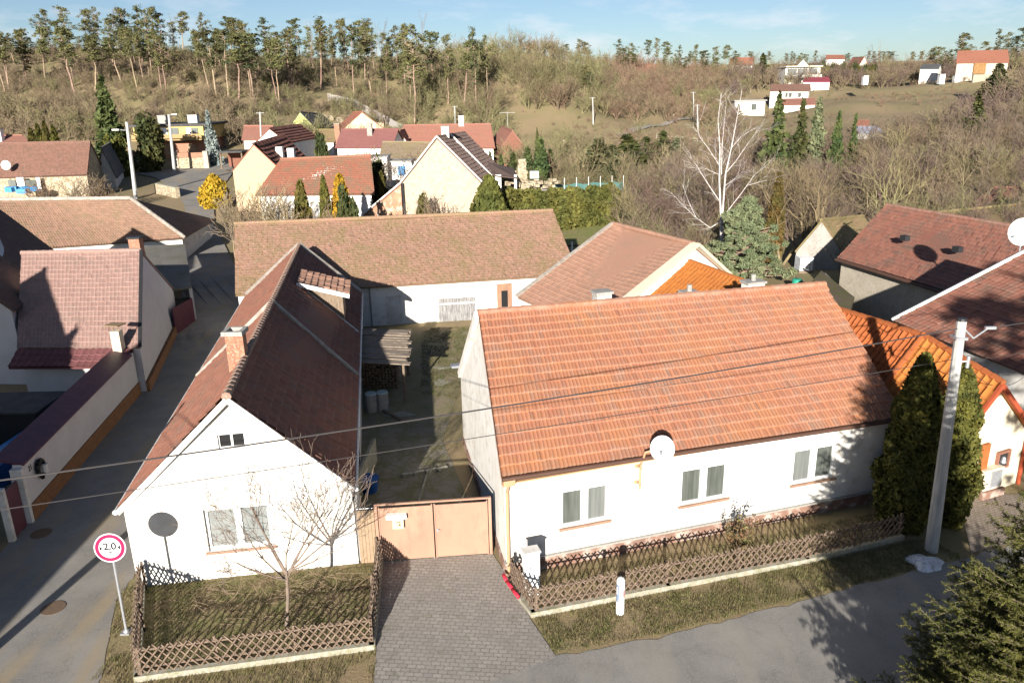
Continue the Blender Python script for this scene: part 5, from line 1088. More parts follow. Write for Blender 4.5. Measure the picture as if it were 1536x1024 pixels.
put_pine(876, 98, 205, 1, 'dark low pine standing alone on the open scrubby hill', 'pines on the open hill'); put_pine(889, 108, 202, 3, 'dark low pine standing alone on the open scrubby hill', 'pines on the open hill')
# larch and birch like bare trees on the skyline
SKY = [bare(200 + i, 15, B_tan if i % 2 else B_purple, 3, .10, .5, 1, (2, 3), .02, 'bare_tree', .8, .07, .1, .32)[0] for i in range(4)]
for i, (px, tp, D) in enumerate([(635, 14, 225), (563, 26, 215), (572, 24, 218), (466, 28, 205), (335, 40, 205), (98, 8, 200), (170, 4, 195), (180, 10, 200), (266, 18, 200), (575, 40, 220), (680, 46, 235), (735, 48, 240), (765, 34, 240), (772, 40, 238), (783, 42, 240), (796, 52, 238), (806, 46, 240), (818, 58, 238), (826, 62, 242), (838, 66, 250), (846, 60, 250), (692, 62, 230), (702, 58, 236), (900, 66, 280), (915, 70, 280), (960, 72, 290), (1310, 62, 300), (1318, 58, 300), (1300, 68, 300), (1325, 70, 302), (20, 62, 190), (46, 50, 190), (145, 42, 185), (405, 44, 210), (440, 40, 212)]):
    q = Q(px, 100, D); z = h(q[0], D); H = max(5, Q(px, tp, D)[2] - z); o = link('bare_tree', SKY[i % 4]); tag(o, 'thin leafless tree rising above the skyline ridge', 'tree', 'leafless trees on the skyline'); o.location = (q[0], D, z - .2); o.scale = (H / 15 * .75,) * 2 + (H / 15,); o.rotation_euler = (0, 0, i * 1.7)

# --- scrub on the hill
SCR = {}
for key, m in (('brown', B_brown), ('olive', B_olive), ('purple', B_purple), ('tan', B_tan)):
    SCR[key] = [bare(300 + i + 10 * len(SCR), 4.0, m, 2, .05, .7, 4 + i, (2, 3), .014, 'bare_bush', .55, .16, .12, .62)[0] for i in range(3)]
TRE = {k: [bare(360 + i + 10 * j, 7.0, m, 3, .10, .62, 2, (2, 3), .016, 'bare_tree', .5, .15, .10, .64)[0] for i in range(2)] for j, (k, m) in enumerate((('olive', B_olive), ('purple', B_purple), ('brown', B_brown), ('lichen', B_lichen)))}
def blocked(x, y):                       # open grass, houses, paths
    if y < 60: return True
    a = x / y
    if .0 < a < .27 and 150 < y < 184: return True
    if .285 < a < .63 and 118 + 0 * a < y < 236 and not (a > .55 and y < 150): return True
    if -.5 < a < -.36 and y < 142: return True
    if -.16 < a < 0 and y < 160: return True
    if a < -.16 and y < 136: return True
    return False
def kind_for(a, y):
    r = (rp.random() + .5 + 1.1 * mnoise.noise(Vector((a * y * .05, y * .07, 9.1)))) / 2; r = min(max(r, 0), .999)
    if a < -.30: return 'brown' if r < .62 else ('olive' if r < .85 else 'purple')
    if a < .12: return 'olive' if r < .66 else ('brown' if r < .9 else 'tan')
    if a < .27: return 'olive' if r < .35 else ('tan' if r < .65 else 'brown')
    return 'purple' if r < .45 else ('brown' if r < .75 else 'olive')
spots = []
for _ in range(26000):
    a = rp.uniform(-1.15, .92); y = rp.uniform(88, 300)
    if rp.random() > min(1, y / 220) : continue
    if blocked(a * y, y) or mnoise.noise(Vector((a * y * .045, y * .06, 3.3))) < -.36: continue
    if y > 236 and a < .1 and rp.random() < .5: continue
    spots.append((a * y, y, a))
    if len(spots) > 5200: break
spots.sort(key=lambda s: s[1])
near, far = spots[:280], spots[280:]
for x, y, a in near:
    k = kind_for(a, y); o = link('bare_bush', rp.choice(SCR[k])); s = rp.uniform(.65, 1.25)
    tag(o, 'leafless grey brown bush in the scrub at the foot of the hills', 'bush', 'leafless bushes in the scrub'); o.location = (x, y, h(x, y) - .1); o.scale = (s * 1.1, s * 1.1, s * rp.uniform(.8, 1.25)); o.rotation_euler = (0, 0, rp.random() * 6.28)
def bake(name, items, label=None):
    """one mesh per colour for the uncountable scrub"""
    by = {}
    for me, loc, s, rz in items: by.setdefault(me.materials[0].name, []).append((me, loc, s, rz))
    cache = {}; first = None
    for mn, its in by.items():
        Vs, Fs, off = [], [], 0
        for me, loc, s, rz in its:
            if me.name not in cache:
                v = np.empty(len(me.vertices) * 3, np.float32); me.vertices.foreach_get('co', v); f = np.empty(len(me.loops), np.int32); me.loops.foreach_get('vertex_index', f); cache[me.name] = (v.reshape(-1, 3), f.reshape(-1, 4))
            v, f = cache[me.name]; c, sn = math.cos(rz), math.sin(rz); w = v * np.array(s, np.float32); w = np.column_stack([w[:, 0] * c - w[:, 1] * sn, w[:, 0] * sn + w[:, 1] * c, w[:, 2]]) + np.array(loc, np.float32)
            Vs.append(w); Fs.append(f + off); off += len(v)
        o = link(name, mesh_np(name, np.concatenate(Vs), np.concatenate(Fs), bpy.data.materials[mn])); tag(o, label, 'scrub', None, 'stuff')
SIMPLE = {k: [bare(330 + i, 4.0, m, 2, .05, .75, 4, (2, 2), .019, 'scrub', .6, .16, .12, .62)[0] for i in range(2)] for k, m in (('brown', B_brown), ('olive', B_olive), ('purple', B_purple), ('tan', B_tan))}
items = []
for _ in range(1500):                    # low tufts and brambles over the open grass
    a = rp.uniform(-.05, .72); y = rp.uniform(112, 240); x = a * y
    if not blocked(x, y) or mnoise.noise(Vector((x * .06, y * .06, 1.7))) < -.05: continue
    s = rp.uniform(.14, .42); items.append((rp.choice(SIMPLE[rp.choice(('tan', 'tan', 'olive', 'brown'))]), (x, y, h(x, y) - .05), (s * 1.5, s * 1.5, s), rp.random() * 6.28))
for x, y, a in far:
    s = rp.uniform(.8, 1.5) * (.62 if a < -.12 and y > 158 else 1); items.append((rp.choice(SIMPLE[kind_for(a, y)]), (x, y, h(x, y) - .1), (s * 1.15, s * 1.15, s * rp.uniform(.8, 1.3)), rp.random() * 6.28))
    if a < -.12 and y > 152:
        for _ in range(2):
            x2, y2 = x + rp.uniform(-4, 4), y + rp.uniform(-4, 4); s2 = rp.uniform(.35, .75); items.append((rp.choice(SIMPLE[rp.choice(('brown', 'brown', 'purple', 'olive'))]), (x2, y2, h(x2, y2) - .1), (s2 * 1.3, s2 * 1.3, s2), rp.random() * 6.28))
bake('hill_scrub', items, 'grey brown leafless scrub covering the hillside')
# taller leafless trees of the right valley and the middle hill
cnt = 0; valley = []
for _ in range(4000):
    a = rp.uniform(.145, .74); y = rp.uniform(63, 120)
    x = a * y
    if (x > 19 and x < 34 and y < 66): continue
    if .56 < a and y > 84 and y < 88: continue
    valley.append((x, y)); cnt += 1
    if cnt >= 440: break
valley.sort(key=lambda q: q[1]); items = []
for n_, (x, y) in enumerate(valley):
    k = rp.choices(('purple', 'brown', 'olive', 'lichen'), (50, 28, 14, 8))[0]; s = rp.uniform(.55, .95) * (1 if y > 75 else .75)
    if n_ >= 205:
        items.append((rp.choice(TRE[k]), (x, y, h(x, y) - .1), (s, s, s * rp.uniform(.85, 1.15)), rp.random() * 6.28)); continue
    o = link('bare_tree', rp.choice(TRE[k]))
    lb = {'purple': 'leafless purplish tree in the thicket of the right valley', 'brown': 'leafless brown tree in the thicket of the right valley', 'olive': 'leafless olive toned tree in the thicket of the right valley', 'lichen': 'leafless tree with yellow lichen on its limbs in the right valley'}[k]
    tag(o, lb, 'tree', k + ' leafless trees of the right valley'); o.location = (x, y, h(x, y) - .1); o.scale = (s, s, s * rp.uniform(.85, 1.15)); o.rotation_euler = (0, 0, rp.random() * 6.28)
bake('far_thicket', items, 'far part of the leafless thicket filling the right valley')
for i in range(70):
    a = rp.uniform(-.16, .16); y = rp.uniform(172, 215); x = a * y
    if blocked(x, y): continue
    o = link('bare_tree', rp.choice(TRE['olive'] + TRE['brown'])); s = rp.uniform(.7, 1.2); tag(o, 'broad leafless olive tree on the slope of the middle hill', 'tree', 'leafless trees on the middle hill'); o.location = (x, y, h(x, y) - .1); o.scale = (s * 1.1, s * 1.1, s); o.rotation_euler = (0, 0, rp.random() * 6.28)

# --- individual trees and shrubs
def put(meshes, name, label, cat, px, base, top, H0, D=None, rz=0, wide=None, group=None, W0=None):
    """stand a trunk + crown pair on the ground so that it spans base..top"""
    p = at(px, base) if D is None else A3((Q(px, base, D)[0], D, h(Q(px, base, D)[0], D)))
    H = Q(px, top, p[1])[2] - p[2]; s = H / H0; ws = s if wide is None else wide * p[1] / 1175 / W0
    o = two_part(name, label, cat, *meshes, group); o.location = tuple(p - A3((0, 0, .05))); o.scale = (ws, ws, s); o.rotation_euler = (0, 0, rz); return o
SP = [spruce(400 + i, 10, 2.4, (L_spruce, L_spruce, L_pinedark, L_spruce, L_bigpine)[i], (1, .85, 1.1, .8, .9)[i], .25, .04, (.25, .1, .3, .2, .05)[i], (.25, .42, .3, .45, .4)[i]) for i in range(5)]
put(SP[0], 'spruce_tree', 'tall dark spruce standing alone in front of the left slope', 'tree', 174, 250, 114, 10, 118, 0, 62, None, 4.8)
rb = [roundbush(420 + i, 1.5, 2.4, m, 2400, .15) for i, m in enumerate((L_box, L_thuja, L_gold, L_box))]
put(rb[0], 'round_bush', 'big dark round evergreen bush beside the yellow house', 'bush', 224, 236, 190, 2.6, 118, 0, 56, None, 3.3)
put(rb[1], 'round_bush', 'olive green evergreen bush right of the left street lamp', 'bush', 178, 256, 208, 2.6, 112, 1, 42, None, 3.3)
TH = [thuja(430 + i, 4, .8, m) for i, m in enumerate((L_thuja, L_thuja2, L_gold, L_thuja))]
for px, tp, k in ((50, 192, 0), (61, 186, 3), (72, 182, 0), (84, 188, 3)): put(TH[k], 'thuja', 'upright dark thuja in the close group behind the stone fronted house', 'tree', px, 218, tp, 4, 124, px, 16, 'thujas behind the stone fronted house', 1.6)
put([spruce(440, 8, 2.0, L_blue, 1, .24)[i] for i in (0, 1)], 'blue_spruce', 'pale blue spruce right of the yellow house', 'tree', 317, 216, 166, 8, 124, 0, 30, None, 4)
put([thuja(484, 3, 1.4, L_gold, 3000, .15, 2.6, .85)[i] for i in (0, 1)], 'golden_thuja', 'broad golden orange thuja at the lane corner', 'bush', 325, 312, 262, 3, None, 0, 44, None, 2.9)
put(TH[1], 'thuja', 'bronze thuja leftmost of the row before the red mossy roof', 'tree', 455, 328, 272, 4, 66, 0, 32, None, 1.6)
put(TH[3], 'thuja', 'slim green thuja between the bronze and golden ones', 'tree', 490, 328, 266, 4, 66, 1, 24, None, 1.6)
put(TH[2], 'thuja', 'bright golden yellow thuja before the red mossy roof', 'tree', 514, 326, 262, 4, 66.5, 2, 40, None, 1.6)
put(rb[3], 'round_bush', 'low brown green evergreen bush in front of the golden thuja', 'bush', 524, 336, 302, 2.6, 63, 2, 44, None, 3.3)
put(TH[0], 'thuja', 'narrow thuja tucked against the white outhouse', 'tree', 573, 285, 258, 4, 80, 3, 18, None, 1.6)
put(rb[0], 'round_bush', 'dark evergreen bush left of the cream gabled barn', 'bush', 572, 288, 256, 2.6, 84, 4, 34, None, 3.3)
put(rb[0], 'round_bush', 'dark bush in front of the chimneys of the striped roof', 'bush', 480, 240, 216, 2.6, 100, 1, 30, None, 3.3)
GBS = [bare(450 + i, 3, (B_tan, B_purple, B_brown)[i], 3, .035, .6, 5, (2, 2), .010, 'bare_shrub', .6, .15, .1, .6)[0] for i in range(3)]
def shrub(me, label, px, base, top, D=None, sx=1.0, group=None):
    p = at(px, base) if D is None else A3((Q(px, base, D)[0], D, h(Q(px, base, D)[0], D))); H = Q(px, top, p[1])[2] - p[2]
    o = link('bare_shrub', me); tag(o, label, 'shrub', group); o.location = tuple(p); s = H / 3; o.scale = (s * sx, s * sx, s); o.rotation_euler = (0, 0, px * .7); return o
for i, (px, b, tp) in enumerate(((345, 330, 285), (362, 330, 280), (380, 330, 270), (398, 332, 268), (415, 330, 278), (432, 330, 285), (470, 332, 296), (628, 328, 290), (640, 326, 288), (655, 328, 300))): shrub(GBS[i % 3], 'leafless garden shrub between the lane corner and the cream gabled barn', px, b, tp, 64 + i % 3, .9, 'leafless shrubs in the middle gardens')
shrub(GBS[2], 'leafless little tree in front of the small grey gabled shed', 1262, 418, 352, None, .8)
for i, (px, b, tp) in enumerate(((70, 300, 262), (100, 300, 265), (130, 300, 258), (150, 302, 268), (520, 245, 222), (545, 246, 220), (565, 248, 224), (600, 246, 226))): shrub(GBS[i % 3], 'leafless shrub beside a village house wall', px, b, tp, 84 if i < 4 else 100, 1.3, 'leafless shrubs beside village walls')
put(rb[1], 'round_bush', 'soft green shrub against the cream gable wall', 'bush', 638, 326, 296, 2.6, 69, 2, 30, None, 3.3)
SP2 = [spruce(460 + i, 6, 1.7, L_spruce, 1, .2, .02, .2, .3) for i in range(2)]
for i, (px, b, tp, w_) in enumerate(((736, 262, 228, 16), (752, 262, 232, 20), (770, 268, 230, 30), (792, 270, 222, 34), (812, 268, 208, 34), (806, 232, 196, 16), (826, 262, 224, 26))): put(SP2[i % 2], 'young_conifer', 'young dark conifer behind the open lean-to and the ruined stack', 'tree', px, b, tp, 6, 98 + 3 * (i % 4), i, w_ * 1.4, 'young conifers behind the open lean-to', 3.4)
for i, (px, tp, w_, D) in enumerate(((898, 208, 44, 112), (940, 202, 52, 108), (968, 206, 44, 116), (992, 198, 40, 120), (1012, 208, 30, 118), (918, 218, 36, 104))): put(SP[(2, 0, 1, 3, 4, 2)[i]], 'dark_conifer', 'dense dark conifer in the clump left of the bare birch', 'tree', px, 262, tp, 10, D, i * 2, w_ * 2.1, 'dark conifers left of the birch', 4.8)
o = link('bare_tree', bare(470, 9, B_tan, 4, .09, .5, 3, (2, 2), .014, 'bare_tree', .5, .13, .14, .62)[0]); tag(o, 'tan fuzzy leafless tree between the dark conifer groups', 'tree'); p = Q(872, 258, 108); o.location = (p[0], 108, h(p[0], 108)); o.scale = (.85, .85, .85)
o = link('bare_tree', bare(471, 7, B_tan, 4, .07, .5, 3, (2, 2), .014, 'bare_tree', .5, .13, .14, .62)[0]); tag(o, 'smaller tan leafless tree above the net fence', 'tree'); p = Q(836, 262, 102); o.location = (p[0], 102, h(p[0], 102)); o.scale = (.85, .85, .85)
# conifers at the right
for i, (px, tp, b, w_, D) in enumerate(((1164, 138, 215, 30, 100), (1200, 150, 215, 26, 98), (1224, 148, 214, 24, 100), (1255, 168, 214, 18, 98), (1280, 172, 214, 16, 100))): put(SP[(1, 3, 4, 0, 3)[i]], 'spruce_tree', 'spruce in the row rising from the thicket below the hillside bungalow', 'tree', px, b, tp, 10, D, i, w_ * 2.1, 'spruces below the hillside bungalow', 4.8)
put(SP[1], 'spruce_tree', 'broad dark green spruce beside the red roofed hill house', 'tree', 1140, 146, 80, 10, 262, 0, 38, None, 4.8)
for i, (px, tp, b, w_, D) in enumerate(((1455, 142, 234, 44, None), (1432, 180, 234, 40, None), (1492, 96, 150, 44, None), (1524, 148, 192, 34, None))): put(SP[(1, 3, 2, 0)[i]], 'spruce_tree', ('tall ragged spruce on the right slope', 'lower spruce leaning into the ragged one on the right slope', 'broad spruce in front of the hillside barn', 'small spruce at the right edge on the slope')[i], 'tree', px, b, tp, 10, D, i, w_ * 1.4, None, 4.8)
for i in range(11):
    px = 1232 + i * 8; put(rb[i % 2], 'conifer_bush', 'clipped dark conifer in the hedge row on the hill', 'bush', px, 118, 99 + (i % 3), 2.6, 262, i, 13, 'conifer hedge on the hill', 3.3)
put([thuja(480, 6, .7, L_thuja2, 3200, .13, 1.4)[i] for i in (0, 1)], 'thuja', 'slender tall bronze green thuja right of the birch', 'tree', 1160, 372, 260, 6, 63, 0, 30, None, 1.4)
for i, (px, b, tp, D) in enumerate(((1176, 352, 225, 62), (1214, 345, 248, 66), (1252, 338, 240, 68), (1300, 330, 225, 70), (1336, 315, 220, 74))):
    p = A3((Q(px, b, D)[0], D, 0)); p[2] = h(p[0], D); H = Q(px, tp, D)[2] - p[2]; o = link('lichen_tree', bare(490 + i, H, B_lichen, 3, .13, .6, 2, (2, 2), .014, 'lichen_tree', .5, .16, .08, .66)[0]); tag(o, 'yellow lichen covered leafless tree behind the plum roofed barn', 'tree', 'lichen covered trees behind the barn'); o.location = tuple(p)
# thuja hedge at the far end of the garden
def hedge():
    rs = np.random.default_rng(5); line = [(722, 330, 284, 74), (790, 335, 286, 77), (850, 338, 284, 79), (905, 336, 280, 81), (926, 334, 286, 82)]; P = []; Nn = []
    for (a, b) in zip(line[:-1], line[1:]):
        p = Q(a[0], a[1], a[3]); q = Q(b[0], b[1], b[3]); za = Q(a[0], a[2], a[3])[2]; zb_ = Q(b[0], b[2], b[3])[2]; n = 3000
        t = rs.random(n); s = rs.random(n); base = p[None, :2] * (1 - t)[:, None] + q[None, :2] * t[:, None]; top = za + (zb_ - za) * t + .18 * np.sin(t * 11) + .12 * np.sin(t * 23)
        wdt = 1.1 * (1 - s ** 4 * .6) * (1 + .15 * np.sin(t * 9 + s * 5)); z0 = np.array([h(*x) for x in base]); sg = rs.choice((-1, 1), n) * rs.random(n) ** .3
        P.append(np.column_stack([base[:, 0] + rs.normal(0, .1, n), base[:, 1] + sg * wdt, z0 + s ** .75 * (top - z0)])); Nn.append(np.column_stack([0 * t, sg, .4 + 0 * t]))
    P = np.concatenate(P); V, F = cards(P, .17, rs, np.concatenate(Nn), 1.2, .7); o = link('hedge', mesh_np('hedge', V, F, L_hedge)); tag(o, 'long olive thuja hedge at the far end of the back garden', 'hedge')
hedge()
put([thuja(482, 4, 1.5, L_hedge, 3000, .18, 2.5, .8)[i] for i in (0, 1)], 'thuja', 'wide olive evergreen shrub against the corner of the cream gabled barn', 'bush', 735, 328, 264, 4, 72, 0, 56, None, 3)
put([thuja(483, 4, .8, L_hedge, 2400, .15, 1.8)[i] for i in (0, 1)], 'thuja', 'tall end thuja rising at the right end of the hedge', 'tree', 915, 334, 274, 4, 80, 1, 30, None, 1.6)
T = Thing('brick_stack', 'row of low orange brick stacks in front of the thuja hedge', 'bricks', at(885, 342)); 
for px in (860, 876, 902, 918):
    q = at(px, 338 if px > 890 else 340); p = MB()
    for k in range(6): p.box(q + A3((random.uniform(-.5, .5), random.uniform(-.2, .2), .15 + .13 * (k % 3))), (.6, .4, .14), random.random())
    T.part('stack', p, M_brick)

# --- big bluish pine behind the wing, and the birch
def bigpine():
    rs = np.random.default_rng(77); b = A3((17.3, 57.0, 0)); S = []; cs = []; rd = []; H = Q(1110, 296, 57)[2]
    S.append((A3((0, 0, 0)), A3((.2, 0, H * .5)), .22, .15)); S.append((A3((.2, 0, H * .5)), A3((0, 0, H * .95)), .15, .03))
    for k in range(330):
        t = rs.random() ** .9; z = .5 + (H - .6) * t; a = rs.random() * 6.28; rr = (5.0 * (1 - t) ** .85 + .25) * rs.uniform(.3, 1.0) * (.72 + .42 * math.sin(a * 2 + t * 4.5) * math.sin(a * 3 - t * 9 + 1)); c = A3((rr * math.cos(a), rr * math.sin(a), z)); cs.append(c); rd.append(rs.uniform(.24, .5) * (1 - .3 * t)); S.append((A3((0, 0, max(.3, z - rr * .25))), c, .06, .02))
    P = clump_pts(rs, np.array(cs), np.array(rd), 85, .6); V, F = cards(P, .062, rs, None, 2.2); o = two_part('pine_tree', 'broad bluish green pine between the orange wing and the rendered barn', 'tree', segs_mesh('trunk', S, B_trunk, 0), mesh_np('crown', V, F, L_bigpine), None); o.location = tuple(b)
bigpine()
def birch():
    rs = np.random.default_rng(8); D = 61.0; S = []; b = Q(1083, 400, D); b[2] = 0
    def pl_(pts, r0, r1, twigs=True):
        W = [Q(x, y, D + dy) for x, y, dy in pts]; n = len(W) - 1; r0 *= .8; r1 *= .7
        for i in range(n):
            ra = r0 + (r1 - r0) * i / n; rb_ = r0 + (r1 - r0) * (i + 1) / n; S.append((W[i], W[i+1], ra, rb_))
            if twigs:
                for t in (.3, .55, .8):
                    p = W[i] * (1 - t) + W[i+1] * t; d = W[i+1] - W[i]; d /= np.linalg.norm(d); a = rs.normal(0, 1, 3); a -= a @ d * d; a /= np.linalg.norm(a)
                    grow(S, rs, p, d * .75 + a * .6, rs.uniform(.7, 1.5), .012, 1, .13, .02, (1, 2), .6, .6, 3, .006)
    S.append((A3((b[0], D, 0)), Q(1082, 318, D), .16, .13))
    pl_([(1081, 318, 0), (1079, 270, 0), (1080, 225, 0), (1077, 180, .1), (1082, 140, .2)], .11, .02)
    pl_([(1084, 318, 0), (1088, 262, -.3), (1097, 222, -.5), (1104, 185, -.6), (1113, 135, -.7)], .10, .02)
    pl_([(1082, 262, .2), (1083, 220, .5), (1087, 178, .8), (1090, 150, 1)], .05, .012)
    pl_([(1079, 248, .3), (1062, 222, .6), (1049, 205, .8), (1045, 185, 1)], .05, .012); pl_([(1078, 300, .1), (1060, 273, .3), (1046, 250, .5), (1029, 228, .7)], .055, .012)
    pl_([(1087, 262, -.2), (1105, 240, -.4), (1122, 215, -.8), (1140, 192, -1)], .05, .012); pl_([(1097, 222, -.4), (1112, 205, -.6), (1135, 190, -.6)], .035, .01)
    pl_([(1083, 330, .3), (1066, 342, .2), (1042, 325, 0), (1022, 305, -.2), (1006, 288, -.3)], .05, .012); pl_([(1044, 326, 0), (1034, 305, 0), (1023, 276, 0)], .035, .01)
    pl_([(1085, 325, -.5), (1112, 290, -.6), (1132, 262, -.8), (1158, 242, -1)], .05, .012); pl_([(1122, 278, -.6), (1150, 270, -.8)], .03, .01); pl_([(1079, 262, 0), (1062, 255, .3), (1052, 250, .5)], .03, .01); pl_([(1086, 280, 0), (1102, 268, 0), (1108, 262, 0)], .03, .01)
    o = link('birch_tree', segs_mesh('birch_tree', S, B_birch, .02)); tag(o, 'bare white barked birch with forked stems behind the bluish pine', 'tree')
birch()
# --- the two tall thujas by the concrete pole
def bigthuja(seed, x, y, H, Rr, label, tag_m):
    rs = np.random.default_rng(seed); n = 15000; t = rs.random(n); a = rs.random(n) * 6.283
    prof = np.minimum(1, .70 + t * 1.4) * (1 - np.clip((t - .12) / .88, 0, 1) ** 1.9) ** .72; lump = 1 + .12 * np.sin(a * 4 + t * 13) + .09 * np.sin(a * 7 - t * 21 + seed) + .08 * np.sin(a * 2 + t * 30)
    r = Rr * prof * lump * (1 - .55 * rs.random(n) ** 3) + rs.normal(0, .02, n); P = np.column_stack([r * np.cos(a), r * np.sin(a), .05 + t * H]); nn = np.column_stack([np.cos(a), np.sin(a), .3 + 0 * a])
    V, F = cards(P, .062, rs, nn, 1.5, .8); S = [(A3((0, 0, 0)), A3((0, 0, H * .85)), .12, .03)]
    o = two_part('thuja', label, 'tree', segs_mesh('trunk', S, B_dark, 0), mesh_np('crown', V, F, tag_m), None); o.location = (x, y, 0)
bigthuja(3, 12.72, 22.7, 5.95, .88, 'tall dark shaded thuja left of the concrete pole by the white house corner', L_thuja)
bigthuja(4, 14.2, 23.0, 5.45, .84, 'tall sunlit olive thuja right of the concrete pole', L_thuja)
# --- near spruces (the big one fills the lower right corner)
def near_spruce(seed, H, Rr, label, loc, n_need=15, dens=1.0, lo=.02):
    rs = np.random.default_rng(seed); S = [(A3((0, 0, 0)), A3((0, 0, H * .6)), .16, .09), (A3((0, 0, H * .6)), A3((0, 0, H)), .09, .012)]; C = []; Dn = []
    z = lo * H + .3
    def needles(p, q, k):
        t = rs.random(k); c = p + (q - p) * t[:, None]; d = (q - p) / (np.linalg.norm(q - p) + 1e-9); a = rs.normal(0, 1, (k, 3)); a -= (a @ d)[:, None] * d; a /= np.linalg.norm(a, axis=1, keepdims=True) + 1e-9
        C.append(c); Dn.append(a * .8 + d * .65)
    while z < H - .05:
        t = z / H; k = int((8 + 3 * (1 - t)) * dens)
        for b in range(k):
            a = rs.random() * 6.28; L = (Rr * (1 - t) ** .8 + .12) * rs.uniform(.65, 1.12); d = A3((math.cos(a), math.sin(a), rs.uniform(-.05, .22))); lat = A3((-math.sin(a), math.cos(a), 0)); p = A3((0, 0, z)); ns = max(3, int(L / .22)); pts = [p]
            for i in range(ns):
                f = (i + 1) / ns; pts.append(A3((0, 0, z)) + d * L * f + A3((0, 0, -.20 * L * f + .30 * L * f ** 3)) + rs.normal(0, .012, 3))
            for i in range(ns):
                S.append((pts[i], pts[i+1], .018 * (1 - i / ns) + .004, .018 * (1 - (i + 1) / ns) + .004)); f = (i + .5) / ns
                if f > .2: needles(pts[i], pts[i+1], n_need)
                if f > .15:
                    for sd in (-1, 1):
                        l2 = L * .42 * (1 - f) ** .7 * rs.uniform(.6, 1.1) + .10; dd = d * .75 + lat * sd * .75 + A3((0, 0, rs.uniform(-.22, .1))); q = pts[i+1] + dd * l2; S.append((pts[i+1], q, .006, .003)); needles(pts[i+1], q, max(4, int(l2 * n_need * 5)))
                        if l2 > .4:
                            for s2 in (-1, 1):
                                m_ = pts[i+1] + dd * l2 * .5; q2 = m_ + (dd * .6 + (d if s2 > 0 else lat * sd) * .6) * l2 * .42; S.append((m_, q2, .004, .003)); needles(m_, q2, int(l2 * n_need * 2.4))
        z += .20 * rs.uniform(.8, 1.2) / dens
    needles(A3((0, 0, H - .5)), A3((0, 0, H + .05)), 40)
    C = np.concatenate(C); Dn = np.concatenate(Dn); Dn /= np.linalg.norm(Dn, axis=1, keepdims=True); n = len(C); w = np.cross(Dn, rs.normal(0, 1, (n, 3))); w /= np.linalg.norm(w, axis=1, keepdims=True); ln = rs.uniform(.035, .075, n)[:, None]
    V = np.stack([C - w * .0065, C + w * .0065, C + Dn * ln + w * .004, C + Dn * ln - w * .004], 1).reshape(-1, 3)
    o = two_part('spruce_tree', label, 'tree', segs_mesh('trunk', S, B_fruit, .01), mesh_np('needles', V, np.arange(4 * n).reshape(-1, 4), L_near), None, 'needles'); o.location = loc; return n
near_spruce(21, 9.2, 3.5, 'big spruce with long needle twigs filling the lower right corner', (10.55, 11.9, 0), 26, 1.3)
near_spruce(22, 6.9, 2.0, 'second spruce tip at the right edge beside the big corner spruce', (11.9, 13.6, 0), 22, 1.1)
for i, (x, y, s) in enumerate(((-28.5, 14.5, 1.1), (-25.5, 15.5, .95))):
    o = two_part('spruce_tree', 'large spruce standing at the side of the road outside the picture', 'tree', *SP[i % 3], 'roadside spruces'); o.location = (x, y, 0); o.scale = (s * .95, s * .95, s)
for x, y, s, k in ((15.6, 4.0, .84, 1), (18.4, 6.0, .88, 4), (21.4, 8.5, .84, 0)):
    o = two_part('pine_tree', 'tall pine standing at the side of the road outside the picture', 'tree', *PINES[k], 'roadside pines'); o.location = (x, y, 0); o.scale = (s * 1.35, s * 1.35, s)
# --- fruit tree, rose bush, dry vines and grass in the front gardens
def fruit():
    rs = np.random.default_rng(31); b = G(430, 942); S = []; top = Q(430, 858, b[1])
    S.append((b, b + (top - b) * .55 + A3((.03, .02, 0)), .055, .05)); fk = b + (top - b); S.append((b + (top - b) * .55 + A3((.03, .02, 0)), fk, .05, .045))
    for dx, dy, dz, L, r in ((-.9, .2, .62, 2.1, .03), (-.3, -.1, 1, 2.3, .034), (.45, .35, .95, 2.5, .034), (.95, -.1, .6, 2.2, .03), (-.6, -.5, .5, 1.7, .026), (.3, .7, .8, 2.2, .027), (-1, .15, .22, 2.0, .022), (1, .4, .25, 1.9, .022), (.1, -.4, 1, 2.0, .026), (.7, .2, .8, 2.3, .028), (-.6, .4, .9, 2.2, .028)):
        grow(S, rs, fk - A3((0, 0, .25 * rs.random())), A3((dx, dy, dz)), L, r, 3, .09, .05, (1, 2), .58, .5, 5, .0055, .4)
    o = link('fruit_tree', segs_mesh('fruit_tree', S, B_fruit, .012)); tag(o, 'small leafless fruit tree in the fenced garden before the gable house', 'tree')
fruit()
def rose():
    rs = np.random.default_rng(14); b = G(1104, 832); S = []; C = []
    o = bpy.data.objects.new('rose_bush', None); COL.objects.link(o); tag(o, 'straggly rose bush with few green and rusty leaves by the white house wall', 'bush')
    for k in range(7):
        s0 = len(S); a = rs.random() * 6.28; grow(S, rs, b, A3((math.cos(a) * .5, math.sin(a) * .35, 1)), rs.uniform(.7, 1.25), .010, 1, .12, .05, (1, 2), .5, .45, 4, .004); link('cane', segs_mesh('cane', S[s0:], B_fruit, .0), o)
    for s in S:
        for _ in range(5): C.append(s[1] + rs.normal(0, .06, 3))
    C = np.array([c for c in C if c[2] > .35]); V, F = cards(C, .035, rs, None, 1.2); link('leaves', mesh_np('leaves', V, F, L_rose), o)
rose()
def inpoly(x, y, P):
    c = False; j = len(P) - 1
    for i in range(len(P)):
        if (P[i][1] > y) != (P[j][1] > y) and x < (P[j][0] - P[i][0]) * (y - P[i][1]) / (P[j][1] - P[i][1]) + P[i][0]: c = not c
        j = i
    return c
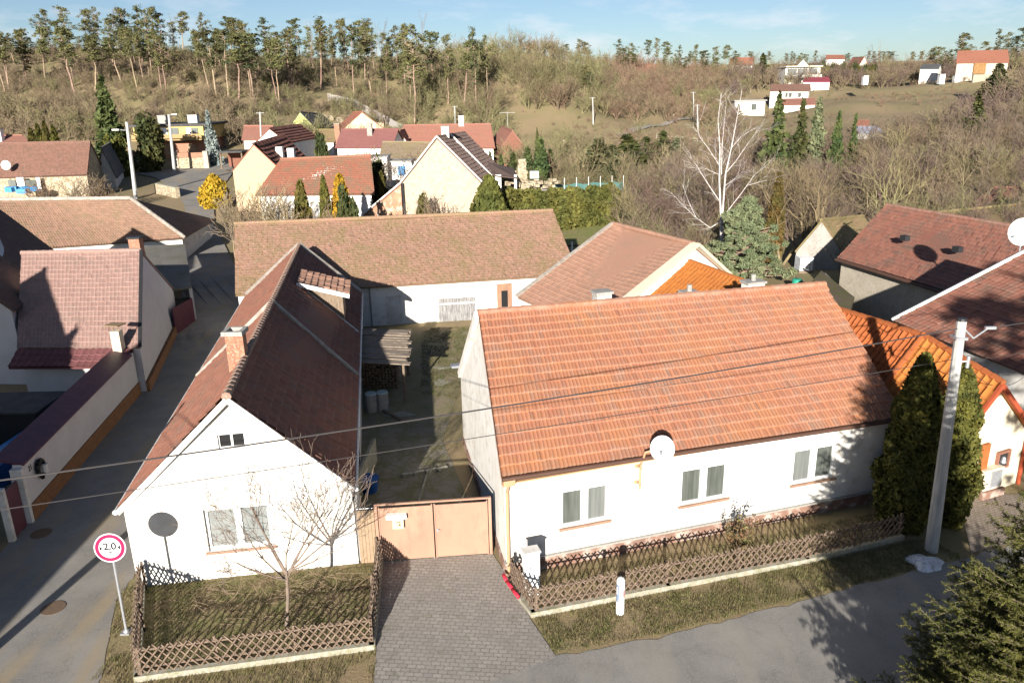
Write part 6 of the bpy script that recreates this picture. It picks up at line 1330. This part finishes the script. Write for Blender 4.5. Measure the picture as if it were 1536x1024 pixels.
def blades(name, polys, n, hgt, m, seed, lean=.6):
    rs = np.random.default_rng(seed); V = []; 
    for P, k in zip(polys, n):
        xs = [p[0] for p in P]; ys = [p[1] for p in P]; got = 0
        while got < k:
            x, y = rs.uniform(min(xs), max(xs)), rs.uniform(min(ys), max(ys))
            if not inpoly(x, y, P): continue
            if mnoise.noise(Vector((x * 1.1, y * 1.1, seed))) < -.26: got += .4; continue
            for _ in range(3):
                bx, by = x + rs.normal(0, .03), y + rs.normal(0, .03); a = rs.random() * 6.28; L = hgt * rs.uniform(.4, 1.2); w = .007; dx, dy = math.cos(a), math.sin(a); z = h(bx, by)
                V += [(bx - dy * w, by + dx * w, z), (bx + dy * w, by - dx * w, z), (bx + dx * L * lean + dy * w * .3, by + dy * L * lean - dx * w * .3, z + L), (bx + dx * L * lean - dy * w * .3, by + dy * L * lean + dx * w * .3, z + L)]
            got += 1
    V = np.array(V); o = link(name, mesh_np(name, V, np.arange(len(V)).reshape(-1, 4), m)); return tag(o, None, 'grass', None, 'stuff')
Lg = leafmat('winter_grass_blades', (.13, .125, .045), (.17, .135, .07), 1.2, 0); Lg2 = leafmat('dull_grass_blades', (.085, .10, .03), (.15, .115, .06), 1.5, 0)
plot = [(-9.55, 16.4), (-3.95, 17.4), (-4.35, 21.1), (-11.2, 20.2)]
verge1 = [(-10.9, 14.6), (-3.6, 15.5), (-3.7, 17.1), (-9.7, 16.1), (-11.6, 20.2), (-11.9, 20.0), (-10.75, 17.0)]
verge2 = [(.9, 16.9), (4, 17.6), (9.1, 19.3), (13.6, 20.8), (13.3, 22.0), (9.0, 20.65), (4.5, 19.4), (.45, 18.3)]
bed = [(.1, 19.3), (4.5, 19.7), (12.8, 22.1), (12.6, 23.6), (.0, 20.0)]
blades('grass', [plot, verge1, verge2, bed], [3200, 2600, 5200, 2600], .075, Lg, 3); blades('grass', [plot, verge2, bed], [1800, 2200, 1800], .06, Lg2, 4)
blades('grass', [[(-4.5, 35.5), (-2.6, 34.5), (-2.3, 46.5), (-5.5, 46.2)]], [3500], .09, Lg2, 5)
def vines():
    rs = np.random.default_rng(41); S = []
    for k in range(150):
        x, y = rs.uniform(-9.6, -4.7), rs.uniform(18.2, 20.6)
        if not inpoly(x, y, plot): continue
        p = A3((x, y, .04)); a = rs.normal(0, .6) + (0 if rs.random() < .5 else 3.14); d = A3((math.cos(a), math.sin(a) * .6, .25))
        for i in range(5):
            d = d + rs.normal(0, .25, 3) + A3((0, 0, -.12)); d /= np.linalg.norm(d); q = p + d * rs.uniform(.12, .28); q[2] = max(.02, q[2]); S.append((p, q, .006, .005)); p = q
    o = link('dry_vines', segs_mesh('dry_vines', S, mat('dry_stems', (.27, .20, .13), (.2, .14, .09), 3), .0)); tag(o, 'dry fallen stems lying over the fenced garden grass', 'dry stems', None, 'stuff')
vines()
# ------------------------------------------------------------------ lattice fences
def lattice(name, label, runs, hgt=.78, base=.16, step=.215, bw=.3):
    T = Thing(name, label, 'fence', A3((*runs[0][0], 0))); mb = MB(); rl = MB(); cb = MB(); posts = []
    rf = random.Random(len(label))
    for (p, q) in runs:
        p, q = A3((*p, 0)), A3((*q, 0)); L = np.linalg.norm(q - p); d = (q - p) / L; n = A3((d[1], -d[0], 0)); wdt = hgt * .78; z0 = base + .03
        x = -wdt
        while x < L:
            for sgn in (1, -1):
                if rf.random() < .012: continue
                x += rf.gauss(0, .008)
                xa, xb = (x, x + wdt) if sgn > 0 else (x + wdt, x); za, zb_ = z0 + rf.uniform(-.02, .02), z0 + hgt + rf.uniform(-.05, .03)
                def clip(xa, za, xb, zb):
                    # keep the slat between the end posts
                    if xb == xa: return None
                    t0, t1 = 0, 1
                    for lim, s in ((0, 1), (L, -1)):
                        fa, fb = (xa - lim) * s, (xb - lim) * s
                        if fa < 0 and fb < 0: return None
                        if fa < 0: t0 = max(t0, fa / (fa - fb))
                        if fb < 0: t1 = min(t1, fa / (fa - fb))
                    return (xa + (xb - xa) * t0, za + (zb - za) * t0, xa + (xb - xa) * t1, za + (zb - za) * t1) if t1 - t0 > .05 else None
                c = clip(xa, za, xb, zb_)
                if c:
                    off = n * (.022 * sgn); mb.bar(p + d * c[0] + UP * c[1] + off, p + d * c[2] + UP * c[3] + off, .036, .030, n)
            x += step
        for z in (z0 + .14, z0 + hgt - .16): rl.bar(p + UP * z - n * .065, q + UP * z - n * .065, .04, .05)
        k = max(1, round(L / 1.9))
        for i in range(k + 1): posts.append((p + d * L * i / k - n * .10, d, n))
        cb.box((p + q) / 2 + UP * (base / 2 - .05), (L + .1, .16, base + .1), M=np.column_stack([d, n, UP]))
    T.part('lattice', mb, M_fence); T.part('rail', rl, M_fence); T.part('kerb', cb, M_palecon)
    seen = []
    for c, d, n in posts:
        if any(np.linalg.norm(c - s) < .25 for s in seen): continue
        seen.append(c); p = MB(); p.box(c + UP * (base + hgt) / 2, (.07, .07, base + hgt), M=np.column_stack([d, n, UP])); T.part('post', p, M_fence)
    return T
lattice('lattice_fence', 'brown diagonal lattice fence around the small garden before the gable house', [((-11.15, 20.0), (-9.62, 16.25)), ((-9.62, 16.25), (-3.86, 17.25)), ((-3.86, 17.25), (-4.22, 21.1))], .80)
lattice('lattice_fence', 'brown diagonal lattice fence along the front of the long white house', [((-.22, 19.9), (.42, 18.45)), ((.42, 18.45), (4.4, 19.55)), ((4.4, 19.55), (8.9, 20.75)), ((8.9, 20.75), (12.35, 21.9))], .74)

# ------------------------------------------------------------------ road sign
sb = G(190, 948); sc_ = Q(165, 821, sb[1]); T = Thing('road_sign', 'round red and white 2.0 metre width limit sign on a galvanised post', 'road sign', sb)
sn = A3((.10, -1, .12)); sn /= np.linalg.norm(sn); su = np.cross(A3((0, 0, 1)), sn); su /= np.linalg.norm(su); sv = np.cross(sn, su)
p = MB(); p.tube(sb, A3((sc_[0], sc_[1] + .06, sc_[2] + .25)), .035, .035, 12); T.part('post', p, M_gal, smooth=False)
p = MB(); p.tube(sb, sb + UP * .10, .10, .06, 10); p.box(sb + UP * .02, (.24, .24, .04)); T.part('foot', p, M_gal)
r0 = .405; p = MB(); p.disc(sc_, sn, r0, .02, 40); plate = T.part('plate', p, M_whitepaint)
def ring(mb, c, n, u, v, ra, rb, off, k=48):
    vs = []
    for i in range(k):
        t = 2 * math.pi * i / k; e = u * math.cos(t) + v * math.sin(t); vs += [c + e * ra + n * off, c + e * rb + n * off]
    mb.add(vs, [(2 * i, 2 * i + 1, (2 * i + 3) % (2 * k), (2 * i + 2) % (2 * k)) for i in range(k)])
p = MB(); ring(p, sc_, sn, su, sv, r0 * .70, r0 * .93, .014); T.part('red_ring', p, M_red, plate)
SM = np.column_stack([su, sv, sn])
text('width_figures', '2.0', sc_ + sn * .014 + sv * .035 + su * .0, SM, .27, M_black, plate, T.b)
text('unit_letter', 'm', sc_ + sn * .014 - sv * .125, SM, .13, M_black, plate, T.b)
for s in (-1, 1):
    p = MB(); c = sc_ + sn * .0145 + su * (s * r0 * .60); p.add([c + sv * .075 + su * s * .02, c - sv * .075 + su * s * .02, c - su * s * .055], [(0, 1, 2) if s < 0 else (0, 2, 1)]); T.part('width_arrow', p, M_black, plate)


# ------------------------------------------------------------------ pole and wires
pb = A3((12.98, 21.25, 0)); ptop = A3((12.74, 21.2, 7.5)); T = Thing('utility_pole', 'tall pale concrete utility pole between the two big thujas', 'utility pole', pb)
p = MB(); p.tube(pb, ptop, .20, .135, 10); T.part('pole', p, M_pole)
p = MB(); p.tube(ptop, ptop + UP * .07, .15, .12, 10); T.part('cap', p, M_dark)
p = MB(); q = ptop - UP * .25; p.tube(q + A3((.10, -.05, 0)), q + A3((.35, -.1, -.25)), .025); p.tube(q + A3((.35, -.1, -.25)), q + A3((.75, 0, -.02)), .025); p.box(q + A3((.85, 0, .02)), (.3, .08, .08)); T.part('clamp', p, M_gal)
p = MB(); q = ptop - UP * 1.25; p.tube(q, q + A3((.35, -.05, .05)), .025); p.tube(q + A3((.34, -.05, -.15)), q + A3((.34, -.05, .2)), .05, .05, 8); T.part('insulator', p, M_gal)
p = MB(); q = ptop - UP * .5; p.box(q, (.34, .34, .08)); T.part('band', p, M_gal)
p2 = A3((-15.1, 11.33, 0)); T = Thing('utility_pole', 'concrete utility pole on the near left side of the lane outside the picture', 'utility pole', p2)
p = MB(); p.tube(p2, p2 + UP * 7.6, .19, .13, 10); T.part('pole', p, M_pole); p = MB(); p.tube(p2 + UP * 7.6, p2 + UP * 7.67, .14, .12, 10); T.part('cap', p, M_dark)
def wire(name, label, a, b, sag, r, m=M_dark, n=22):
    a, b = A3(a), A3(b); mb = MB(); prev = None
    for i in range(n + 1):
        t = i / n; q = a + (b - a) * t - UP * 4 * sag * t * (1 - t)
        if prev is not None: mb.tube(prev, q, r, None, 5, False)
        prev = q
    o = mb.make(name, m); tag(o, label, 'wire'); return o
M_wire = mat('cable', (.055, .05, .05), None, 3, .6)
wire('overhead_wire', 'thick upper overhead cable crossing both front houses', ptop - UP * .22, p2 + UP * 7.35, .22, .019, M_wire)
wire('overhead_wire', 'thin lower overhead cable crossing both front houses', ptop - UP * 1.15, p2 + UP * 6.75, .12, .010, M_wire)
wire('overhead_wire', 'upper cable running right from the concrete pole', ptop + A3((.95, 0, -.22)), (24, 24.8, 7.6), .1, .016, M_wire)
wire('overhead_wire', 'lower thin cable running right from the concrete pole', ptop + A3((.34, -.05, -1.2)), (24, 24.6, 6.6), .1, .008, M_wire)
wire('service_cable', 'slack service cable from the concrete pole to the dark plum roofed house', ptop + A3((.34, -.05, -1.35)), (19.9, 28.5, 2.9), .5, .010, M_wire)
# village poles and lamps
LAMPS = []
for px, b, tp, lamp, lb in ((204, 299, 183, 1, 'near leaning concrete street lamp pole at the left of the lane'), (262, 260, 172, 1, 'concrete pole with lamp at the road junction before the yellow house'), (391, 238, 168, 0, 'concrete pole behind the apricot gabled house'), (683, 192, 159, 0, 'concrete pole behind the long rose roof'), (890, 188, 146, 0, 'concrete pole alone on the grassy hill foot'), (1041, 182, 138, 0, 'left concrete pole of the close pair by the hill track'), (1047, 196, 157, 0, 'right concrete pole of the close pair by the hill track'), (762, 206, 168, 0, 'thin T shaped pole on the grass behind the board gabled barn')):
    p0 = at(px, b); 
    if px == 391: p0 = A3((Q(px, b, 118)[0], 118, h(Q(px, b, 118)[0], 118)))
    dxp = {204: -14, 262: -9}.get(px, -1); p1 = Q(px + dxp, tp, p0[1]); T = Thing('street_lamp' if lamp else 'utility_pole', lb, 'street lamp' if lamp else 'utility pole', p0)
    p = MB(); rr = .24 if lamp else .16
    if px == 762: rr = .06
    p.tube(p0, p1, rr, rr * .7, 8); T.part('pole', p, M_pole)
    if lamp:
        p = MB(); d = A3((-1.2 if px == 204 else 1.0, -.4, .12)); q = p1 - UP * (.95 if px == 204 else .1); p.tube(q, q + d * .8, .05); T.part('arm', p, M_gal); p = MB(); p.box(q + d, (.8, .35, .16)); T.part('lamp_head', p, M_whitegrey)
    else:
        p = MB(); p.box(p1 - UP * .15, (1.2 if px != 762 else 3.2, .1, .1)); T.part('crossarm', p, M_grey)
# ------------------------------------------------------------------ small things at the front
b = G(930, 919); T = Thing('marker_post', 'white round topped marker post with blue and red bands beside the lattice fence', 'post', b); p = MB()
hp = Q(930, 866, b[1])[2]; p.tube(b, b + UP * (hp - .08), .115, .115, 18); p.tube(b + UP * (hp - .08), b + UP * (hp - .02), .115, .09, 18, False); p.tube(b + UP * (hp - .02), b + UP * hp, .09, .04, 18); T.part('post', p, M_whitepaint)
def arcband(T, m, a0, a1, z0, z1, r, name):
    p = MB(); k = 8
    for i in range(k):
        t0, t1 = R(a0 + (a1 - a0) * i / k), R(a0 + (a1 - a0) * (i + 1) / k)
        p.quad(b + A3((math.cos(t0) * r, math.sin(t0) * r, z0)), b + A3((math.cos(t1) * r, math.sin(t1) * r, z0)), b + A3((math.cos(t1) * r, math.sin(t1) * r, z1)), b + A3((math.cos(t0) * r, math.sin(t0) * r, z1)))
    T.part(name, p, m)
arcband(T, mat('blue_grey_label', (.20, .25, .36), None, 3, .6), 175, 245, .42, .98, .118, 'blue_label'); arcband(T, mat('pale_red_label', (.58, .24, .26), (.62, .40, .40), 20, .6), 262, 345, .58, .78, .118, 'red_label'); arcband(T, mat('grey_label', (.55, .55, .58), None, 3, .6), 265, 310, .86, .93, .118, 'small_label')
arcband(T, M_whitepaint, 200, 222, .66, .90, .1195, 'label_mark')
c = G(797, 889); c[2] = 0; zt = Q(797, 823, c[1] + .1)[2]; T = Thing('utility_cabinet', 'white electricity cabinet standing at the left end of the lattice fence', 'cabinet', c); CMt = np.column_stack([uM, nM, UP])
p = MB(); p.box(c + UP * (zt / 2), (.44, .30, zt), M=CMt); T.part('body', p, M_whitepaint)
p = MB(); p.box(c + UP * (zt + .03), (.50, .36, .06), M=CMt); T.part('lid', p, M_whitegrey)
p = MB(); p.box(c + UP * (zt * .62) + nM * .153, (.38, .012, zt * .62), M=CMt); T.part('door', p, M_whitepaint)
p = MB()
for k in range(4): p.box(c + UP * (zt * .72 - .05 * k) + nM * .162 + uM * (.02 * (k % 2) - .08), (.05, .008, .03), M=CMt)
T.part('label', p, M_dark)
p = MB(); pts = [A3((-.40, 20.0, .30)), A3((-.30, 19.75, .24)), A3((-.14, 19.4, .22)), A3((.03, 19.02, .21))]
for q0, q1 in zip(pts[:-1], pts[1:]): p.tube(q0, q1, .055, None, 10)
o = p.make('red_hose', mat('red_plastic', (.62, .03, .06), None, 3, .4), smooth=True); tag(o, 'bright red plastic pipe lying at the corner of the white house and the lattice fence', 'pipe')
s = G(1388, 844); T = Thing('snow_heap', 'small melting heap of old snow at the foot of the concrete pole', 'snow', s); p = MB(); rs = np.random.default_rng(3); n = 26
vs = []
for j in range(5):
    for i in range(n):
        a = 2 * math.pi * i / n; rr = (1 - j / 4.6) * (.50 + .07 * math.sin(a * 3 + 1) + .05 * math.sin(a * 5)); vs.append((s[0] + rr * math.cos(a) * 1.05, s[1] + rr * math.sin(a) * .95, .16 * (j / 4) ** .6 + rs.normal(0, .008)))
p.add(vs, [(j * n + i, j * n + (i + 1) % n, (j + 1) * n + (i + 1) % n, (j + 1) * n + i) for j in range(4) for i in range(n)] + [tuple(range(4 * n, 5 * n))]); T.part('snow', p, M_snow, smooth=True)
for px, py, lb in ((80, 912, 'round cast iron manhole cover in the sunlit lane'), (62, 800, 'round manhole cover in the shaded part of the lane')):
    q = G(px, py); p = MB(); p.tube(q + UP * .005, q + UP * .024, .33, .33, 28); o = p.make('manhole_cover', mat('rusty_iron', (.17, .11, .07), (.12, .085, .06), 20, .8, (.22, .16, .11), 40, .4)); tag(o, lb, 'manhole cover')
# ------------------------------------------------------------------ things in the courtyard
T = Thing('woodshed', 'open woodshed with ragged board cover in the shaded courtyard', 'shed', (-6.4, 36.2, 0)); rs = np.random.default_rng(9); cor = [A3((-7.9, 34.6, 2.1)), A3((-4.9, 34.2, 2.0)), A3((-5.3, 38.3, 2.45)), A3((-7.9, 38.5, 2.5))]
p = MB(); nb = 15
for k in range(nb):
    t0 = k / nb + rs.normal(0, .008); t1 = (k + 1.15) / nb; a = cor[0] + (cor[3] - cor[0]) * t0; b_ = cor[1] + (cor[2] - cor[1]) * t0; e = rs.normal(0, .12, 2); d = (b_ - a) / np.linalg.norm(b_ - a)
    p.bar(a - d * (.05 + abs(e[0])) + UP * rs.normal(0, .02), b_ + d * (abs(e[1])) + UP * rs.normal(0, .02), .34, .05)
T.part('roof', p, M_thatch)
for x, y, z in ((-7.7, 34.8, 2.05), (-5.1, 34.5, 1.95), (-5.4, 38.1, 2.4), (-7.7, 38.3, 2.4)): p = MB(); p.tube((x, y, 0), (x, y, z), .07, .06, 7); T.part('post', p, M_wood)
T = Thing('woodpile', 'stacked firewood under the ragged board cover', 'firewood', (-6.6, 36.8, 0)); p = MB()
for j in range(8):
    for i in range(12): x = -7.5 + i * .16 + rs.normal(0, .02); p.tube((x, 36.3 + rs.normal(0, .05), .1 + j * .15), (x, 37.3, .1 + j * .15), .07, None, 6)
T.part('logs', p, M_wood)
for i, (px, py) in enumerate(((556, 592), (573, 590))):
    q = G(px, py, .8); T = Thing('barrel', ('pale plastic barrel nearest the house in the shaded courtyard', 'pale plastic barrel beside the woodshed post')[i], 'barrel', (q[0], q[1], 0)); p = MB(); p.tube((q[0], q[1], 0), (q[0], q[1], .85), .27, .27, 14); p.tube((q[0], q[1], .3), (q[0], q[1], .34), .285, None, 14); T.part('body', p, M_grey); p = MB(); p.tube((q[0], q[1], .85), (q[0], q[1], .9), .28, .24, 14); T.part('lid', p, mat('pale_teal', (.4, .5, .48)))
q = G(556, 700, .6); T = Thing('concrete_slab', 'pale concrete slab leaning in the shade beside the gable house', 'slab', (q[0], q[1], 0)); p = MB(); p.bar((q[0] - .25, q[1] - 2.2, .5), (q[0] - .1, q[1] + 1.6, .55), .12, 1.0); T.part('slab', p, M_palecon)
T = Thing('garden_tub', 'blue plastic tub between the slab and the gable house', 'tub', (-5.3, 26, 0)); p = MB(); p.tube((-5.35, 25.8, 0), (-5.35, 25.8, .55), .28, .36, 14); T.part('tub', p, M_blue); p = MB(); ring(p, A3((-5.35, 25.8, .55)), UP, A3((1, 0, 0)), A3((0, 1, 0)), .30, .39, .005, 20); T.part('rim', p, M_blue)
T = Thing('plank', 'thin pole lying across the shaded courtyard paving', 'plank', (-3.5, 26, 0)); p = MB(); a, b_ = G(628, 752, .05), G(640, 712, .05); p.bar(a, b_, .06, .06); T.part('plank', p, M_palecon)
T = Thing('plank', 'long pale board lying on the courtyard ground by the woodshed', 'plank', (-5, 32, 0)); p = MB(); a, b_ = G(556, 605, .08), G(608, 632, .08); p.bar(a, b_, .14, .06); T.part('plank', p, M_wood)
for k in range(4):
    a = G(612 + k * 17, 712 - 3 * k, .05); T = Thing('edging_stone', 'pale edging stone in the row across the courtyard', 'stone', a, 'edging stones across the courtyard'); p = MB(); p.box(a, (.42, .16, .14), R(12 + 9 * k)); T.part('stone', p, M_palecon)
for i, (px, py, sx, sy) in enumerate(((663, 552, .5, .18), (662, 574, .45, .28), (688, 551, .35, .15), (600, 622, .7, .18), (575, 602, .3, .2))):
    q = G(px, py); p = MB(); n = 14; p.add([(q[0] + sx * (1 + .25 * math.sin(3 * t + i)) * math.cos(t), q[1] + 1.6 * sy * (1 + .25 * math.sin(4 * t + i)) * math.sin(t), .028) for t in np.linspace(0, 6.283, n, endpoint=False)] + [(q[0], q[1], .05)], [(k, (k + 1) % n, n) for k in range(n)]); o = p.make('pale_slab', M_palecon); tag(o, 'flat pale broken slab lying in the courtyard grass', 'slab', 'pale slabs in the courtyard grass')
q = G(688, 548, 2.2); T = Thing('yard_lamp', 'grey lamp on a short arm at the back edge of the white house wall', 'lamp', q); p = MB(); p.bar(q + A3((.75, .2, .1)), q + A3((.2, 0, .1)), .06, .06); T.part('arm', p, M_gal); p = MB(); p.box(q, (.7, .35, .1), R(15)); T.part('lamp_head', p, M_gal)
q = at(858, 386); T = Thing('garden_stake', 'white stake standing in the grass gap right of the long barn', 'stake', q); p = MB(); p.tube(q, q + UP * 1.3, .06); T.part('stake', p, M_whitepaint); p = MB(); p.box(q + UP * 1.32, (.16, .16, .05)); T.part('cap', p, M_whitegrey)
q = at(1205, 408); T = Thing('water_tank', 'white caged water tank on a pallet left of the rendered barn', 'water tank', q); p = MB(); p.box(q + UP * .68, (1.0, 1.0, 1.0)); T.part('tank', p, M_whitepaint)
for k in range(5):
    p = MB(); x = q[0] - .5 + .25 * k; p.box((x, q[1] - .53, q[2] + .68), (.03, .03, 1.04)); p.box((q[0], q[1] - .55, q[2] + .2 + .24 * k), (1.06, .025, .025)); p.box((q[0] - .53, q[1] - .5 + .25 * k, q[2] + .68), (.03, .03, 1.04)); T.part('cage_bar', p, M_gal)
p = MB(); p.box(q + UP * .07, (1.1, 1.1, .14)); T.part('pallet', p, M_wood)
q = G(1195, 428, .5); T = Thing('compost_bin', 'green plastic bin beside the low dark shed roof', 'bin', (q[0], q[1], 0)); p = MB(); p.tube((q[0], q[1], 0), (q[0], q[1], .9), .4, .32, 12); T.part('body', p, M_green); p = MB(); p.tube((q[0], q[1], .9), (q[0], q[1], .96), .35, .3, 12); T.part('lid', p, M_green)
T = Thing('low_shed', 'low dark mossy felt roofed shed between the white house ridge and the rendered barn', 'shed', G(1250, 440, 2)); a, b_, c_, d = G(1190, 452, 1.9), G(1275, 470, 1.9), G(1282, 446, 2.1), G(1232, 406, 2.3); p = MB(); tile_patch(p, a, b_, c_, d, 1.2, 1.2, seed=90); T.part('roof', p, mat('mossy_felt', (.12, .09, .065), (.10, .095, .04), 1.5)); p = MB(); p.prism([a + A3((.2, .2, 0)), b_ + A3((-.2, .2, 0)), c_ + A3((-.2, -.2, 0)), d + A3((.2, -.2, 0))], -.2, [1.8, 1.8, 2.0, 2.2]); T.part('wall', p, M_grey)
# junction furniture
q = at(282, 252); T = Thing('stone_planter', 'square stone block planter on the junction island', 'planter', q); p = MB(); p.box(q + UP * .6, (1.5, 1.2, 1.3)); T.part('block', p, M_beigewall); p = MB(); p.box(q + UP * 1.28, (1.7, 1.4, .12)); T.part('capstone', p, M_grey)
q = at(323, 247); T = Thing('notice_board', 'pale blue notice board on a post at the junction', 'notice board', q); p = MB(); p.tube(q, q + UP * 2.6, .12); T.part('post', p, M_pole); p = MB(); p.box(q + UP * 2.2, (.95, .12, 1.6)); T.part('board', p, mat('pale_blue', (.40, .46, .52)))
for x0, x1, y0, y1, Y, lb in ((200, 236, 231, 242, 122, 'low brick garden wall left of the yellow house gate'), (266, 311, 233, 250, 121, 'brick and stone garden wall in front of the yellow house')):
    a, b_ = Q(x0, y1, Y), Q(x1, y1 - 1, Y); T = Thing('garden_wall', lb, 'wall', a - UP * .6); zt = Q(x0, y0, Y)[2]; p = MB(); p.box(((a[0] + b_[0]) / 2, Y, (a[2] + zt) / 2 - .3), (b_[0] - a[0], .35, zt - a[2] + .6)); T.part('wall', p, M_rubble); p = MB(); p.box(((a[0] + b_[0]) / 2, Y - .05, zt), (b_[0] - a[0] + .1, .5, .7)); T.part('brick_band', p, M_brick)
    for x in (a[0], b_[0]): p = MB(); p.box((x, Y - .04, (a[2] + zt) / 2), (.7, .6, zt - a[2] + 1.1)); T.part('pier', p, M_beigewall)
q0, q1 = at(236, 290), at(268, 298); T = Thing('low_wall', 'pale rubble retaining wall at the grass bank beside the lane', 'wall', q0); p = MB(); p.bar(q0 + UP * .5, q1 + UP * .5, .5, 1.4); T.part('wall', p, M_rubble); p = MB(); p.bar(q0 + UP * 1.22, q1 + UP * 1.22, .6, .1); T.part('coping', p, M_palecon)
# grey board fence on the bank
T = Thing('board_fence', 'long pale grey board fence curving down the bank below the scrubby hill', 'fence', Q(560, 165, 180)); line = [(493, 150, 186), (530, 151, 186), (556, 160, 182), (580, 172, 178), (598, 183, 174), (622, 190, 170)]; p = MB(); rf = random.Random(2)
for (x0, y0, Y0), (x1, y1, Y1) in zip(line[:-1], line[1:]):
    a, b_ = Q(x0, y0, Y0), Q(x1, y1, Y1); a[2] = h(a[0], a[1]); b_[2] = h(b_[0], b_[1]); n = int(np.linalg.norm(b_ - a) / .42)
    for k in range(n): q = a + (b_ - a) * (k / n); p.box(q + UP * (.75 + rf.uniform(-.06, .06)), (.34, .05, 1.7), math.atan2(b_[1] - a[1], b_[0] - a[0]))
T.part('boards', p, mat('pale_grey_boards', (.36, .33, .30), (.28, .26, .24), 2, .95))
for i, (x0, x1, py, Y) in enumerate(((505, 575, 176, 176), (470, 500, 168, 176))):
    a, b_ = Q(x0, py, Y), Q(x1, py, Y); a[2] = h(a[0], Y) ; b_[2] = h(b_[0], Y); T = Thing('terrace_wall', ('long low rubble terrace wall on the bank below the board fence', 'short rubble terrace wall left of the bank')[i], 'wall', a); p = MB(); p.bar(a + UP * .3, b_ + UP * .3, .5, 1.0); T.part('wall', p, M_rubble)
# brown shed roofs right of the yellow house
T = Thing('carport', 'low dark carport right of the yellow house', 'shed', Q(345, 240, 116)); p = MB(); a, b_ = Q(330, 228, 118), Q(366, 228, 118); p.box(((a[0] + b_[0]) / 2, 119, a[2]), (b_[0] - a[0], 4, .2)); T.part('roof', p, M_darkroof)
for x in (a[0] + .2, b_[0] - .2): p = MB(); p.box((x, 117.4, a[2] - 1.2), (.18, .18, 2.4)); T.part('post', p, M_wood)
p = MB(); p.box(((a[0] + b_[0]) / 2, 120.6, a[2] - 1.2), (b_[0] - a[0] - .4, .2, 2.3)); T.part('back_wall', p, M_redwood)
# building beside the camera that shades the lane
gable_house('roadside_house', 'house beside the lane outside the picture that shades the lane', 'house', (-17.4, -4, 5.4), (-17.4, 12.2, 5.4), (-22.2, -4, 9.8), (-22.2, 12.2, 9.8), M_whitegrey, T_a, zb=-.3, seed=99)
gable_house('added_shade_house', 'taller unseen house added behind the roadside one to shade the left yard', 'house', (-23.8, 14, 6.4), (-23.8, 21, 6.4), (-28.3, 14, 11.2), (-28.3, 21, 11.2), M_cream2, T_rose, zb=-.3, seed=98)  # unseen house, added to throw shade over the left yard

# ------------------------------------------------------------------ light, sky, air
SUN_AZ, SUN_EL = 9.6, 16.0
sd = bpy.data.lights.new('sun', 'SUN'); so = bpy.data.objects.new('sun', sd); COL.objects.link(so); sd.energy = 5.0; sd.angle = R(.55); sd.color = (1.0, .945, .86)
dirv = Vector((math.sin(R(SUN_AZ)) * math.cos(R(SUN_EL)), math.cos(R(SUN_AZ)) * math.cos(R(SUN_EL)), -math.sin(R(SUN_EL))))
so.rotation_euler = dirv.to_track_quat('-Z', 'Y').to_euler(); so.location = (-20, -120, 60)
w = bpy.data.worlds.new('World'); scene.world = w; w.use_nodes = True; t = w.node_tree; t.nodes.clear()
out = t.nodes.new('ShaderNodeOutputWorld'); bg = t.nodes.new('ShaderNodeBackground'); sky = t.nodes.new('ShaderNodeTexSky')
sky.sky_type = 'NISHITA'; sky.sun_disc = False; sky.sun_elevation = R(SUN_EL); sky.sun_rotation = R(180 + SUN_AZ); sky.altitude = 300; sky.air_density = .75; sky.dust_density = .7; sky.ozone_density = 2.0
tc = t.nodes.new('ShaderNodeTexCoord'); mp = t.nodes.new('ShaderNodeMapping'); mp.inputs['Scale'].default_value = (1, 1, 3.6); t.links.new(tc.outputs['Generated'], mp.inputs[0])
cl = noi(t, mp.outputs[0], 9.0, 7, .62); sp = N(t, 'ShaderNodeSeparateXYZ'); t.links.new(tc.outputs['Generated'], sp.inputs[0])
band = mth(t, 'MULTIPLY', ramp(t, sp.outputs[2], .0, .02), ramp(t, sp.outputs[2], .14, .05))
fac = mth(t, 'MULTIPLY', mth(t, 'MULTIPLY', ramp(t, cl, .50, .66), band), .45)
t.links.new(mix(t, fac, sky.outputs[0], (9.0, 9.0, 9.4)), bg.inputs['Color']); bg.inputs['Strength'].default_value = .05
t.links.new(bg.outputs[0], out.inputs[0])
vs_ = scene.view_settings; vs_.view_transform = 'Standard'; vs_.look = 'None'; vs_.exposure = 1.12; vs_.gamma = 1; vs_.use_curve_mapping = False
scene.cycles.max_bounces = 5; scene.cycles.diffuse_bounces = 1; scene.cycles.glossy_bounces = 2; scene.cycles.transparent_max_bounces = 4
